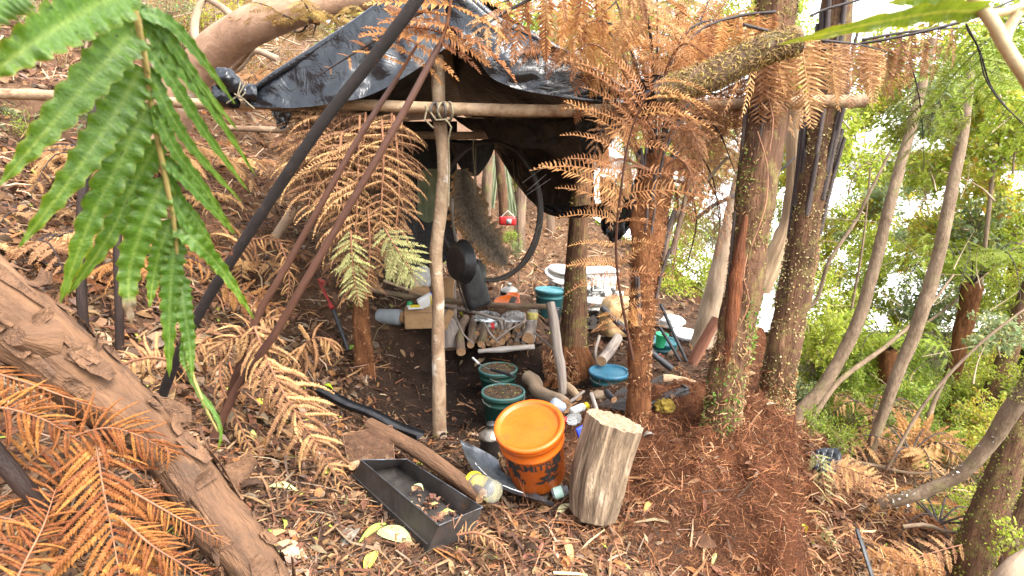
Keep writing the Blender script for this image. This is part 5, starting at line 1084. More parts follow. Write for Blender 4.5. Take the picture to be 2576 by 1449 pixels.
q = MB(); bm.verts.index_update(); q.add(on_bucket([(v.co.x, v.co.y + .168) for v in bm.verts], 0, .0016), [tuple(v.index for v in f.verts) for f in bm.faces]); bm.free()
obj('lettering', q, m_blackpaint, ob, smooth=False)
def blot(cx, cz, rx, rz, seed, n=72):
    rg = np.random.default_rng(seed); q = MB(); V = [(cx, cz)]; t = np.linspace(0, 2 * np.pi, n, endpoint=False)
    k = .8 + .5 * vn(np.stack([np.cos(t) * 2, np.sin(t) * 2, t * 0 + seed], -1), 1.3, seed) + .5 * vn(np.stack([np.cos(t) * 9, np.sin(t) * 9, t * 0 + seed], -1), 1.3, seed + 1) * rg.random(n)
    for s in (.5, 1.0): V += [(cx + 1.2 * rx * s * kk * math.cos(a), cz + rz * s * kk * math.sin(a)) for a, kk in zip(t, k)]
    F = [(0, 1 + i, 1 + (i + 1) % n) for i in range(n)] + [(1 + i, 1 + n + i, 1 + n + (i + 1) % n, 1 + (i + 1) % n) for i in range(n)]
    q.add(on_bucket(V, 0, .0011 + .00005 * (seed % 5)), F); obj('paint_patch', q, m_blackpaint, ob)
for i, a in enumerate(((-.115, .175, .028, .045), (-.105, .135, .02, .04), (.055, .145, .035, .022), (.03, .115, .03, .018), (.055, .088, .036, .016), (.005, .085, .022, .010), (.10, .19, .03, .04), (.085, .135, .018, .03), (-.075, .09, .012, .02))): blot(*a, seed=3 + i)
# green buckets of soil
bucket('dark green bucket full of dry soil, the nearer of the two in the pit', A(1266, 1034, 3.55) * (1, 1, 0) + (0, 0, hz1(-.05, 3.55) + .0), .138, .235, m_green, m_greenrim, lid=False, fill=m_soil, rim=m_greenrim, spin=.4)
bb = A(1253, 985, 4.08)
bucket('green bucket full of dry soil behind the nearer one in the pit', bb * (1, 1, 0) + (0, 0, hz1(bb[0], bb[1])), .140, .215, m_green, m_greenrim, lid=False, fill=m_soil, rim=m_greenrim, spin=1.2)
hk = thing('stirring_stick', 'white tipped stick with a black grip lying across the soil buckets', 'stick', A(1190, 903, 3.95)); mb = MB(); tube(mb, AP((1189, 900, 3.95), (1205, 915, 3.9)), .008, m=8); obj('tip', mb, m_white, hk)
mb = MB(); tube(mb, AP((1205, 915, 3.9), (1232, 930, 3.8), (1262, 938, 3.7)), .005, m=6); obj('shaft', mb, m_alu, hk); mb = MB(); tube(mb, AP((1236, 930, 3.78), (1275, 940, 3.66), (1294, 950, 3.6)), .011, m=10); obj('grip', mb, m_rubber, hk)
bp_ = A(1532, 936, 3.95); bucket('bucket with a dusty blue lid half sunk in the soil beside the fern trunk', bp_ - (0, 0, .225), .140, .235, m_teal, m_bluelid, spin=.3)
bp_ = A(1381, 730, 5.2); bucket('teal bucket with a pale teal lid standing behind the forked post', bp_ - (0, 0, .245), .136, .255, m_teal, m_teallid, up=(.05, .02, 1), spin=.2)
bp_ = A(1664, 862, 4.5); bucket('teal bucket under a mint green cup, right of the middle tree fern', bp_ - (0, 0, .20), .125, .22, m_teal, m_teallid, spin=.5)
cup = local_thing('cup', 'mint green plastic cup on the teal bucket lid', 'cup', A(1660, 872, 4.38), (.1, -.1, 1)); obj('body', L([(0, 0), (.033, 0), (.034, .003), (.047, .105), (.052, .108), (.052, .112), (.046, .112), (.032, .006), (0, .005)], 28), m_mint, cup)
q = MB(); tube(q, [(.01, -.02, .03), (0, -.01, .10), (-.005, .0, .125)], [.006, .009, .007], m=6, lump=.3); obj('bark_chip', q, m_wood, loc=None, label='tan chip standing in the mint green cup', cat='wood chip').matrix_world = cup.matrix_world @ Matrix.Identity(4)
bpy.data.objects['bark_chip'].location = cup.location; bpy.data.objects['bark_chip'].rotation_euler = cup.rotation_euler
bp_ = A(1719, 838, 4.9); bucket('white mould speckled bucket with a grimy lid, behind the two thin black poles', bp_ - (0, 0, .30), .135, .31, m_whitedirty, m_white, up=(.10, -.1, 1), spin=.9)
q = MB(); tube(q, [A(1660, 905, 4.3) + (.06 * math.cos(a), 0.02 * math.sin(a), .045 * math.sin(a)) for a in np.linspace(-.3, 3.3, 12)], .006, m=8); obj('hose_loop', q, M('red_hose', (.4, .09, .05), rough=.5, bump=.1), loc=A(1660, 905, 4.3), label='short red hose loop at the foot of the teal bucket with the cup', cat='hose')
# plastic sack behind them
def sack(name, label, cat, pos, s, mat, seed, up=(0, 0, 1), part='bag', amp=.22, sc=5.0):
    o = local_thing(name, label, cat, pos, up); bm = bmesh.new(); bmesh.ops.create_icosphere(bm, subdivisions=4, radius=1.0)
    V = np.array([tuple(v.co) for v in bm.verts]); F = [tuple(v.index for v in f.verts) for f in bm.faces]; bm.free()
    k = 1 + amp * fbm(V, sc * .5, 4, seed) - .12 * np.abs(vn(V, sc, seed + 2)); V = V * k[:, None] * np.array(s); V[:, 2] = np.maximum(V[:, 2], -s[2] * .6) + s[2] * .6
    q = MB(); q.add(V, F); obj(part, q, mat, o); return o
sack('plastic_bag', 'crumpled white and grey plastic bag behind the teal bucket with the cup', 'plastic bag', A(1690, 822, 5.1), (.12, .1, .07), m_white, 3)
# white things behind the hut tree
bx = local_thing('storage_box', 'mouldy white plastic box with a square recess behind the hut tree', 'box', A(1502, 762, 5.8), (0, 0, 1), .15)
q = MB(); box(q, (0, 0, .17), (.33, .26, .34), bev=.02, taper=.92); obj('body', q, m_whitedirty, bx)
q = MB(); box(q, (0, 0, .352), (.36, .29, .03), bev=.01); obj('lid', q, m_white, bx)
for dx, dz, sx, sz in ((0, .275, .13, .012), (0, .165, .13, .012), (-.059, .22, .012, .122), (.059, .22, .012, .122)):
    q = MB(); box(q, (dx - .03, -.133, dz), (sx, .014, sz), bev=.003); obj('recess_frame', q, m_white, bx)
q = MB(); box(q, (-.03, -.131, .22), (.105, .004, .10)); obj('recess', q, m_whitedirty, bx)
lb = bucket('squat white bucket under two grimy white lids on the bank left of the hut tree', A(1412, 735, 5.9) , .155, .16, m_whitedirty, m_white, up=(.12, -.18, 1), spin=.2)
for k, (px, py, up) in enumerate(((1408, 690, (.2, -.3, 1)), (1418, 678, (.12, -.1, 1)))):
    o = local_thing('bucket_lid', ('lower', 'upper')[k] + ' grimy white lid stacked on the squat white bucket', 'lid', A(px, py, 5.9), up); obj('disc', L([(.0, 0), (.145, 0), (.158, -.012), (.162, -.010), (.162, .012), (.150, .016), (.138, .008), (0, .010)], 40), m_white, o)
bucket('small round white tub streaked with dirt, between the hut tree and the jerrycan', A(1496, 822, 5.05), .105, .255, m_whitedirty, m_white, handle=False, taper=.94)
# jerrycan
jc = local_thing('jerrycan', 'yellowed translucent jerrycan standing behind the middle tree fern', 'jerrycan', A(1552, 840, 4.75), (.02, 0, 1), .25)
q = MB(); bm = bmesh.new(); bmesh.ops.create_cube(bm, size=1); bmesh.ops.subdivide_edges(bm, edges=bm.edges, cuts=5, use_grid_fill=True)
bm.verts.index_update(); V = np.array([tuple(v.co) for v in bm.verts])
n_ = norm(V); V = V * .72 + n_ * .5 * .28 * 1.25; V *= np.array((.27, .21, .34)); sh = np.clip((V[:, 2] - .07) / .1, 0, 1); V[:, 0] *= 1 - .38 * sh ** 1.5; V[:, 1] *= 1 - .25 * sh ** 1.5; V[:, 2] += .165
q.add(V, [tuple(v.index for v in f.verts) for f in bm.faces]); bm.free(); obj('body', q, m_beige, jc)
obj('cap', L([(0, .325), (.034, .325), (.036, .33), (.036, .37), (.033, .376), (0, .378)], 24), m_white, jc)
q = MB(); tube(q, [(-.10, -.03, .27), (-.075, -.04, .33), (-.02, -.03, .335)], .016, m=10, flat=.8); obj('handle', q, m_beige, jc)
# kettle behind the rail, billy in front
def billy(label, pos, r, h, mat, lidm, up=(0, 0, 1), knob=m_iron):
    o = local_thing('cooking_pot', label, 'pot', pos, up); obj('body', L([(0, 0), (r * .94, 0), (r, .008), (r, h - .012), (r + .005, h - .006), (r + .005, h), (r - .003, h), (r - .004, .01), (0, .008)], 36), mat, o)
    obj('lid', L([(r + .006, h - .002), (r + .006, h + .004), (r * .93, h + .014), (r * .6, h + .034), (r * .3, h + .044), (0, h + .046)], 36), lidm, o)
    obj('knob', L([(.0, h + .045), (.012, h + .046), (.012, h + .054), (.024, h + .058), (.026, h + .066), (.022, h + .073), (0, h + .075)], 20), knob, o)
    q = MB(); tube(q, [(r * math.cos(a), -.3 * r - r * math.sin(a) * .55, h * .75 - r * .8 * math.sin(a)) for a in np.linspace(0, np.pi, 12)], .0025, m=6); obj('handle', q, m_alu, o); return o
billy('black pot with a dull domed lid standing on the bench behind the rail', A(1281, 762, 5.15), .082, .115, m_iron, m_alu, knob=m_alu)
billy('sooty black billy with a tarnished lid and round black knob beside the orange bucket', A(1236, 1152, 2.72), .060, .125, m_steel, M('tarnished_tin', (.10, .085, .065), (.34, .30, .25), scale=11, rough=.35, bump=.15, metal=.8, rrough=.1))
for k, (px, py, Y, r, up, lab) in enumerate(((1275, 760, 4.55, .105, (-.05, -.25, 1), 'round orange lid lying on the woodpile behind the rail'), (1290, 745, 4.75, .055, (.05, -.3, 1), 'small orange lid under the black pot'))):
    o = local_thing('bucket_lid', lab, 'lid', A(px, py, Y), up); obj('disc', L([(0, 0), (r * .93, 0), (r, -.008), (r + .004, -.006), (r + .004, .010), (r - .006, .013), (r - .016, .004), (0, .005)], 40), m_orange, o)
o = local_thing('blade', 'rusty brown flat scraper lying over the orange lid', 'scraper', A(1283, 772, 4.4), (-.2, -.5, 1), -.4); q = MB(); box(q, (0, .04, .01), (.05, .14, .004), bev=.001); obj('plate', q, m_steel, o)
# firewood
FW = 'firewood sticks stacked under the rail'; rg = np.random.default_rng(3)
def log(name, label, a, b, r, mat, cat='log', group=None, m=10, lump=.10, seed=1, end=m_end, base=None):
    a, b = np.asarray(a), np.asarray(b); mid = (a + b) / 2 + rg.normal(size=3) * np.linalg.norm(b - a) * .03
    q = MB(); tube(q, [a, mid, b], r, m=m, n=8, lump=lump, ls=18, seed=seed, capmi=1); return obj(name, q, [mat, end], loc=tuple(a), label=label, cat=cat, group=group)
ORD = 'first second third fourth fifth sixth seventh eighth ninth tenth eleventh twelfth thirteenth'.split()
for row in range(4):
    nn = (13, 12, 10, 7)[row]
    for i in range(nn):
        px = 1196 + (i + .5 * (row % 2) + .2 * (2 * rg.random() - 1)) * 11.5 + row * 2; py = 868 - row * 13 + 4 * rg.normal()
        r = (.012 + .016 * rg.random()); Y = 4.42 + .06 * rg.random() + .04 * row
        a = A(px, py, Y); b = A(px + 10 * rg.normal(), py - 34 + 6 * rg.normal(), Y + .38)
        log('firewood', '%s firewood stick from the left in the %s row of the pile under the rail' % (ORD[i], ('bottom', 'second', 'third', 'top')[row]), a, b, [r, r * 1.05, r * .9], m_grey if rg.random() < .6 else m_bark, 'firewood', FW, m=9, seed=row * 20 + i)
for lab, a, b, r in (('thick firewood stick sticking out lowest at the left of the pile', (1160, 886, 4.2), (1172, 800, 4.75), .036), ('second leaning firewood stick from the left of the pile', (1184, 868, 4.3), (1192, 800, 4.8), .030),
                     ('third leaning firewood stick from the left of the pile', (1210, 866, 4.3), (1217, 806, 4.8), .028), ('chunky round log with a pale jagged end at the right of the pile', (1329, 850, 4.3), (1337, 800, 4.6), .048)):
    log('firewood', lab, A(*a), A(*b), [r, r * 1.03, r * .95], m_bark if 'pale' not in lab else m_grey, 'firewood', m=16, seed=int(a[0]))
a, b = A(1133, 878, 4.35), A(1112, 785, 4.6); q = MB(); tube(q, [a, (a + b) / 2 + (.03, -.02, 0), b], [.055, .075, .05], m=10, lump=.3, flat=.6, seed=3, capmi=1); obj('split_log', q, [m_grey, m_wood], loc=a, label='big split slab of wood leaning behind the post beside the woodpile', cat='log')
for lab, pts, r in (('thin forked twig leaning over the front of the woodpile', ((1148, 800, 4.1), (1165, 840, 4.12), (1192, 866, 4.1)), .007), ('grey twig slanting over the woodpile to the chunky log', ((1247, 856, 4.15), (1280, 830, 4.2), (1325, 806, 4.3)), .008),
                    ('dark twig slanting down over the middle of the woodpile', ((1215, 808, 4.2), (1232, 838, 4.18), (1250, 858, 4.15)), .009), ('thin twig leaning from the woodpile to the forked post', ((1345, 838, 4.2), (1370, 858, 4.0), (1392, 878, 3.85)), .007)):
    mb = MB(); tube(mb, AP(*pts), [r, r, r * .7], m=7, lump=.2, ls=40); obj('twig', mb, m_grey, loc=AP(*pts)[0], label=lab, cat='twig')
a, b = A(1203, 884, 4.3), A(1345, 872, 4.3); q = MB(); tube(q, [a, (a + b) / 2, b], [.02, .03, .024], m=10, lump=.35, ls=14, flat=.8); obj('plank', q, M('peeling_white_wood', (.22, .17, .13), (.5, .47, .43), scale=10, st=(1, 1, .25), coords='tc', rough=.9, bump=.8), loc=a, label='flaking whitish branch lying in front of the woodpile', cat='branch')
# shelf goods on the left
o = local_thing('cardboard_box', 'squashed brown cardboard box on the earth bench behind the post', 'box', A(1062, 818, 4.42), (0, -.05, 1), .1); q = MB(); box(q, (0, 0, .075), (.26, .2, .15), bev=.012); obj('carton', q, m_card, o)
q = MB(); box(q, (-.01, -.06, .158), (.22, .12, .006), Matrix.Rotation(.2, 3, 'X'), bev=.002); obj('flap', q, m_card, o)
o = local_thing('cardboard_sheet', 'folded cardboard piece standing right of the post', 'cardboard', A(1122, 764, 4.6), (.1, 0, 1), -.3); q = MB(); box(q, (0, 0, .1), (.12, .03, .24), bev=.004); obj('sheet', q, m_card, o)
o = local_thing('cardboard_sheet', 'curved cardboard scrap hanging below the rail right of the post', 'cardboard', A(1120, 812, 4.4), (.5, 0, 1), .2); q = MB(); box(q, (0, 0, .03), (.06, .02, .17), bev=.004); obj('sheet', q, m_card, o)
sack('plastic_bag', 'whitish crumpled plastic bag on the shelf goods beside the fern tip', 'plastic bag', A(1062, 722, 4.7), (.09, .08, .115), M('grey_film', (.42, .40, .36), (.62, .6, .56), rough=.35, bump=.4, bs=30), 7)
o = local_thing('packet', 'round tan food packet under the whitish bag', 'packet', A(1056, 752, 4.6), (0, -.2, 1)); q = MB(); box(q, (0, 0, .05), (.17, .1, .12), bev=.04); obj('wrap', q, m_card, o)
o = local_thing('packet', 'white food packet with yellow and blue stripes just left of the post', 'packet', A(1076, 768, 4.4), (-.3, -.4, 1), .5); q = MB(); box(q, (0, 0, .04), (.13, .05, .10), bev=.018); obj('wrap', q, m_white, o)
for dx, mm in ((.035, m_yellow), (.055, m_blue)):
    q = MB(); box(q, (dx, 0, .04), (.012, .052, .086), Matrix.Rotation(.3, 3, 'Y')); obj('stripe', q, mm, o)
o = local_thing('packet', 'white and yellow torn wrapper lying on the cardboard box', 'wrapper', A(1045, 776, 4.3), (0, -.3, 1), .4); q = MB(); box(q, (0, 0, .01), (.12, .05, .012), Matrix.Rotation(.2, 3, 'Y'), bev=.004); obj('film', q, m_white, o); q = MB(); box(q, (.0, 0, .022), (.08, .03, .008), Matrix.Rotation(.2, 3, 'Y'), bev=.002); obj('stripe', q, m_yellow, o)
sack('wrapper', 'small crumpled green wrapper under the rail left of the post', 'wrapper', A(1031, 772, 4.35), (.025, .02, .03), M('green_foil', (.02, .22, .07), rough=.35, bump=.3), 9)
o = local_thing('plastic_tub', 'clear plastic container lying on its side on the earth bench', 'tub', A(952, 795, 4.5), norm(A(1030, 800, 4.42) - A(952, 795, 4.5)))
obj('body', L([(0, 0), (.055, 0), (.06, .006), (.066, .19), (.064, .2), (.048, .215), (.045, .222), (.06, .19), (.055, .008), (0, .006)], 32), M('frosted_plastic', (.38, .41, .41), (.52, .55, .55), scale=8, rough=.4, bump=.1, trans=.4), o)
obj('neck', L([(.047, .214), (.049, .214), (.049, .245), (.0, .247)], 24), m_card, o)
sack('plastic_bag', 'clear crumpled plastic bag on top of the woodpile', 'plastic bag', A(1225, 806, 4.55), (.12, .07, .05), m_clear, 12); sack('plastic_bag', 'clear crumpled bag with tan scraps under the rail', 'plastic bag', A(1290, 806, 4.5), (.10, .07, .05), m_clear, 15)
o = local_thing('oil_bottle', 'clear bottle part filled with yellow oil on the chunky log', 'bottle', A(1339, 803, 4.35), (.05, -.05, 1)); obj('body', L([(0, 0), (.04, 0), (.043, .01), (.043, .065), (.036, .09), (.014, .115), (.013, .125), (0, .126)], 24), m_clear, o); obj('oil', L([(0, .003), (.038, .004), (.040, .012), (.040, .05), (0, .051)], 24), m_yellow, o)
o = local_thing('can', 'crushed shiny can with a pink label on the woodpile', 'can', A(1226, 822, 4.25), (1, .1, .15)); obj('body', L([(0, 0), (.024, 0), (.027, .006), (.024, .04), (.028, .075), (.024, .08), (0, .078)], 20), m_alu, o); obj('label', L([(.0262, .028), (.0250, .040), (.0268, .055)], 20), m_red, o)
o = local_thing('bottle', 'dark bottle upside down beside the top of the forked post', 'bottle', A(1400, 775, 4.25), (0, 0, -1)); obj('body', L([(0, 0), (.03, 0), (.032, .01), (.03, .09), (.014, .13), (.013, .17), (0, .172)], 20), m_rubber, o); obj('cap', L([(0, .165), (.016, .165), (.016, .19), (0, .19)], 18), m_white, o)
# the red tool by the slope
tl = thing('hand_tool', 'red headed tool with a black handle leaning at the left edge of the pit', 'tool', A(872, 880, 3.85)); mb = MB(); tube(mb, AP((834, 768, 4.0), (850, 810, 3.95), (876, 880, 3.85)), [.014, .016, .012], m=10); obj('handle', mb, m_rubber, tl)
mb = MB(); tube(mb, AP((803, 702, 4.15), (812, 728, 4.12), (834, 768, 4.0)), [.022, .018, .012], m=10, flat=.6); obj('head', mb, m_maroon, tl)
mb = MB(); tube(mb, AP((806, 706, 4.1), (818, 712, 4.08)), [.017, .017], m=12); obj('socket', mb, m_maroon, tl); mb = MB(); tube(mb, AP((830, 764, 3.97), (836, 776, 3.95)), [.018, .018], m=10); obj('collar', mb, m_maroon, tl)
# hanging things
hp = thing('hoop', 'big dark hoop of coiled charred cane hanging under the cross pole', 'hoop', A(1232, 352, 4.2)); cx, cy = 1232, 530; rg = np.random.default_rng(8)
for k in range(6):
    t = np.linspace(0, 2 * np.pi, 40); dr = 1 + .010 * rg.normal(); ph = rg.random() * 6
    pts = [A(cx + 128 * dr * math.cos(a) + 3 * math.sin(2 * a + ph), cy - 176 * (dr * .5 + .5) * math.sin(a) + 2.5 * math.sin(3 * a + ph), 4.05 + .02 * math.sin(a + ph) + .010 * k) for a in t]
    mb = MB(); tube(mb, pts, .011, m=7, n=110, cap=False); obj('strand', mb, m_hoop, hp)
mb = MB()
for a0, ln in ((.55, 60), (.42, 50), (.35, 66), (-.2, 30), (-1.2, 24)):
    c = np.array((cx + 128 * math.cos(a0), cy - 176 * math.sin(a0))); tube(mb, AP((c[0] - ln * .45, c[1] + 22, 4.03), (c[0] + ln * .5, c[1] - 20, 4.03)), .0022, m=5)
obj('wire_tie', mb, m_alu, hp)
bk = local_thing('hanging_basket', 'dark ribbed plastic bowl hanging upside of the pelt under the cross pole', 'basket', A(1188, 440, 4.35), (.03, -.12, 1))
n = 24; t = np.linspace(0, 2 * np.pi, n * 4, endpoint=False); z = np.linspace(0, 1, 12); rr_ = .045 + .115 * np.sin(z * 1.45) ** .9
Rr = rr_[:, None] * (1 + .045 * np.cos(n * t)[None]); Gp = np.stack([Rr * np.cos(t), Rr * np.sin(t), np.repeat((z * .235)[:, None], len(t), 1)], -1); Gp = np.concatenate([Gp, Gp[:, :1]], 1); q = MB(); grid(q, Gp); q.F = [f[:, ::-1] for f in q.F]; obj('bowl', q, m_rubber, bk)
obj('base', L([(0, -.004), (.042, -.004), (.047, 0), (.047, .012), (0, .012)], 24), m_rubber, bk); q = MB(); tube(q, [(.163 * math.cos(a), .163 * math.sin(a), .238) for a in np.linspace(0, 2 * np.pi, 30)], .006, m=8, cap=False); obj('rim', q, m_rubber, bk)
fp = local_thing('frying_pan', 'black cast iron frying pan hanging by its handle from the post', 'pan', A(1146, 660, 3.85), (-.78, -.62, .05)); 
obj('dish', L([(0, .006), (.10, .006), (.117, .002), (.124, -.004), (.152, -.058), (.157, -.062), (.157, -.066), (.150, -.066), (.118, -.002), (0, -.002)], 48), m_iron, fp)
mb = MB(); a = A(1148, 605, 3.87); tube(mb, [a, A(1139, 560, 3.80), A(1138, 500, 3.76)], [.012, .0085, .009], m=10, flat=.6); ho = obj('handle', mb, m_alu, None); ho.parent = fp; ho.matrix_parent_inverse = (Matrix.Translation(fp.location) @ fp.rotation_euler.to_matrix().to_4x4()).inverted()
rt = local_thing('roasting_pan', 'black rounded roasting pan hanging behind the frying pan', 'pan', A(1192, 720, 3.98), norm(A(1175, 655, 3.95) - A(1213, 786, 4.0)), .35)
q = MB(); bm = bmesh.new(); bmesh.ops.create_cube(bm, size=1)
for v in bm.verts: v.co = Vector((v.co.x * (.17 if v.co.y < 0 else .19), v.co.y * .075, v.co.z * (.33 if v.co.y < 0 else .36)))
bmesh.ops.bevel(bm, geom=list(bm.edges), offset=.035, segments=5, affect='EDGES', profile=.5, clamp_overlap=True); bm.verts.index_update(); q.add([tuple(v.co) for v in bm.verts], [tuple(v.index for v in f.verts) for f in bm.faces]); bm.free(); obj('dish', q, m_iron, rt)
q = MB(); tube(q, [(.095, .036, .15), (.095, .036, -.15), (.07, .036, -.178), (-.07, .036, -.178), (-.095, .036, -.15), (-.095, .036, .15), (-.07, .036, .178), (.07, .036, .178), (.095, .036, .15)], .006, m=8, n=60, cap=False); obj('rim', q, m_iron, rt)
o = local_thing('tin_can', 'greyish tin can hanging on a cord right of the roasting pan', 'can', A(1211, 702, 4.25), (.02, 0, 1)); obj('body', L([(0, 0), (.036, 0), (.038, .004), (.040, .14), (.042, .143), (.042, .148), (.038, .148), (.036, .006), (0, .005)], 28), M('galvanised', (.16, .17, .15), (.27, .28, .26), scale=9, rough=.5, metal=.4), o)
o = local_thing('pouch', 'red pouch with a small grey label hanging in front of the pale canvas', 'pouch', A(1276, 566, 5.6), (.05, -.05, 1), .1); q = MB(); box(q, (0, 0, .04), (.17, .07, .085), bev=.022); obj('body', q, m_red, o); q = MB(); box(q, (.01, -.037, .042), (.05, .004, .045)); obj('label', q, M('grey_label', (.35, .38, .36), rough=.5, bump=0), o); q = MB(); tube(q, [(-.06, 0, .08), (-.03, 0, .15), (.03, 0, .12), (.07, 0, .08)], .004, m=6); obj('strap', q, m_white, o)
# pelt
pt = thing('animal_pelt', 'grey brown animal pelt stretched and hung inside the hoop', 'pelt', A(1160, 430, 4.15)); sp = catmull(AP((1162, 425, 4.16), (1166, 470, 4.14), (1176, 530, 4.1), (1204, 580, 4.08), (1236, 618, 4.08), (1258, 645, 4.1), (1268, 662, 4.1)), 46)
T = norm(np.gradient(sp, axis=0)); view = norm(sp - CAM); S = norm(np.cross(T, view)); wl = lerp1([14, 26, 34, 44, 46, 44, 40, 40, 34, 22, 10], 46); wr = lerp1([12, 24, 40, 48, 44, 40, 42, 34, 22, 14, 6], 46); rg = np.random.default_rng(4)
wl = wl * (1 + .16 * rg.normal(size=46)); wr = wr * (1 + .16 * rg.normal(size=46)); v = np.linspace(-1, 1, 15)
off = np.where(v[None] < 0, v[None] * wl[:, None], v[None] * wr[:, None]) / FPX * 4.2; dome = .035 * (1 - np.abs(v) ** 3)
Gf = sp[:, None] + S[:, None] * off[..., None] - view[:, None] * dome[None, :, None]; col = np.ones((46, 15, 3)) * np.array((1, .95, .9)); e = (np.abs(v) ** 4)[None, :, None]; col = col * (1 - e) + np.array((2.2, 1.45, .75)) * e; col = col * (1 - .45 * np.exp(-(v / .3) ** 2)[None, :, None])
q = MB(); grid(q, Gf, col.reshape(-1, 3)); grid(q, (Gf + view[:, None] * (dome[None, :, None] + .012))[:, ::-1], col.reshape(-1, 3)); obj('hide', q, m_fur, pt)
n = 9000; i = (rg.random(n) * 45).astype(int); j = (rg.random(n) * 14).astype(int); f1, f2 = rg.random((n, 1)), rg.random((n, 1)); P = (Gf[i, j] * (1 - f1) + Gf[i + 1, j] * f1) * (1 - f2) + Gf[i, j + 1] * f2 - 0
P = Gf[i, j] * (1 - f1) * (1 - f2) + Gf[i + 1, j] * f1 * (1 - f2) + Gf[i, j + 1] * (1 - f1) * f2 + Gf[i + 1, j + 1] * f1 * f2; cc = col[i, j] * np.array((.21, .175, .135)) * (.5 + rg.random((n, 1)) * 1.1)
X = T[i] * .9 + S[i] * (v[j])[:, None] * .7 - view[i] * .5 + .35 * rg.normal(size=(n, 3)); q = MB(); TT = strip_tpl(.05, .15); inst(q, TT[0] + np.array((.5, 0, 0)), TT[1], P, X, -view[i] + .2 * rg.normal(size=(n, 3)), .014 + .012 * rg.random(n), cc); obj('fur', q, m_fibre, pt, kind='stuff')
q = MB()
for k in range(16):
    a = sp[30 + k % 15] + S[30 + k % 15] * (.10 if k % 3 else -.08); tube(q, [a, A(1200 + 8 * k + 4 * rg.normal(), 690 + 10 * rg.normal(), 4.15)], .0014, m=4, n=3)
obj('stretch_cord', q, m_rope, pt)
# front things: sawn log, tray, sheet, jar, small litter
st = thing('sawn_log', 'pale weathered sawn log standing on end beside the orange bucket', 'log', A(1492, 1298, 2.14)); a, b = A(1492, 1292, 2.15), A(1547, 1058, 2.2); mid = (a + b) / 2 + np.array((-.012, 0, 0))
n, m = 60, 180; Pc = catmull([a, mid, b], n); T, N, B = frames(Pc); th = np.linspace(0, 2 * np.pi, m, endpoint=False); r = lerp1([.098, .112, .116, .117, .118], n)
fl = 1 + .10 * fbm(np.stack([np.cos(th) * 3, np.sin(th) * 3, th * 0], -1), 1.2, 3, 2) + .022 * vn(np.stack([np.cos(th) * 14, np.sin(th) * 14, th * 0], -1), 1.0, 4)
ring = N[:, None] * np.cos(th)[None, :, None] + B[:, None] * np.sin(th)[None, :, None]; zz = np.linspace(0, 1, n)[:, None]
cr = 1 + .018 * fbm(np.stack([np.cos(th)[None] * 11 + 0 * zz, np.sin(th)[None] * 11 + 0 * zz, zz * 2 + 0 * th[None]], -1), 1.0, 4, 6) - .07 * np.clip(vn(np.stack([np.cos(th)[None] * 9 + 0 * zz, np.sin(th)[None] * 9 + 0 * zz, zz * 1.6 + 0 * th[None]], -1), 1.0, 16) - .55, 0, 1); ragged = np.where(zz > .96, .004 * vn(np.stack([np.cos(th)[None] * 8 + 0 * zz, np.sin(th)[None] * 8 + 0 * zz, 0 * zz + 0 * th[None]], -1), 1, 9), 0)
V = Pc[:, None] + ring * (r[:, None] * fl[None] * cr)[..., None] + T[:, None] * ragged[..., None]; tcs = np.stack([np.cos(th)[None] * .11 + 0 * zz, np.sin(th)[None] * .11 + 0 * zz, zz * .42 + 0 * th[None]], -1)
q = MB(); grid(q, np.concatenate([V, V[:, :1]], 1), tc=np.concatenate([tcs, tcs[:, :1]], 1)); q.F = [f[:, ::-1] for f in q.F]
m_stump = M('weathered_stump', (.10, .066, .04), (.25, .175, .11), (.38, .29, .20), scale=26, st=(1, 1, .16), coords='tc', rough=.9, bump=1.0, bs=90, lo=.38, hi=.56, moss=(.22, .14, .08), mlo=.55, mhi=.75, mscale=6)
obj('side', q, m_stump, st); q = MB(); rad = np.linspace(1, 0, 10); top = V[-1]; c = top.mean(0); Gt = c + (top - c)[None] * rad[:, None, None]; Gt = Gt + T[-1] * (.006 * fbm(Gt, 40, 3, 2))[..., None] * np.sin(rad * 3.1)[:, None, None]; tcr = np.stack([rad[:, None] * 1.1 + .03 * np.cos(th)[None], .05 * np.sin(th)[None] + 0 * rad[:, None], 0 * rad[:, None] + 0 * th[None]], -1); grid(q, np.concatenate([Gt, Gt[:, :1]], 1), tc=np.concatenate([tcr, tcr[:, :1]], 1)); q.F = [f[:, ::-1] for f in q.F]
obj('top', q, M('stump_top', (.20, .12, .07), (.46, .34, .22), coords='tc', scale=30, lo=.42, hi=.55, rough=.85, bump=.7, bs=60, moss=(.2, .11, .05), mlo=.55, mhi=.7, mscale=16), st)
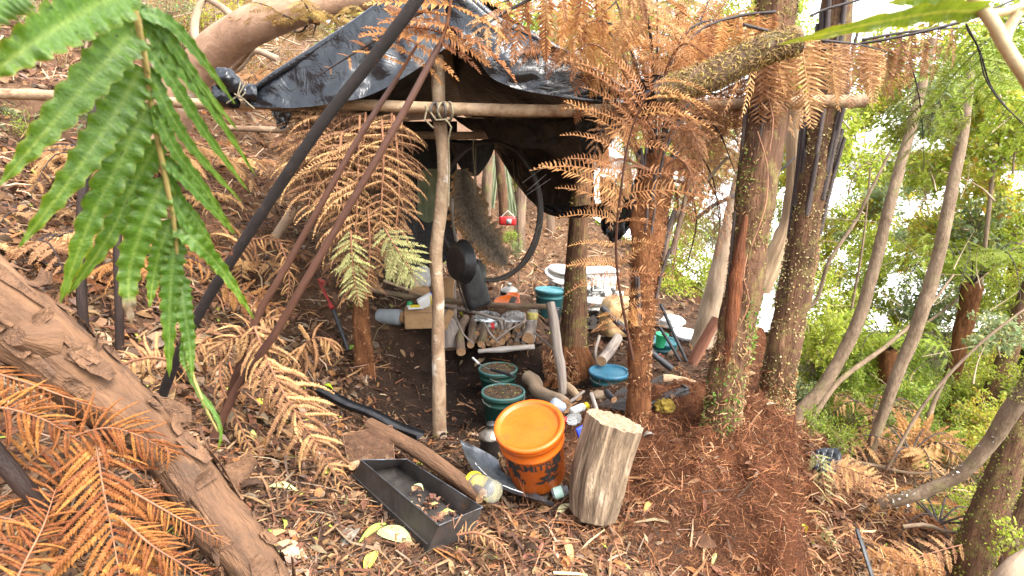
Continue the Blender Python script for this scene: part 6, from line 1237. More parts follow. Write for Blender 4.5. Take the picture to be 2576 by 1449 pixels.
# metal tray
tr = thing('metal_tray', 'long black steel fire tray with dead leaves in one end, on the ground in front', 'tray', A(1000, 1300, 2.1)); C1, C2, C3, C4 = A(908, 1157, 2.35), A(1023, 1155, 2.37), A(1214, 1276, 2.04), A(1104, 1322, 1.90)
B1, B4, B3 = A(884, 1212, 2.38), A(1073, 1391, 1.915), A(1189, 1345, 2.03); B2 = B1 + (B3 - B4)
def plate(name, a, b, c, d, thick, inw, nu=16, nv=6, dent=.006, seed=1, mat=m_steel):
    u = np.linspace(0, 1, nu)[:, None, None]; vv = np.linspace(0, 1, nv)[None, :, None]; Gp = (a * (1 - u) + b * u) * (1 - vv) + (d * (1 - u) + c * u) * vv
    n = norm(np.asarray(inw)); bump_ = dent * fbm(Gp, 6, 2, seed) * np.sin(u[..., 0] * np.pi) * np.sin(vv[..., 0] * np.pi * .9 + .1)
    O = Gp + n * bump_[..., None]; I = O + n * thick; q = MB(); grid(q, O); grid(q, I[:, ::-1])
    for s_, e_ in ((O[:, 0], I[:, 0]), (I[:, -1], O[:, -1]), (I[0], O[0]), (O[-1], I[-1])): grid(q, np.stack([s_, e_], 1))
    return obj(name, q, mat, tr)
cen = (C1 + C2 + C3 + C4) / 4
plate('side_panel', C1, C4, B4, B1, .002, cen - (C1 + C4) / 2, seed=2); plate('side_panel', C3, C2, B2, B3, .002, cen - (C2 + C3) / 2, seed=3)
plate('end_panel', C4, C3, B3, B4, .002, cen - (C3 + C4) / 2, seed=4); plate('end_panel', C2, C1, B1, B2, .002, cen - (C1 + C2) / 2, seed=5); UPB = np.array((0, 0, .036)); plate('bottom', B1 + UPB, B2 + UPB, B3 + UPB, B4 + UPB, .002, (0, 0, 1), 10, 20, .004, 6)
for a, b in ((C1, C4), (C4, C3), (C3, C2), (C2, C1)): q = MB(); tube(q, [a, b], .0028, m=6, n=4); obj('rim_wire', q, m_sheet, tr)
q = MB(); c = A(1152, 1303, 1.93); d = norm(C3 - C4); pts = [c + d * .028 * math.cos(a) + np.array((-.006, -.018, 0)) * (1 + math.sin(a)) + np.array((0, 0, 1)) * (-.02 * math.sin(a)) for a in np.linspace(-.6, 3.9, 18)]; tube(q, pts, .0035, m=7); obj('ring_handle', q, m_rusty, tr)
q = MB(); tube(q, AP((1096, 1298, 1.9), (1110, 1300, 1.885), (1104, 1304, 1.88), (1118, 1306, 1.89)), .0018, m=5); obj('wire_tie', q, m_rusty, tr)
# bent sheet of steel
sh_ = thing('steel_sheet', 'curved scrap of dark sheet steel with rusty tip, propped under the orange bucket', 'metal sheet', A(1280, 1225, 2.25)); Lc = catmull(AP((1157, 1107, 2.52), (1168, 1140, 2.46), (1188, 1178, 2.38), (1225, 1210, 2.30), (1290, 1240, 2.23), (1392, 1268, 2.16)), 40); Rc = catmull(AP((1158, 1106, 2.53), (1205, 1128, 2.56), (1250, 1155, 2.56), (1262, 1185, 2.48), (1305, 1215, 2.38), (1394, 1266, 2.17)), 40)
u = np.linspace(0, 1, 14)[None, :, None]; Gs = Lc[:, None] * (1 - u) + Rc[:, None] * u + np.array((0, -.25, 1)) * (-.018 * np.sin(u * np.pi)); q = MB(); grid(q, Gs); grid(q, (Gs + np.array((0, .001, -.003)))[:, ::-1]); obj('plate', q, m_sheet, sh_)
q = MB()
for k in range(9): a = Lc[14 + 2 * k] * .8 + Rc[14 + 2 * k] * .2 + np.array((0, -.004, .006)); tube(q, [a, a + (Lc[17 + 2 * k] - Lc[14 + 2 * k]) * (.5 + .3 * (k % 3))], [.002, .003, .001], m=5, n=4)
obj('paint_scratch', q, m_white, sh_)
ax = norm(A(1268, 1248, 2.14) - A(1192, 1212, 2.30)); jr = local_thing('jar', 'clear plastic jar with a yellow lid lying under the steel sheet', 'jar', A(1192, 1214, 2.30), ax); obj('lid', L([(0, -.012), (.048, -.012), (.05, -.009), (.05, .012), (.046, .014)], 36), m_yellow, jr)
obj('body', L([(.045, .014), (.047, .03), (.048, .135), (.044, .15), (0, .152)], 36), m_clear, jr); obj('contents', L([(0, .018), (.043, .02), (.043, .05), (0, .06)], 24), m_yellow, jr)
o = local_thing('jar', 'small clear jar pressed under the base of the orange bucket', 'jar', A(1400, 1240, 2.28), (.9, .1, .25)); obj('body', L([(0, -.02), (.024, -.02), (.026, -.016), (.026, .035), (.02, .045), (.02, .055), (0, .056)], 28), m_clear, o); obj('label', L([(.0265, -.01), (.0265, .028)], 28), M('mint_label', (.45, .62, .50), rough=.5, bump=0), o)
o = local_thing('torch', 'red and grey torch lying at the foot of the post', 'torch', A(1127, 1178, 2.82), (.55, -.4, -.35)); obj('head', L([(0, 0), (.019, 0), (.021, .004), (.019, .03), (.014, .036)], 20), m_red, o); obj('body', L([(.014, .036), (.014, .09), (.011, .094), (0, .095)], 20), m_blue, o)
# bottles and bits
o = local_thing('spice_jar', 'white plastic jar with a yellow cap lying by the crooked branch', 'jar', A(1437, 1036, 2.98), norm(A(1480, 1018, 3.05) - A(1437, 1036, 2.98))); obj('body', L([(0, 0), (.021, 0), (.0235, .004), (.0235, .085), (.018, .094)], 28), m_white, o); obj('cap', L([(.019, .094), (.0195, .094), (.0195, .12), (0, .121)], 24), m_yellow, o)
o = local_thing('jar', 'pale blue white plastic jar lying behind the orange lid', 'jar', A(1392, 1012, 2.98), (.5, .3, -.42)); obj('body', L([(0, 0), (.026, 0), (.029, .004), (.029, .075), (.024, .086), (0, .087)], 28), M('pale_blue_plastic', (.48, .54, .60), (.62, .67, .72), rough=.35, bump=.1, trans=.3), o)
o = local_thing('bottle', 'clear bottle with a red collar right of the orange lid', 'bottle', A(1415, 1058, 2.75), norm(A(1462, 1050, 2.8) - A(1415, 1058, 2.75))); obj('collar', L([(0, 0), (.017, 0), (.018, .003), (.018, .022), (.015, .024)], 22), m_red, o); obj('body', L([(.015, .024), (.028, .045), (.028, .10), (0, .105)], 24), m_clear, o)
o = local_thing('packet', 'bright blue plastic packet behind the sawn log', 'packet', A(1466, 1098, 2.55), (-.3, -.1, 1), .4); q = MB(); box(q, (0, 0, .025), (.05, .018, .06), bev=.006); obj('wrap', q, m_blue, o); q = MB(); box(q, (-.0, 0, -.008), (.052, .02, .006)); obj('edge', q, m_white, o)
sack('plastic_bag', 'small twist of clear wrap beside the red collared bottle', 'plastic bag', A(1440, 1066, 2.72), (.03, .03, .02), m_clear, 21)
log('crooked_branch', 'smooth crooked tan branch lying between the soil buckets and the post', A(1336, 952, 3.95), A(1336, 952, 3.95) + (.001, 0, 0), .01, m_barkpale, 'branch') if False else None
mb = MB(); tube(mb, AP((1326, 948, 4.0), (1345, 962, 3.92), (1352, 985, 3.82), (1378, 998, 3.68), (1408, 1008, 3.5), (1424, 1022, 3.38)), [.05, .055, .05, .048, .047, .045], m=16, lump=.08, capmi=1); obj('crooked_branch', mb, [m_barkpale, m_end], loc=A(1345, 962, 3.92), label='smooth crooked tan branch lying between the soil buckets and the post', cat='branch')
rg = np.random.default_rng(12)
for lab, a, b, r, mm in (('weathered wood chunk lying behind the grey forked post', (1425, 970, 3.8), (1455, 1000, 3.6), .028, m_wood), ('grey stick pointing up behind the sawn log', (1487, 990, 2.9), (1502, 1036, 2.75), .011, m_grey), ('grey stick with a blue end lying beside the spice jar', (1432, 1012, 3.2), (1468, 985, 3.5), .010, m_grey),
                         ('split log leaning below the jerrycan', (1512, 908, 4.0), (1555, 850, 4.4), .040, m_grey), ('bent grey stick standing left of the split log', (1501, 918, 4.1), (1508, 845, 4.4), .012, m_grey), ('tan plank lying behind the black board', (1668, 952, 3.4), (1748, 968, 3.35), .028, m_wood),
                         ('thick log lying from under the wire mesh past the tray', (930, 1068, 2.72), (1212, 1248, 2.22), .036, m_paper), ('small round log end poking out left of the tray', (886, 1173, 2.38), (930, 1150, 2.6), .018, m_wood), ('dark board offcut by the ribbed mat', (1525, 985, 3.05), (1545, 1005, 2.95), .018, m_rubber)):
    log('log' if r > .02 else 'stick', lab, A(*a), A(*b), [r, r * 1.04, r * .95], mm, 'log' if r > .02 else 'stick', m=14, lump=.14, seed=int(a[0]))
for lab, pts, r in (('left of two thin black poles leaning over the white bucket', ((1653, 813, 4.3), (1690, 872, 4.25), (1724, 932, 4.2)), .012), ('right of two thin black poles leaning over the white bucket', ((1662, 765, 4.4), (1694, 838, 4.3), (1730, 914, 4.2)), .013), ('thick black pole passing behind the middle tree fern to the soil', ((1514, 773, 4.1), (1580, 836, 4.0), (1640, 888, 3.95), (1690, 928, 3.9)), .024)):
    mb = MB(); tube(mb, AP(*pts), r, m=10, lump=.08); obj('black_pole', mb, m_rubber, loc=AP(*pts)[0], label=lab, cat='pole')
rk = sack('stone', 'tan stone lying by the ribbed mat', 'stone', A(1508, 1000, 3.05), (.05, .035, .025), m_barkpale, 33, amp=.1, part='rock')
def slab(name, label, cat, cs, th, mat, part='board', ribs=0):
    cs = [np.asarray(c) for c in cs]; o = thing(name, label, cat, tuple(cs[0])); up = norm(np.cross(cs[1] - cs[0], cs[3] - cs[0])); up = up if up[2] > 0 else -up
    top = cs; bot = [c - up * th for c in cs]; q = MB(); q.add(top + bot, [(0, 1, 2, 3), (7, 6, 5, 4), (0, 4, 5, 1), (1, 5, 6, 2), (2, 6, 7, 3), (3, 7, 4, 0)]); obj(part, q, mat, o, smooth=False)
    for k in range(ribs):
        u = (k + .5) / ribs; q = MB(); tube(q, [cs[0] * (1 - u) + cs[1] * u + up * .003, cs[3] * (1 - u) + cs[2] * u + up * .003], .0042, m=5, n=3); obj('rib', q, mat, o)
    return o
slab('rubber_mat', 'black ribbed rubber mat lying between the sawn log and the fern trunk', 'mat', [gnd(px, py) + np.array((0, 0, .035)) for px, py in ((1504, 1036), (1590, 1054), (1618, 1014), (1568, 987))], .008, m_rubber, 'sheet', ribs=16)
bdc = [gnd(px, py) + np.array((0, 0, .045)) for px, py in ((1630, 1040), (1730, 1000), (1672, 955), (1605, 985))]
bd = slab('black_board', 'black board lying tilted behind the fern trunk on the root mound', 'board', bdc, .022, m_rubber, 'board')
q = MB(); c4 = bdc[:3]; tube(q, [c + np.array((0, 0, .004)) for c in c4[:2]], .008, m=6, n=4); tube(q, [c + np.array((0, 0, .004)) for c in c4[1:]], .008, m=6, n=4); obj('edge', q, m_rubber, bd)
tt = sack('moss_tuft', 'small orange yellow moss tuft on the mound by the black board', 'moss tuft', gnd(1672, 1034), (.05, .04, .04), M('golden_moss', (.22, .14, .02), (.42, .29, .05), scale=40, rough=.9, bump=1, bs=120), 41, amp=.6, sc=9, part='cushion')
pg = AP((2040, 1150, 3.6), (2075, 1128, 3.7), (2108, 1132, 3.75), (2122, 1182, 3.6)); tb_ = thing('plastic_scrap', 'crumpled black plastic scrap lying below the right side of the root mound', 'plastic sheet', pg[0])
sheet('film', ((2036, 1138, 3.7), (2075, 1126, 3.75), (2106, 1130, 3.8)), ((2050, 1180, 3.5), (2090, 1186, 3.5), (2124, 1184, 3.5)), 24, 20, m_tarp, tb_, .09, 3, 44, fine=.02)
mb = MB(); tube(mb, AP((2155, 1330, 2.7), (2172, 1380, 2.65), (2200, 1470, 2.5)), [.013, .016, .014], m=8, flat=.5); obj('plastic_pipe', mb, m_rubber, loc=A(2172, 1380, 2.65), label='dark flattened pipe poking down out of the right edge of the mound', cat='pipe')
# black channel plank
mb = MB(); a, b = A(786, 978, 3.15), A(1058, 1102, 2.80); d = norm(b - a); s = norm(np.cross(d, (0, 0, 1))); u = np.linspace(0, 1, 30)[:, None, None]; prof = np.array([(-.032, .022), (-.032, 0), (.032, 0), (.032, .022)]); Gp = a + (b - a) * u + s * prof[None, :, :1] + np.array((0, 0, 1)) * prof[None, :, 1:] + np.array((0, 0, .006)) * np.sin(u * 14); grid(mb, Gp); grid(mb, (Gp - np.array((0, 0, .003)))[:, ::-1])
obj('gutter', mb, m_rubber, loc=a, label='black plastic gutter lying along the edge of the slope behind the wire mesh', cat='gutter')
# wire mesh
wm = thing('wire_mesh', 'rusty expanded wire mesh lying on the log behind the tray', 'wire mesh', A(925, 1120, 2.5)); K = [A(862, 1092, 2.62), A(986, 1070, 2.68), A(992, 1152, 2.46), A(878, 1172, 2.42)]
def wmp(u, v): return (K[0] * (1 - u) + K[1] * u) * (1 - v) + (K[3] * (1 - u) + K[2] * u) * v + np.array((0, -.01, .03)) * math.sin(u * 3.1) * math.sin(v * 3.1)
q = MB(); n = 30
for k in range(-n, n):
    for sg in (1, -1):
        pts = []
        for t in np.linspace(0, 1, 15):
            u = (k + .5) / n + (t * .62 if sg > 0 else -t * .62 + .62)
            if 0 <= u <= 1: pts.append(wmp(u, t))
        if len(pts) > 2: tube(q, pts, .0011, m=3, n=len(pts), cap=False)
obj('strand', q, m_rusty, wm, kind='stuff')
for i in range(4): q = MB(); e = [(0, 0), (1, 0), (1, 1), (0, 1), (0, 0)]; tube(q, [wmp(*(np.array(e[i]) * (1 - t) + np.array(e[i + 1]) * t)) for t in np.linspace(0, 1, 6)], .0026, m=6); obj('edge_wire', q, m_rusty, wm)
# leaves one can tell apart
def big_leaf(label, px, py, dpx, dpy, wpx, colr, name='fallen_leaf', Y=None, lift=.012, bend=.25):
    a = gnd(px, py) if Y is None else A(px, py, Y); b = gnd(px + dpx, py + dpy) if Y is None else A(px + dpx, py + dpy, Y); Ln = np.linalg.norm(b - a); d = norm(b - a); up = np.array((0, -.15, 1.)); s = norm(np.cross(d, up)); up = np.cross(s, d); hw = wpx / FPX * a[1] * .55
    t = np.linspace(0, 1, 12)[:, None]; vv = np.linspace(-1, 1, 7)[None]; ww = np.sin(np.pi * np.clip(t, .02, .98) ** .85) ** .8 * hw
    Gp = a + d * (t * Ln)[..., None] + s * (vv * ww)[..., None] + up * (lift + bend * hw * (np.abs(vv) ** 1.5) * np.cos(t * 3) + .02 * np.sin(t * 3.1))[..., None]
    c = np.ones((12, 7, 3)) * np.array(colr); c = np.where((np.abs(vv) < .1)[..., None], c * 1.5, c); q = MB(); grid(q, Gp, c.reshape(-1, 3)); return obj(name, q, m_litter, loc=tuple(a), label=label, cat='leaf')
GRN_, YEL, PAL, GRY = (.20, .34, .04), (.50, .44, .08), (.42, .46, .20), (.21, .18, .14)
for a in (('large pale green leaf lying against the front of the tray', 1035, 1375, -95, -42, 52, PAL), ('bent green leaf lying left of the large pale one', 972, 1325, -70, 45, 22, (.3, .4, .08)), ('grey brown leaf with a green midrib, left of the bent green leaf', 905, 1328, -50, 62, 38, GRY), ('pale greenish leaf lying on the litter left of the tray', 675, 1232, 75, 8, 24, PAL), ('yellow leaf curled at the bottom edge below the tray', 920, 1449, 30, -60, 32, YEL),
          ('small bright green leaf right of the paperbark trunk', 668, 1368, 14, -32, 22, GRN_), ('yellowish leaf below the small bright green one', 645, 1400, 22, -40, 20, (.4, .42, .06)), ('narrow pale leaf pointing right at the foot of the paperbark trunk', 640, 1415, 85, -18, 14, PAL), ('broad curled tan leaf lying below the small green leaf', 690, 1380, 85, 30, 46, (.46, .32, .19)),
          ('pale leaf on the dirt right of the steel sheet', 1398, 1308, 40, -36, 20, (.5, .46, .24)), ('bright yellow green leaf by the black gutter', 812, 975, 24, 10, 16, (.35, .5, .02)), ('small green leaf at the foot of the fern stump', 880, 885, 18, -12, 16, GRN_), ('curled tan bark strip on the dirt below the sawn log', 1440, 1430, -20, -75, 22, (.48, .27, .12)), ('green leaf lying at the foot of the brown stalks', 622, 1085, 24, 30, 14, (.42, .45, .15)),
          ('yellow green leaf right of the twin black stalk feet', 640, 1010, 18, 14, 16, (.45, .48, .05)), ('green leaf on the slope by the trailing frond', 560, 985, 26, 10, 14, (.3, .45, .06)), ('orange chip of bark on the front of the root mound', 1640, 1270, -22, 28, 14, (.5, .25, .08)), ('pale grey leaf stuck on the root mound near its top', 1955, 1030, -28, -8, 16, (.33, .25, .17)),
          ('grey leaf lying on the left of the root mound', 1620, 1105, 28, -8, 14, (.28, .24, .2)), ('yellow speck of a leaf low on the right of the mound', 2015, 1330, 10, 18, 12, (.6, .45, .04)), ('pale green leaf slanting low on the root mound', 1790, 1430, 12, -36, 10, (.35, .36, .14))): big_leaf(*a)
rg = np.random.default_rng(9); f = lambda u, v: (B1 * (1 - u) + B2 * u) * (1 - v) + (B4 * (1 - u) + B3 * u) * v
tpl = leaf_tpl(.2, .2, .08); n = 70; u = .2 + .75 * rg.random(n); v = np.clip(.86 - .30 * np.abs(rg.normal(size=n)) * .6, .3, .95); P = np.array([f(a, b) for a, b in zip(u, v)]) + np.array((0, 0, .042)) + np.abs(rg.normal(size=(n, 1))) * np.array((0, 0, .014))
q = MB(); inst(q, tpl[0], tpl[1], P, rg.normal(size=(n, 3)) * (1, 1, .4), np.tile((0, 0, 1.), (n, 1)) + .6 * rg.normal(size=(n, 3)), .02 + .035 * rg.random(n), pal(rg, n, [(.2, .10, .06), (.3, .17, .1), (.14, .07, .045), (.42, .36, .14)], [4, 3, 4, 1])); obj('dead_leaves', q, m_litter, kind='stuff', label='curled brown leaves lying in the end of the tray')
big_leaf('small pale green leaf inside the tray', 1040, 1222, 24, 14, 9, PAL, Y=2.22, lift=.004); big_leaf('yellow green leaf inside the front end of the tray', 1110, 1302, 36, -8, 8, (.42, .42, .1), Y=1.99)
# ------------------------------------------------------------------ the bush around the camp
LEAF5 = (np.array([(0, 0, 0), (.28, -.20, .05), (.62, -.19, .03), (1, 0, -.08), (.62, .19, .03), (.28, .20, .05)], float), [np.array([(0, 1, 2), (0, 2, 4), (0, 4, 5), (2, 3, 4)])])
GREENS = {'bright': ([(.33, .40, .04), (.40, .46, .06), (.48, .50, .11), (.24, .33, .035)], (4, 4, 2, 2)),
          'deep': ([(.16, .25, .03), (.22, .30, .04), (.28, .35, .06), (.34, .40, .08)], (3, 4, 3, 2)),
          'yellow': ([(.42, .42, .06), (.48, .38, .06), (.33, .39, .05), (.48, .29, .06)], (3, 2, 4, 1)),
          'pale': ([(.26, .33, .16), (.34, .40, .22), (.20, .28, .12), (.36, .36, .12)], (3, 3, 2, 2)),
          'dry': ([(.34, .19, .07), (.26, .13, .05), (.42, .28, .12), (.22, .22, .05)], (4, 3, 2, 2))}
def bush_mesh(seed, palette, n=2600, lsize=.075, shape=(1, 1, 1), twigs=26):
    rg = np.random.default_rng(seed); P = []; X = []; st = MB()
    tube(st, [(0, 0, -.9), (.05, .02, -.5), (.0, .03, -.1)], [.03, .025, .015], m=6, n=6)
    for k in range(twigs):
        d = norm(rg.normal(size=3) + np.array((0, 0, .25))); R_ = .55 + .45 * rg.random()
        tip = d * np.array(shape) * R_; b = np.array((0, 0, -.5 + .4 * rg.random())); mid = (b + tip) / 2 + .12 * rg.normal(size=3)
        c = catmull([b, mid, tip], 14); tube(st, c, [.012, .003], m=4, n=7, cap=False)
        m = n // twigs; t = .35 + .65 * rg.random(m) ** .8; i = (t * 13).astype(int)
        P.append(c[i] + .085 * rg.normal(size=(m, 3))); X.append(norm(c[np.minimum(i + 1, 13)] - c[i] + 1e-6) * .5 + rg.normal(size=(m, 3)) * .8 + np.array((0, 0, -.25)))
    P = np.concatenate(P); X = np.concatenate(X); m = len(P); Z = norm(np.array((0, 0, 1.)) + .75 * rg.normal(size=(m, 3)))
    q = MB(); inst(q, LEAF5[0], LEAF5[1], P, X, Z, lsize * (.55 + .8 * rg.random(m)), pal(rg, m, GREENS[palette][0], GREENS[palette][1]))
    return q.mesh('leaves', m_leaf, smooth=False), st.mesh('stems', m_barkpale)
_bm = {}
def bush(px, py, Y, R_, palette, v=0, lsize=.075, n=2600, sq=(1, 1, 1), label=None, group=None, name='shrub', cat='shrub'):
    k = (palette, v, lsize, n)
    if k not in _bm: _bm[k] = bush_mesh(1000 + 17 * v + len(palette), palette, n, lsize)
    p = A(px, py, Y); o = thing(name, label, cat, tuple(p), group, world=False)
    for nm, me in (('leaves', _bm[k][0]), ('stem', _bm[k][1])):
        c = bpy.data.objects.new(nm, me); COL.objects.link(c); c.parent = o
    o.scale = (R_ * sq[0], R_ * sq[1], R_ * sq[2]); o.rotation_euler = (0.2 * FR.normal(), 0.2 * FR.normal(), FR.random() * 6.28)
    if nm == 'leaves': pass
    return o
LM = [(1640, 600, 'the middle tree fern'), (1870, 700, 'the creeper covered trunk'), (2010, 700, 'the black stumped mossy trunk'), (2175, 255, 'the sawn beam end'), (2230, 520, 'the slender leaning grey tree'), (2090, 930, 'the foot of the slender grey tree'),
      (2390, 520, 'the curved tan tree'), (2240, 1000, 'the foot of the curved tan tree'), (2430, 800, 'the dark trunked tree fern'), (2520, 1250, 'the mossy double trunk'), (2330, 1240, 'the bent lichen branch'), (2500, 60, 'the pale blurred stalks'),
      (1560, 210, 'the right corner of the tarp'), (1110, 0, 'the tarp peak'), (700, 170, 'the left edge of the tarp'), (560, 110, 'the thick tan trunk'), (200, 250, 'the green fern leaves'), (1290, 600, 'the hoop'), (1850, 150, 'the mossy branch'), (2080, 1160, 'the black plastic scrap'),
      (2540, 850, 'the dark leaning mossy trunk'), (2100, 680, 'the crooked tan sapling'), (2480, 450, 'the slim upright tree'), (1620, 100, 'the orange fern crown'), (2300, 60, 'the edge-on yellow green leaf'), (1450, 600, 'the hut tree')]
ADJ = {'bright': 'bright green', 'deep': 'deep green', 'yellow': 'yellow green', 'pale': 'pale green', 'dry': 'dry tan'}
_used = set()
def where(adj, noun, px, py, Y):
    for far in ('', 'more distant '):
        for lx, ly, nm in sorted(LM, key=lambda q: (q[0] - px) ** 2 + (q[1] - py) ** 2)[:4]:
            dx, dy = px - lx, py - ly
            d = ('right of' if dx > 0 else 'left of') if abs(dx) > abs(dy) else ('below' if dy > 0 else 'above')
            d2 = ('low right of' if dx > 0 else 'low left of') if dy > 0 else ('high right of' if dx > 0 else 'high left of')
            for dd in (d, d2):
                t = '%s%s %s %s' % (far, adj, noun, dd + ' ' + nm)
                if t not in _used: _used.add(t); return t
    return '%s %s among its like near %s' % (adj, noun, nm)
def bushes(lst, noun, group, **k):
    for i, (px, py, Y, R_, p) in enumerate(lst): bush(px, py, Y, R_, p, v=i % 3, label=where(ADJ[p], noun, px, py, Y), group=group, **k)
# right: leaf sprays and shrubs down the bright slope
bushes([(1700, 620, 7.5, .55, 'bright'), (1760, 690, 7.0, .5, 'bright'), (1690, 740, 6.6, .45, 'bright'), (1780, 800, 6.4, .45, 'deep'), (1740, 560, 9, .6, 'bright'), (1640, 560, 10, .6, 'bright'), (1810, 620, 8, .5, 'pale'),
        (1520, 620, 11, .7, 'bright'), (1560, 700, 9.5, .55, 'pale'), (1700, 480, 10, .5, 'bright'), (1640, 400, 11, .6, 'bright'), (1570, 480, 11, .6, 'pale'), (1700, 380, 12, .7, 'pale'), (1600, 330, 13, .8, 'bright'), (1960, 520, 9, .4, 'bright'), (1965, 640, 8, .4, 'bright'), (1950, 420, 10, .5, 'pale'), (1975, 730, 7, .35, 'bright'), (1900, 560, 11, .5, 'bright')],
       'leafy shrub', 'leafy shrubs behind the middle tree fern')
bushes([(2040, 700, 7, .5, 'bright'), (2100, 800, 7, .55, 'bright'), (2050, 900, 6.4, .45, 'bright'), (2130, 930, 6.2, .5, 'deep'), (2210, 880, 7.5, .6, 'bright'), (2290, 960, 6.6, .55, 'deep'), (2250, 1020, 6.0, .45, 'bright'),
        (2340, 1030, 6.0, .45, 'deep'), (2420, 1000, 6.5, .5, 'bright'), (2150, 1040, 5.6, .35, 'deep'), (2090, 1020, 5.8, .35, 'bright'), (2480, 900, 7, .5, 'yellow'), (2550, 940, 6, .5, 'bright'), (2350, 860, 8.5, .6, 'pale'),
        (2450, 780, 9, .6, 'pale'), (2540, 760, 8, .6, 'bright'), (2280, 760, 9.5, .55, 'pale'), (2400, 660, 10, .6, 'bright'), (2520, 640, 9, .6, 'yellow'), (2020, 610, 9, .5, 'bright'), (2110, 690, 10, .5, 'pale'), (2180, 760, 10, .5, 'bright'),
        (2500, 1060, 5.4, .4, 'yellow'), (2380, 1110, 5.2, .3, 'deep'), (2560, 1180, 4.6, .3, 'bright'), (2060, 1080, 5.2, .25, 'deep')],
       'leafy shrub', 'leafy shrubs down the bright slope')
bushes([(2120, 330, 7, .42, 'bright'), (2160, 420, 7, .36, 'bright'), (2060, 440, 6.5, .32, 'bright'), (2230, 400, 8, .4, 'bright'), (2330, 430, 8, .45, 'bright'), (2420, 380, 8, .5, 'yellow'), (2500, 450, 7.5, .5, 'yellow'), (2560, 340, 7, .5, 'bright'), (2480, 280, 8, .5, 'bright'),
        (2340, 560, 8, .36, 'yellow'), (2420, 540, 8.5, .42, 'yellow'), (2550, 560, 8, .45, 'bright'), (2210, 590, 7.5, .3, 'bright'), (2290, 640, 8, .32, 'yellow'), (2130, 540, 7, .24, 'bright'), (2380, 250, 9, .6, 'bright'), (2280, 300, 9, .55, 'bright'), (2200, 240, 9, .5, 'yellow'),
        (2500, 140, 8, .6, 'bright'), (2380, 90, 9, .6, 'yellow'), (2250, 120, 10, .6, 'bright'), (2130, 150, 10, .6, 'yellow'), (2560, 60, 7, .5, 'bright'), (2080, 560, 8.5, .3, 'yellow')],
       'loose leaf spray', 'leaf sprays on the trees at the right', name='leaf_spray', cat='foliage', n=800, lsize=.16)
rq = np.random.default_rng(55); more = []
while len(more) < 46:
    px, py = 1985 + 610 * rq.random(), 180 + 640 * rq.random()
    if ((px - 2255) / 95) ** 2 + ((py - 530) / 105) ** 2 < 1 or (px - 2420) ** 2 + (py - 470) ** 2 < 50 ** 2: continue
    more.append((px, py, 7.5 + 5 * rq.random(), .34 + .3 * rq.random(), ('bright', 'bright', 'yellow', 'pale')[int(rq.random() * 4)]))
more += [(2165 + 190 * rq.random(), 430 + 210 * rq.random(), 11 + 5 * rq.random(), .35 + .3 * rq.random(), ('pale', 'bright', 'yellow')[int(rq.random() * 3)]) for _ in range(12)]
bushes(more, 'thin leaf spray', 'thin leaf sprays on the trees at the right', name='leaf_spray', cat='foliage', n=900, lsize=.17)
more = [(1990 + 590 * rq.random(), 830 + 270 * rq.random() ** 1.3, 5.2 + 3.5 * rq.random(), .22 + .25 * rq.random(), ('bright', 'deep', 'pale', 'bright')[int(rq.random() * 4)]) for _ in range(30)]
bushes(more, 'low leafy bush', 'low bushes down the bright slope', name='shrub', n=1200, lsize=.14)
bushes([(2620, 300, 7, .6, 'bright'), (2700, 500, 7, .6, 'yellow'), (2680, 700, 7.5, .6, 'bright'), (2760, 880, 6, .55, 'bright'), (2640, 1000, 5.6, .4, 'deep'), (2820, 300, 8, .7, 'bright'), (2900, 650, 8, .7, 'pale'), (2720, 100, 8, .6, 'bright'), (2680, 1150, 4.8, .35, 'bright'), (2860, 1050, 6, .5, 'deep'), (2950, 480, 9, .8, 'bright'), (3000, 850, 7, .6, 'bright'), (2600, 1300, 4.2, .25, 'deep'), (2780, 1250, 4.6, .35, 'bright')],
       'leafy bush', 'leafy bushes past the right edge', n=1200, lsize=.14)
# behind the shelter and over it
bushes([(1250, 40, 11, .8, 'bright'), (1380, 100, 10, .7, 'bright'), (1480, 60, 9, .7, 'yellow'), (1500, 190, 8, .5, 'bright'), (1540, 130, 9, .6, 'bright'), (1420, 180, 10, .6, 'bright'), (1600, 60, 11, .8, 'pale'), (1700, 90, 12, .9, 'bright'), (1790, 130, 11, .8, 'pale'), (1860, 60, 11, .8, 'yellow'),
        (1960, 30, 12, .9, 'bright'), (2040, 120, 12, .8, 'bright'), (1330, -10, 12, .9, 'pale'), (1560, -10, 12, .8, 'bright'), (1820, 320, 12, .7, 'bright'), (1900, 420, 12, .7, 'pale'), (1780, 420, 12, .7, 'bright')],
       'leafy tree crown', 'leafy crowns beyond the shelter', name='leafy_tree', cat='tree', n=2600, lsize=.085)
bushes([(900, 60, 9, .6, 'yellow'), (840, 140, 8, .5, 'pale'), (780, 200, 7.5, .45, 'dry'), (700, 130, 8, .5, 'dry'), (640, 190, 7, .4, 'dry'), (720, 250, 6.5, .35, 'dry'), (960, 30, 10, .7, 'bright'), (540, 20, 8, .5, 'yellow'), (460, 60, 8, .5, 'dry'), (420, 20, 7, .45, 'pale'), (620, 20, 9, .6, 'dry'), (860, -10, 9, .6, 'dry'), (880, 100, 9, .5, 'bright')],
       'loose shrub', 'dry shrubs up the slope', n=1500, lsize=.075)
bushes([(30, 300, 4.6, .30, 'deep'), (90, 340, 4.4, .26, 'deep'), (10, 220, 5, .3, 'deep'), (120, 60, 6, .4, 'pale'), (220, 30, 6, .4, 'pale'), (60, 10, 7, .5, 'pale'), (350, 40, 7, .4, 'yellow'), (160, 180, 5.5, .3, 'dry')],
       'small shrub', 'shrubs behind the green fern', n=1500, lsize=.07)
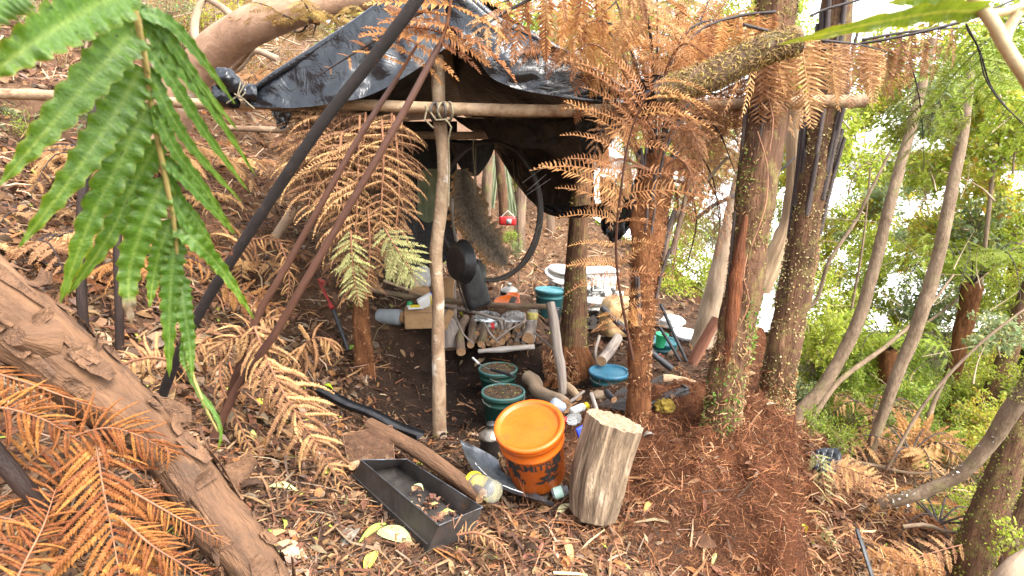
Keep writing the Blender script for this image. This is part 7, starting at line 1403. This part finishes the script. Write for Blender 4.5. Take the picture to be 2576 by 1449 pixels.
bushes([(1285, 600, 6.4, .16, 'deep'), (1300, 625, 6.2, .10, 'pale'), (1330, 640, 8, .2, 'bright'), (1420, 610, 9.5, .25, 'bright'), (1350, 560, 11, .35, 'bright'), (1285, 440, 11, .5, 'bright')], 'small plant', 'plants on the bank behind the hoop', n=900, lsize=.13)
# scattered low plants among the litter on the right
bushes([(2120, 1110, 4.6, .16, 'deep'), (2170, 1090, 4.9, .18, 'bright'), (2250, 1085, 5.0, .2, 'deep'), (2330, 1290, 3.9, .14, 'deep'), (2390, 1300, 3.8, .16, 'deep'), (2440, 1250, 4.2, .16, 'bright'), (2290, 1300, 4.0, .12, 'deep'), (2560, 1360, 3.0, .16, 'bright'), (2310, 1140, 4.8, .16, 'bright'), (2470, 1120, 4.8, .22, 'yellow'), (2530, 1090, 4.4, .2, 'yellow'), (2050, 1060, 4.3, .14, 'deep')],
       'low seedling', 'seedlings among the litter', n=420, lsize=.17, name='seedling', cat='plant')
# tree ferns further off
def far_fern(label, pts, r, nf, Ln, mat, seed, up=.5, dr=.35, n=13, kind='green', group=None):
    P = AP(*pts); root = thing('tree_fern', label, 'tree fern', tuple(P[0]), group); q = MB(); tube(q, P, r, m=10, lump=.2, seed=seed); obj('trunk', q, m_fernbark, root); rg = np.random.default_rng(seed); top = np.asarray(P[-1])
    for k in range(nf):
        a = 6.28 * (k + .5 * rg.random()) / nf; d = np.array((math.cos(a), math.sin(a), 0)); L_ = Ln * (.8 + .4 * rg.random())
        frond([top, top + d * L_ * .4 + (0, 0, L_ * up * (.6 + .6 * rg.random())), top + d * L_ * .8 + (0, 0, L_ * up * .7), top + d * L_ * 1.1 - (0, 0, L_ * .15)], .008, n, L_ * .34, kind, mat, t0=.12, ang=76, droop=dr, side=(0, 0, 1), root=root, joined=True, stalk=m_stipe)
    return root
far_fern('dark trunked tree fern with pale fronds in the bright undergrowth', ((2370, 1060, 6.5), (2400, 930, 6.5), (2430, 800, 6.6), (2445, 715, 6.6)), [.10, .08, .10, .12], 12, 1.0, m_ferngreen, 3)
far_fern('small tree fern rosette low in the bright undergrowth', ((2232, 960, 6.0), (2235, 905, 6.0), (2236, 880, 6.0)), [.10, .11, .09], 12, .6, m_ferngreen, 5)
far_fern('tree fern of weeping green fronds beyond the right slope of the tarp', ((1515, 420, 10), (1510, 200, 10.2), (1500, 110, 10.3)), [.12, .1, .1], 12, 1.4, m_ferngreen, 7, up=.3)
far_fern('tree fern with hanging green fronds behind the orange crown', ((1700, 420, 11), (1710, 120, 11.3), (1712, 20, 11.4)), [.12, .1, .1], 12, 1.5, m_ferngreen, 9, up=.3)
far_fern('pale green tree fern filling the lower bright slope', ((2300, 900, 9), (2320, 780, 9.1), (2330, 740, 9.1)), [.12, .1, .1], 12, 1.1, m_ferngreen, 11)
far_fern('tree fern far down the slope at the right edge', ((2540, 840, 9), (2550, 700, 9.1), (2555, 660, 9.1)), [.12, .1, .1], 11, 1.2, m_ferngreen, 13)
far_fern('ground fern of tan dead fronds below the curved tan tree', ((2290, 1160, 4.6), (2292, 1140, 4.6)), [.04, .03], 9, .45, m_deadtan, 15, up=.35, n=12)
far_fern('ground fern of rusty dead fronds under the bent lichen branch', ((2360, 1330, 3.6), (2362, 1318, 3.6)), [.04, .03], 9, .40, m_dead, 17, up=.3, n=12)
far_fern('ground fern of brown dead fronds among bright plants left of the small rosette', ((2190, 1060, 5.4), (2192, 1045, 5.4)), [.04, .03], 8, .45, m_deadtan, 19, up=.35, n=12)
far_fern('dead fern of drooping brown fronds high on the slope behind the green fern', ((330, 520, 4.4), (332, 450, 4.4)), [.06, .05], 10, .8, m_deadtan, 21, up=.3, n=13, kind='comb')
far_fern('dead fern of drooping brown fronds under the thick tan trunk', ((620, 280, 6.0), (622, 235, 6.0)), [.06, .05], 10, .7, m_deadtan, 23, up=.25, n=13, kind='comb')
far_fern('dead fern hanging from the thick tan trunk at the top left', ((795, 60, 4.0), (797, 20, 4.0)), [.03, .02], 8, .45, M('dead_fern_olive', (.20, .11, .03), (.33, .22, .06), scale=6, rough=.6, bump=0, rnd=.3, trans=.3), 25, up=-.2, n=12, kind='comb')
far_fern('grey green fern on the dim slope at the left edge', ((40, 400, 4.8), (42, 330, 4.8)), [.06, .05], 10, .7, M('fern_dim', (.06, .09, .035), (.11, .15, .06), scale=5, rough=.6, bump=0, rnd=.3, trans=.3), 27, up=.25, n=14)
for i, (px, py, Y, lab, mt) in enumerate(((450, 520, 4.4, 'flattened dead fern on the slope left of the black stalk', m_deadtan), (560, 430, 5.0, 'tan dead fern on the slope below the tarp corner', m_deadtan), (650, 480, 5.0, 'dead fern on the slope just behind the golden bundle', m_golddk), (400, 640, 3.7, 'dead fern sprawled on the slope under the green leaf tips', m_dead),
        (120, 560, 3.6, 'brown dead fern on the slope at the left edge', m_golddk), (300, 420, 4.8, 'dead fern high on the slope behind the green fern stalk', m_deadtan), (480, 380, 5.6, 'dead fern under the left end of the beam', m_dead), (620, 680, 3.6, 'tan dead fern on the slope left of the red headed tool', m_deadtan), (230, 700, 3.0, 'dead fern behind the upper end of the paperbark trunk', m_dead), (700, 380, 6.0, 'faded dead fern on the slope behind the hanging scrap', m_deadtan),
        (60, 640, 3.0, 'dead fern above the paperbark trunk at the left edge', m_deadtan), (520, 600, 3.9, 'dry fern on the slope left of the sawn branch stub', m_golddk))):
    g0 = gnd(px, py); far_fern(lab, ((px, py + 6, g0[1]), (px, py - 10, g0[1])), [.02, .015], 8, .42 + .1 * (i % 3), mt, 40 + i, up=.16, n=12, kind=('comb', 'feather', 'brush')[i % 3], dr=.25)
# thin trees up the slope and beyond
for i, (pts, r, lab) in enumerate(((((720, 290, 8), (700, 180, 8.2), (695, 60, 8.5), (705, -60, 8.8)), .05, 'thin pale trunk behind the left flap of the tarp'), (((660, 330, 7), (600, 260, 7.2), (560, 240, 7.4), (520, 180, 7.6)), .04, 'low pale limb curving across the slope under the thick tan trunk'), (((880, 200, 9), (870, 80, 9.3), (880, -50, 9.6)), .045, 'thin brown trunk just left of the tarp peak'),
        (((420, 260, 6), (380, 140, 6.4), (360, -30, 7)), .04, 'thin brown trunk behind the green fern stalk'), (((1420, 520, 12), (1430, 260, 12.5), (1440, -40, 13)), .08, 'tall brown trunk far behind the right end of the beam'), (((1580, 520, 12), (1570, 200, 12.5), (1560, -60, 13)), .07, 'tall grey trunk far behind the tree fern crown'),
        (((1880, 600, 11), (1890, 250, 11.5), (1900, -60, 12)), .1, 'stout brown trunk far behind the creeper covered trunk'), (((60, 240, 6.5), (100, 90, 7), (120, -50, 7.4)), .05, 'thin grey trunk at the upper left behind the fern leaves'))):
    slim(lab, pts, [r, r * .85, r * .7], mat=m_bark if i % 2 else m_barkpale, seed=120 + i)
rg = np.random.default_rng(31); hay = thing('twig_tangle', 'tangle of thin bare twigs on the slope under the thick tan trunk', 'twigs', A(640, 260, 6.5)); q = MB()
for k in range(120):
    px, py = 420 + 480 * rg.random(), 20 + 280 * rg.random(); Y = 5.5 + 3 * rg.random(); dx, dy = 90 * rg.normal(), 60 * rg.normal(); tube(q, AP((px, py, Y), (px + dx * .5 + 10 * rg.normal(), py + dy * .5 + 10 * rg.normal(), Y + .1), (px + dx, py + dy, Y + .2 * rg.normal())), [.012 * rg.random() + .004, .003], m=4, n=6, cap=False)
obj('twigs', q, m_barkpale, hay, kind='stuff')
hay = thing('twig_tangle', 'haze of thin bare twigs and vines among the bright leaves at the right', 'twigs', A(2300, 700, 7)); q = MB()
for k in range(110):
    px, py = 1990 + 600 * rg.random(), 250 + 850 * rg.random(); Y = 5.5 + 3 * rg.random(); dx, dy = 70 * rg.normal(), -120 * rg.random(); tube(q, AP((px, py, Y), (px + dx * .5 + 12 * rg.normal(), py + dy * .5, Y + .1), (px + dx, py + dy, Y + .2 * rg.normal())), [.009 * rg.random() + .003, .002], m=4, n=6, cap=False)
obj('twigs', q, m_barkpale, hay, kind='stuff')
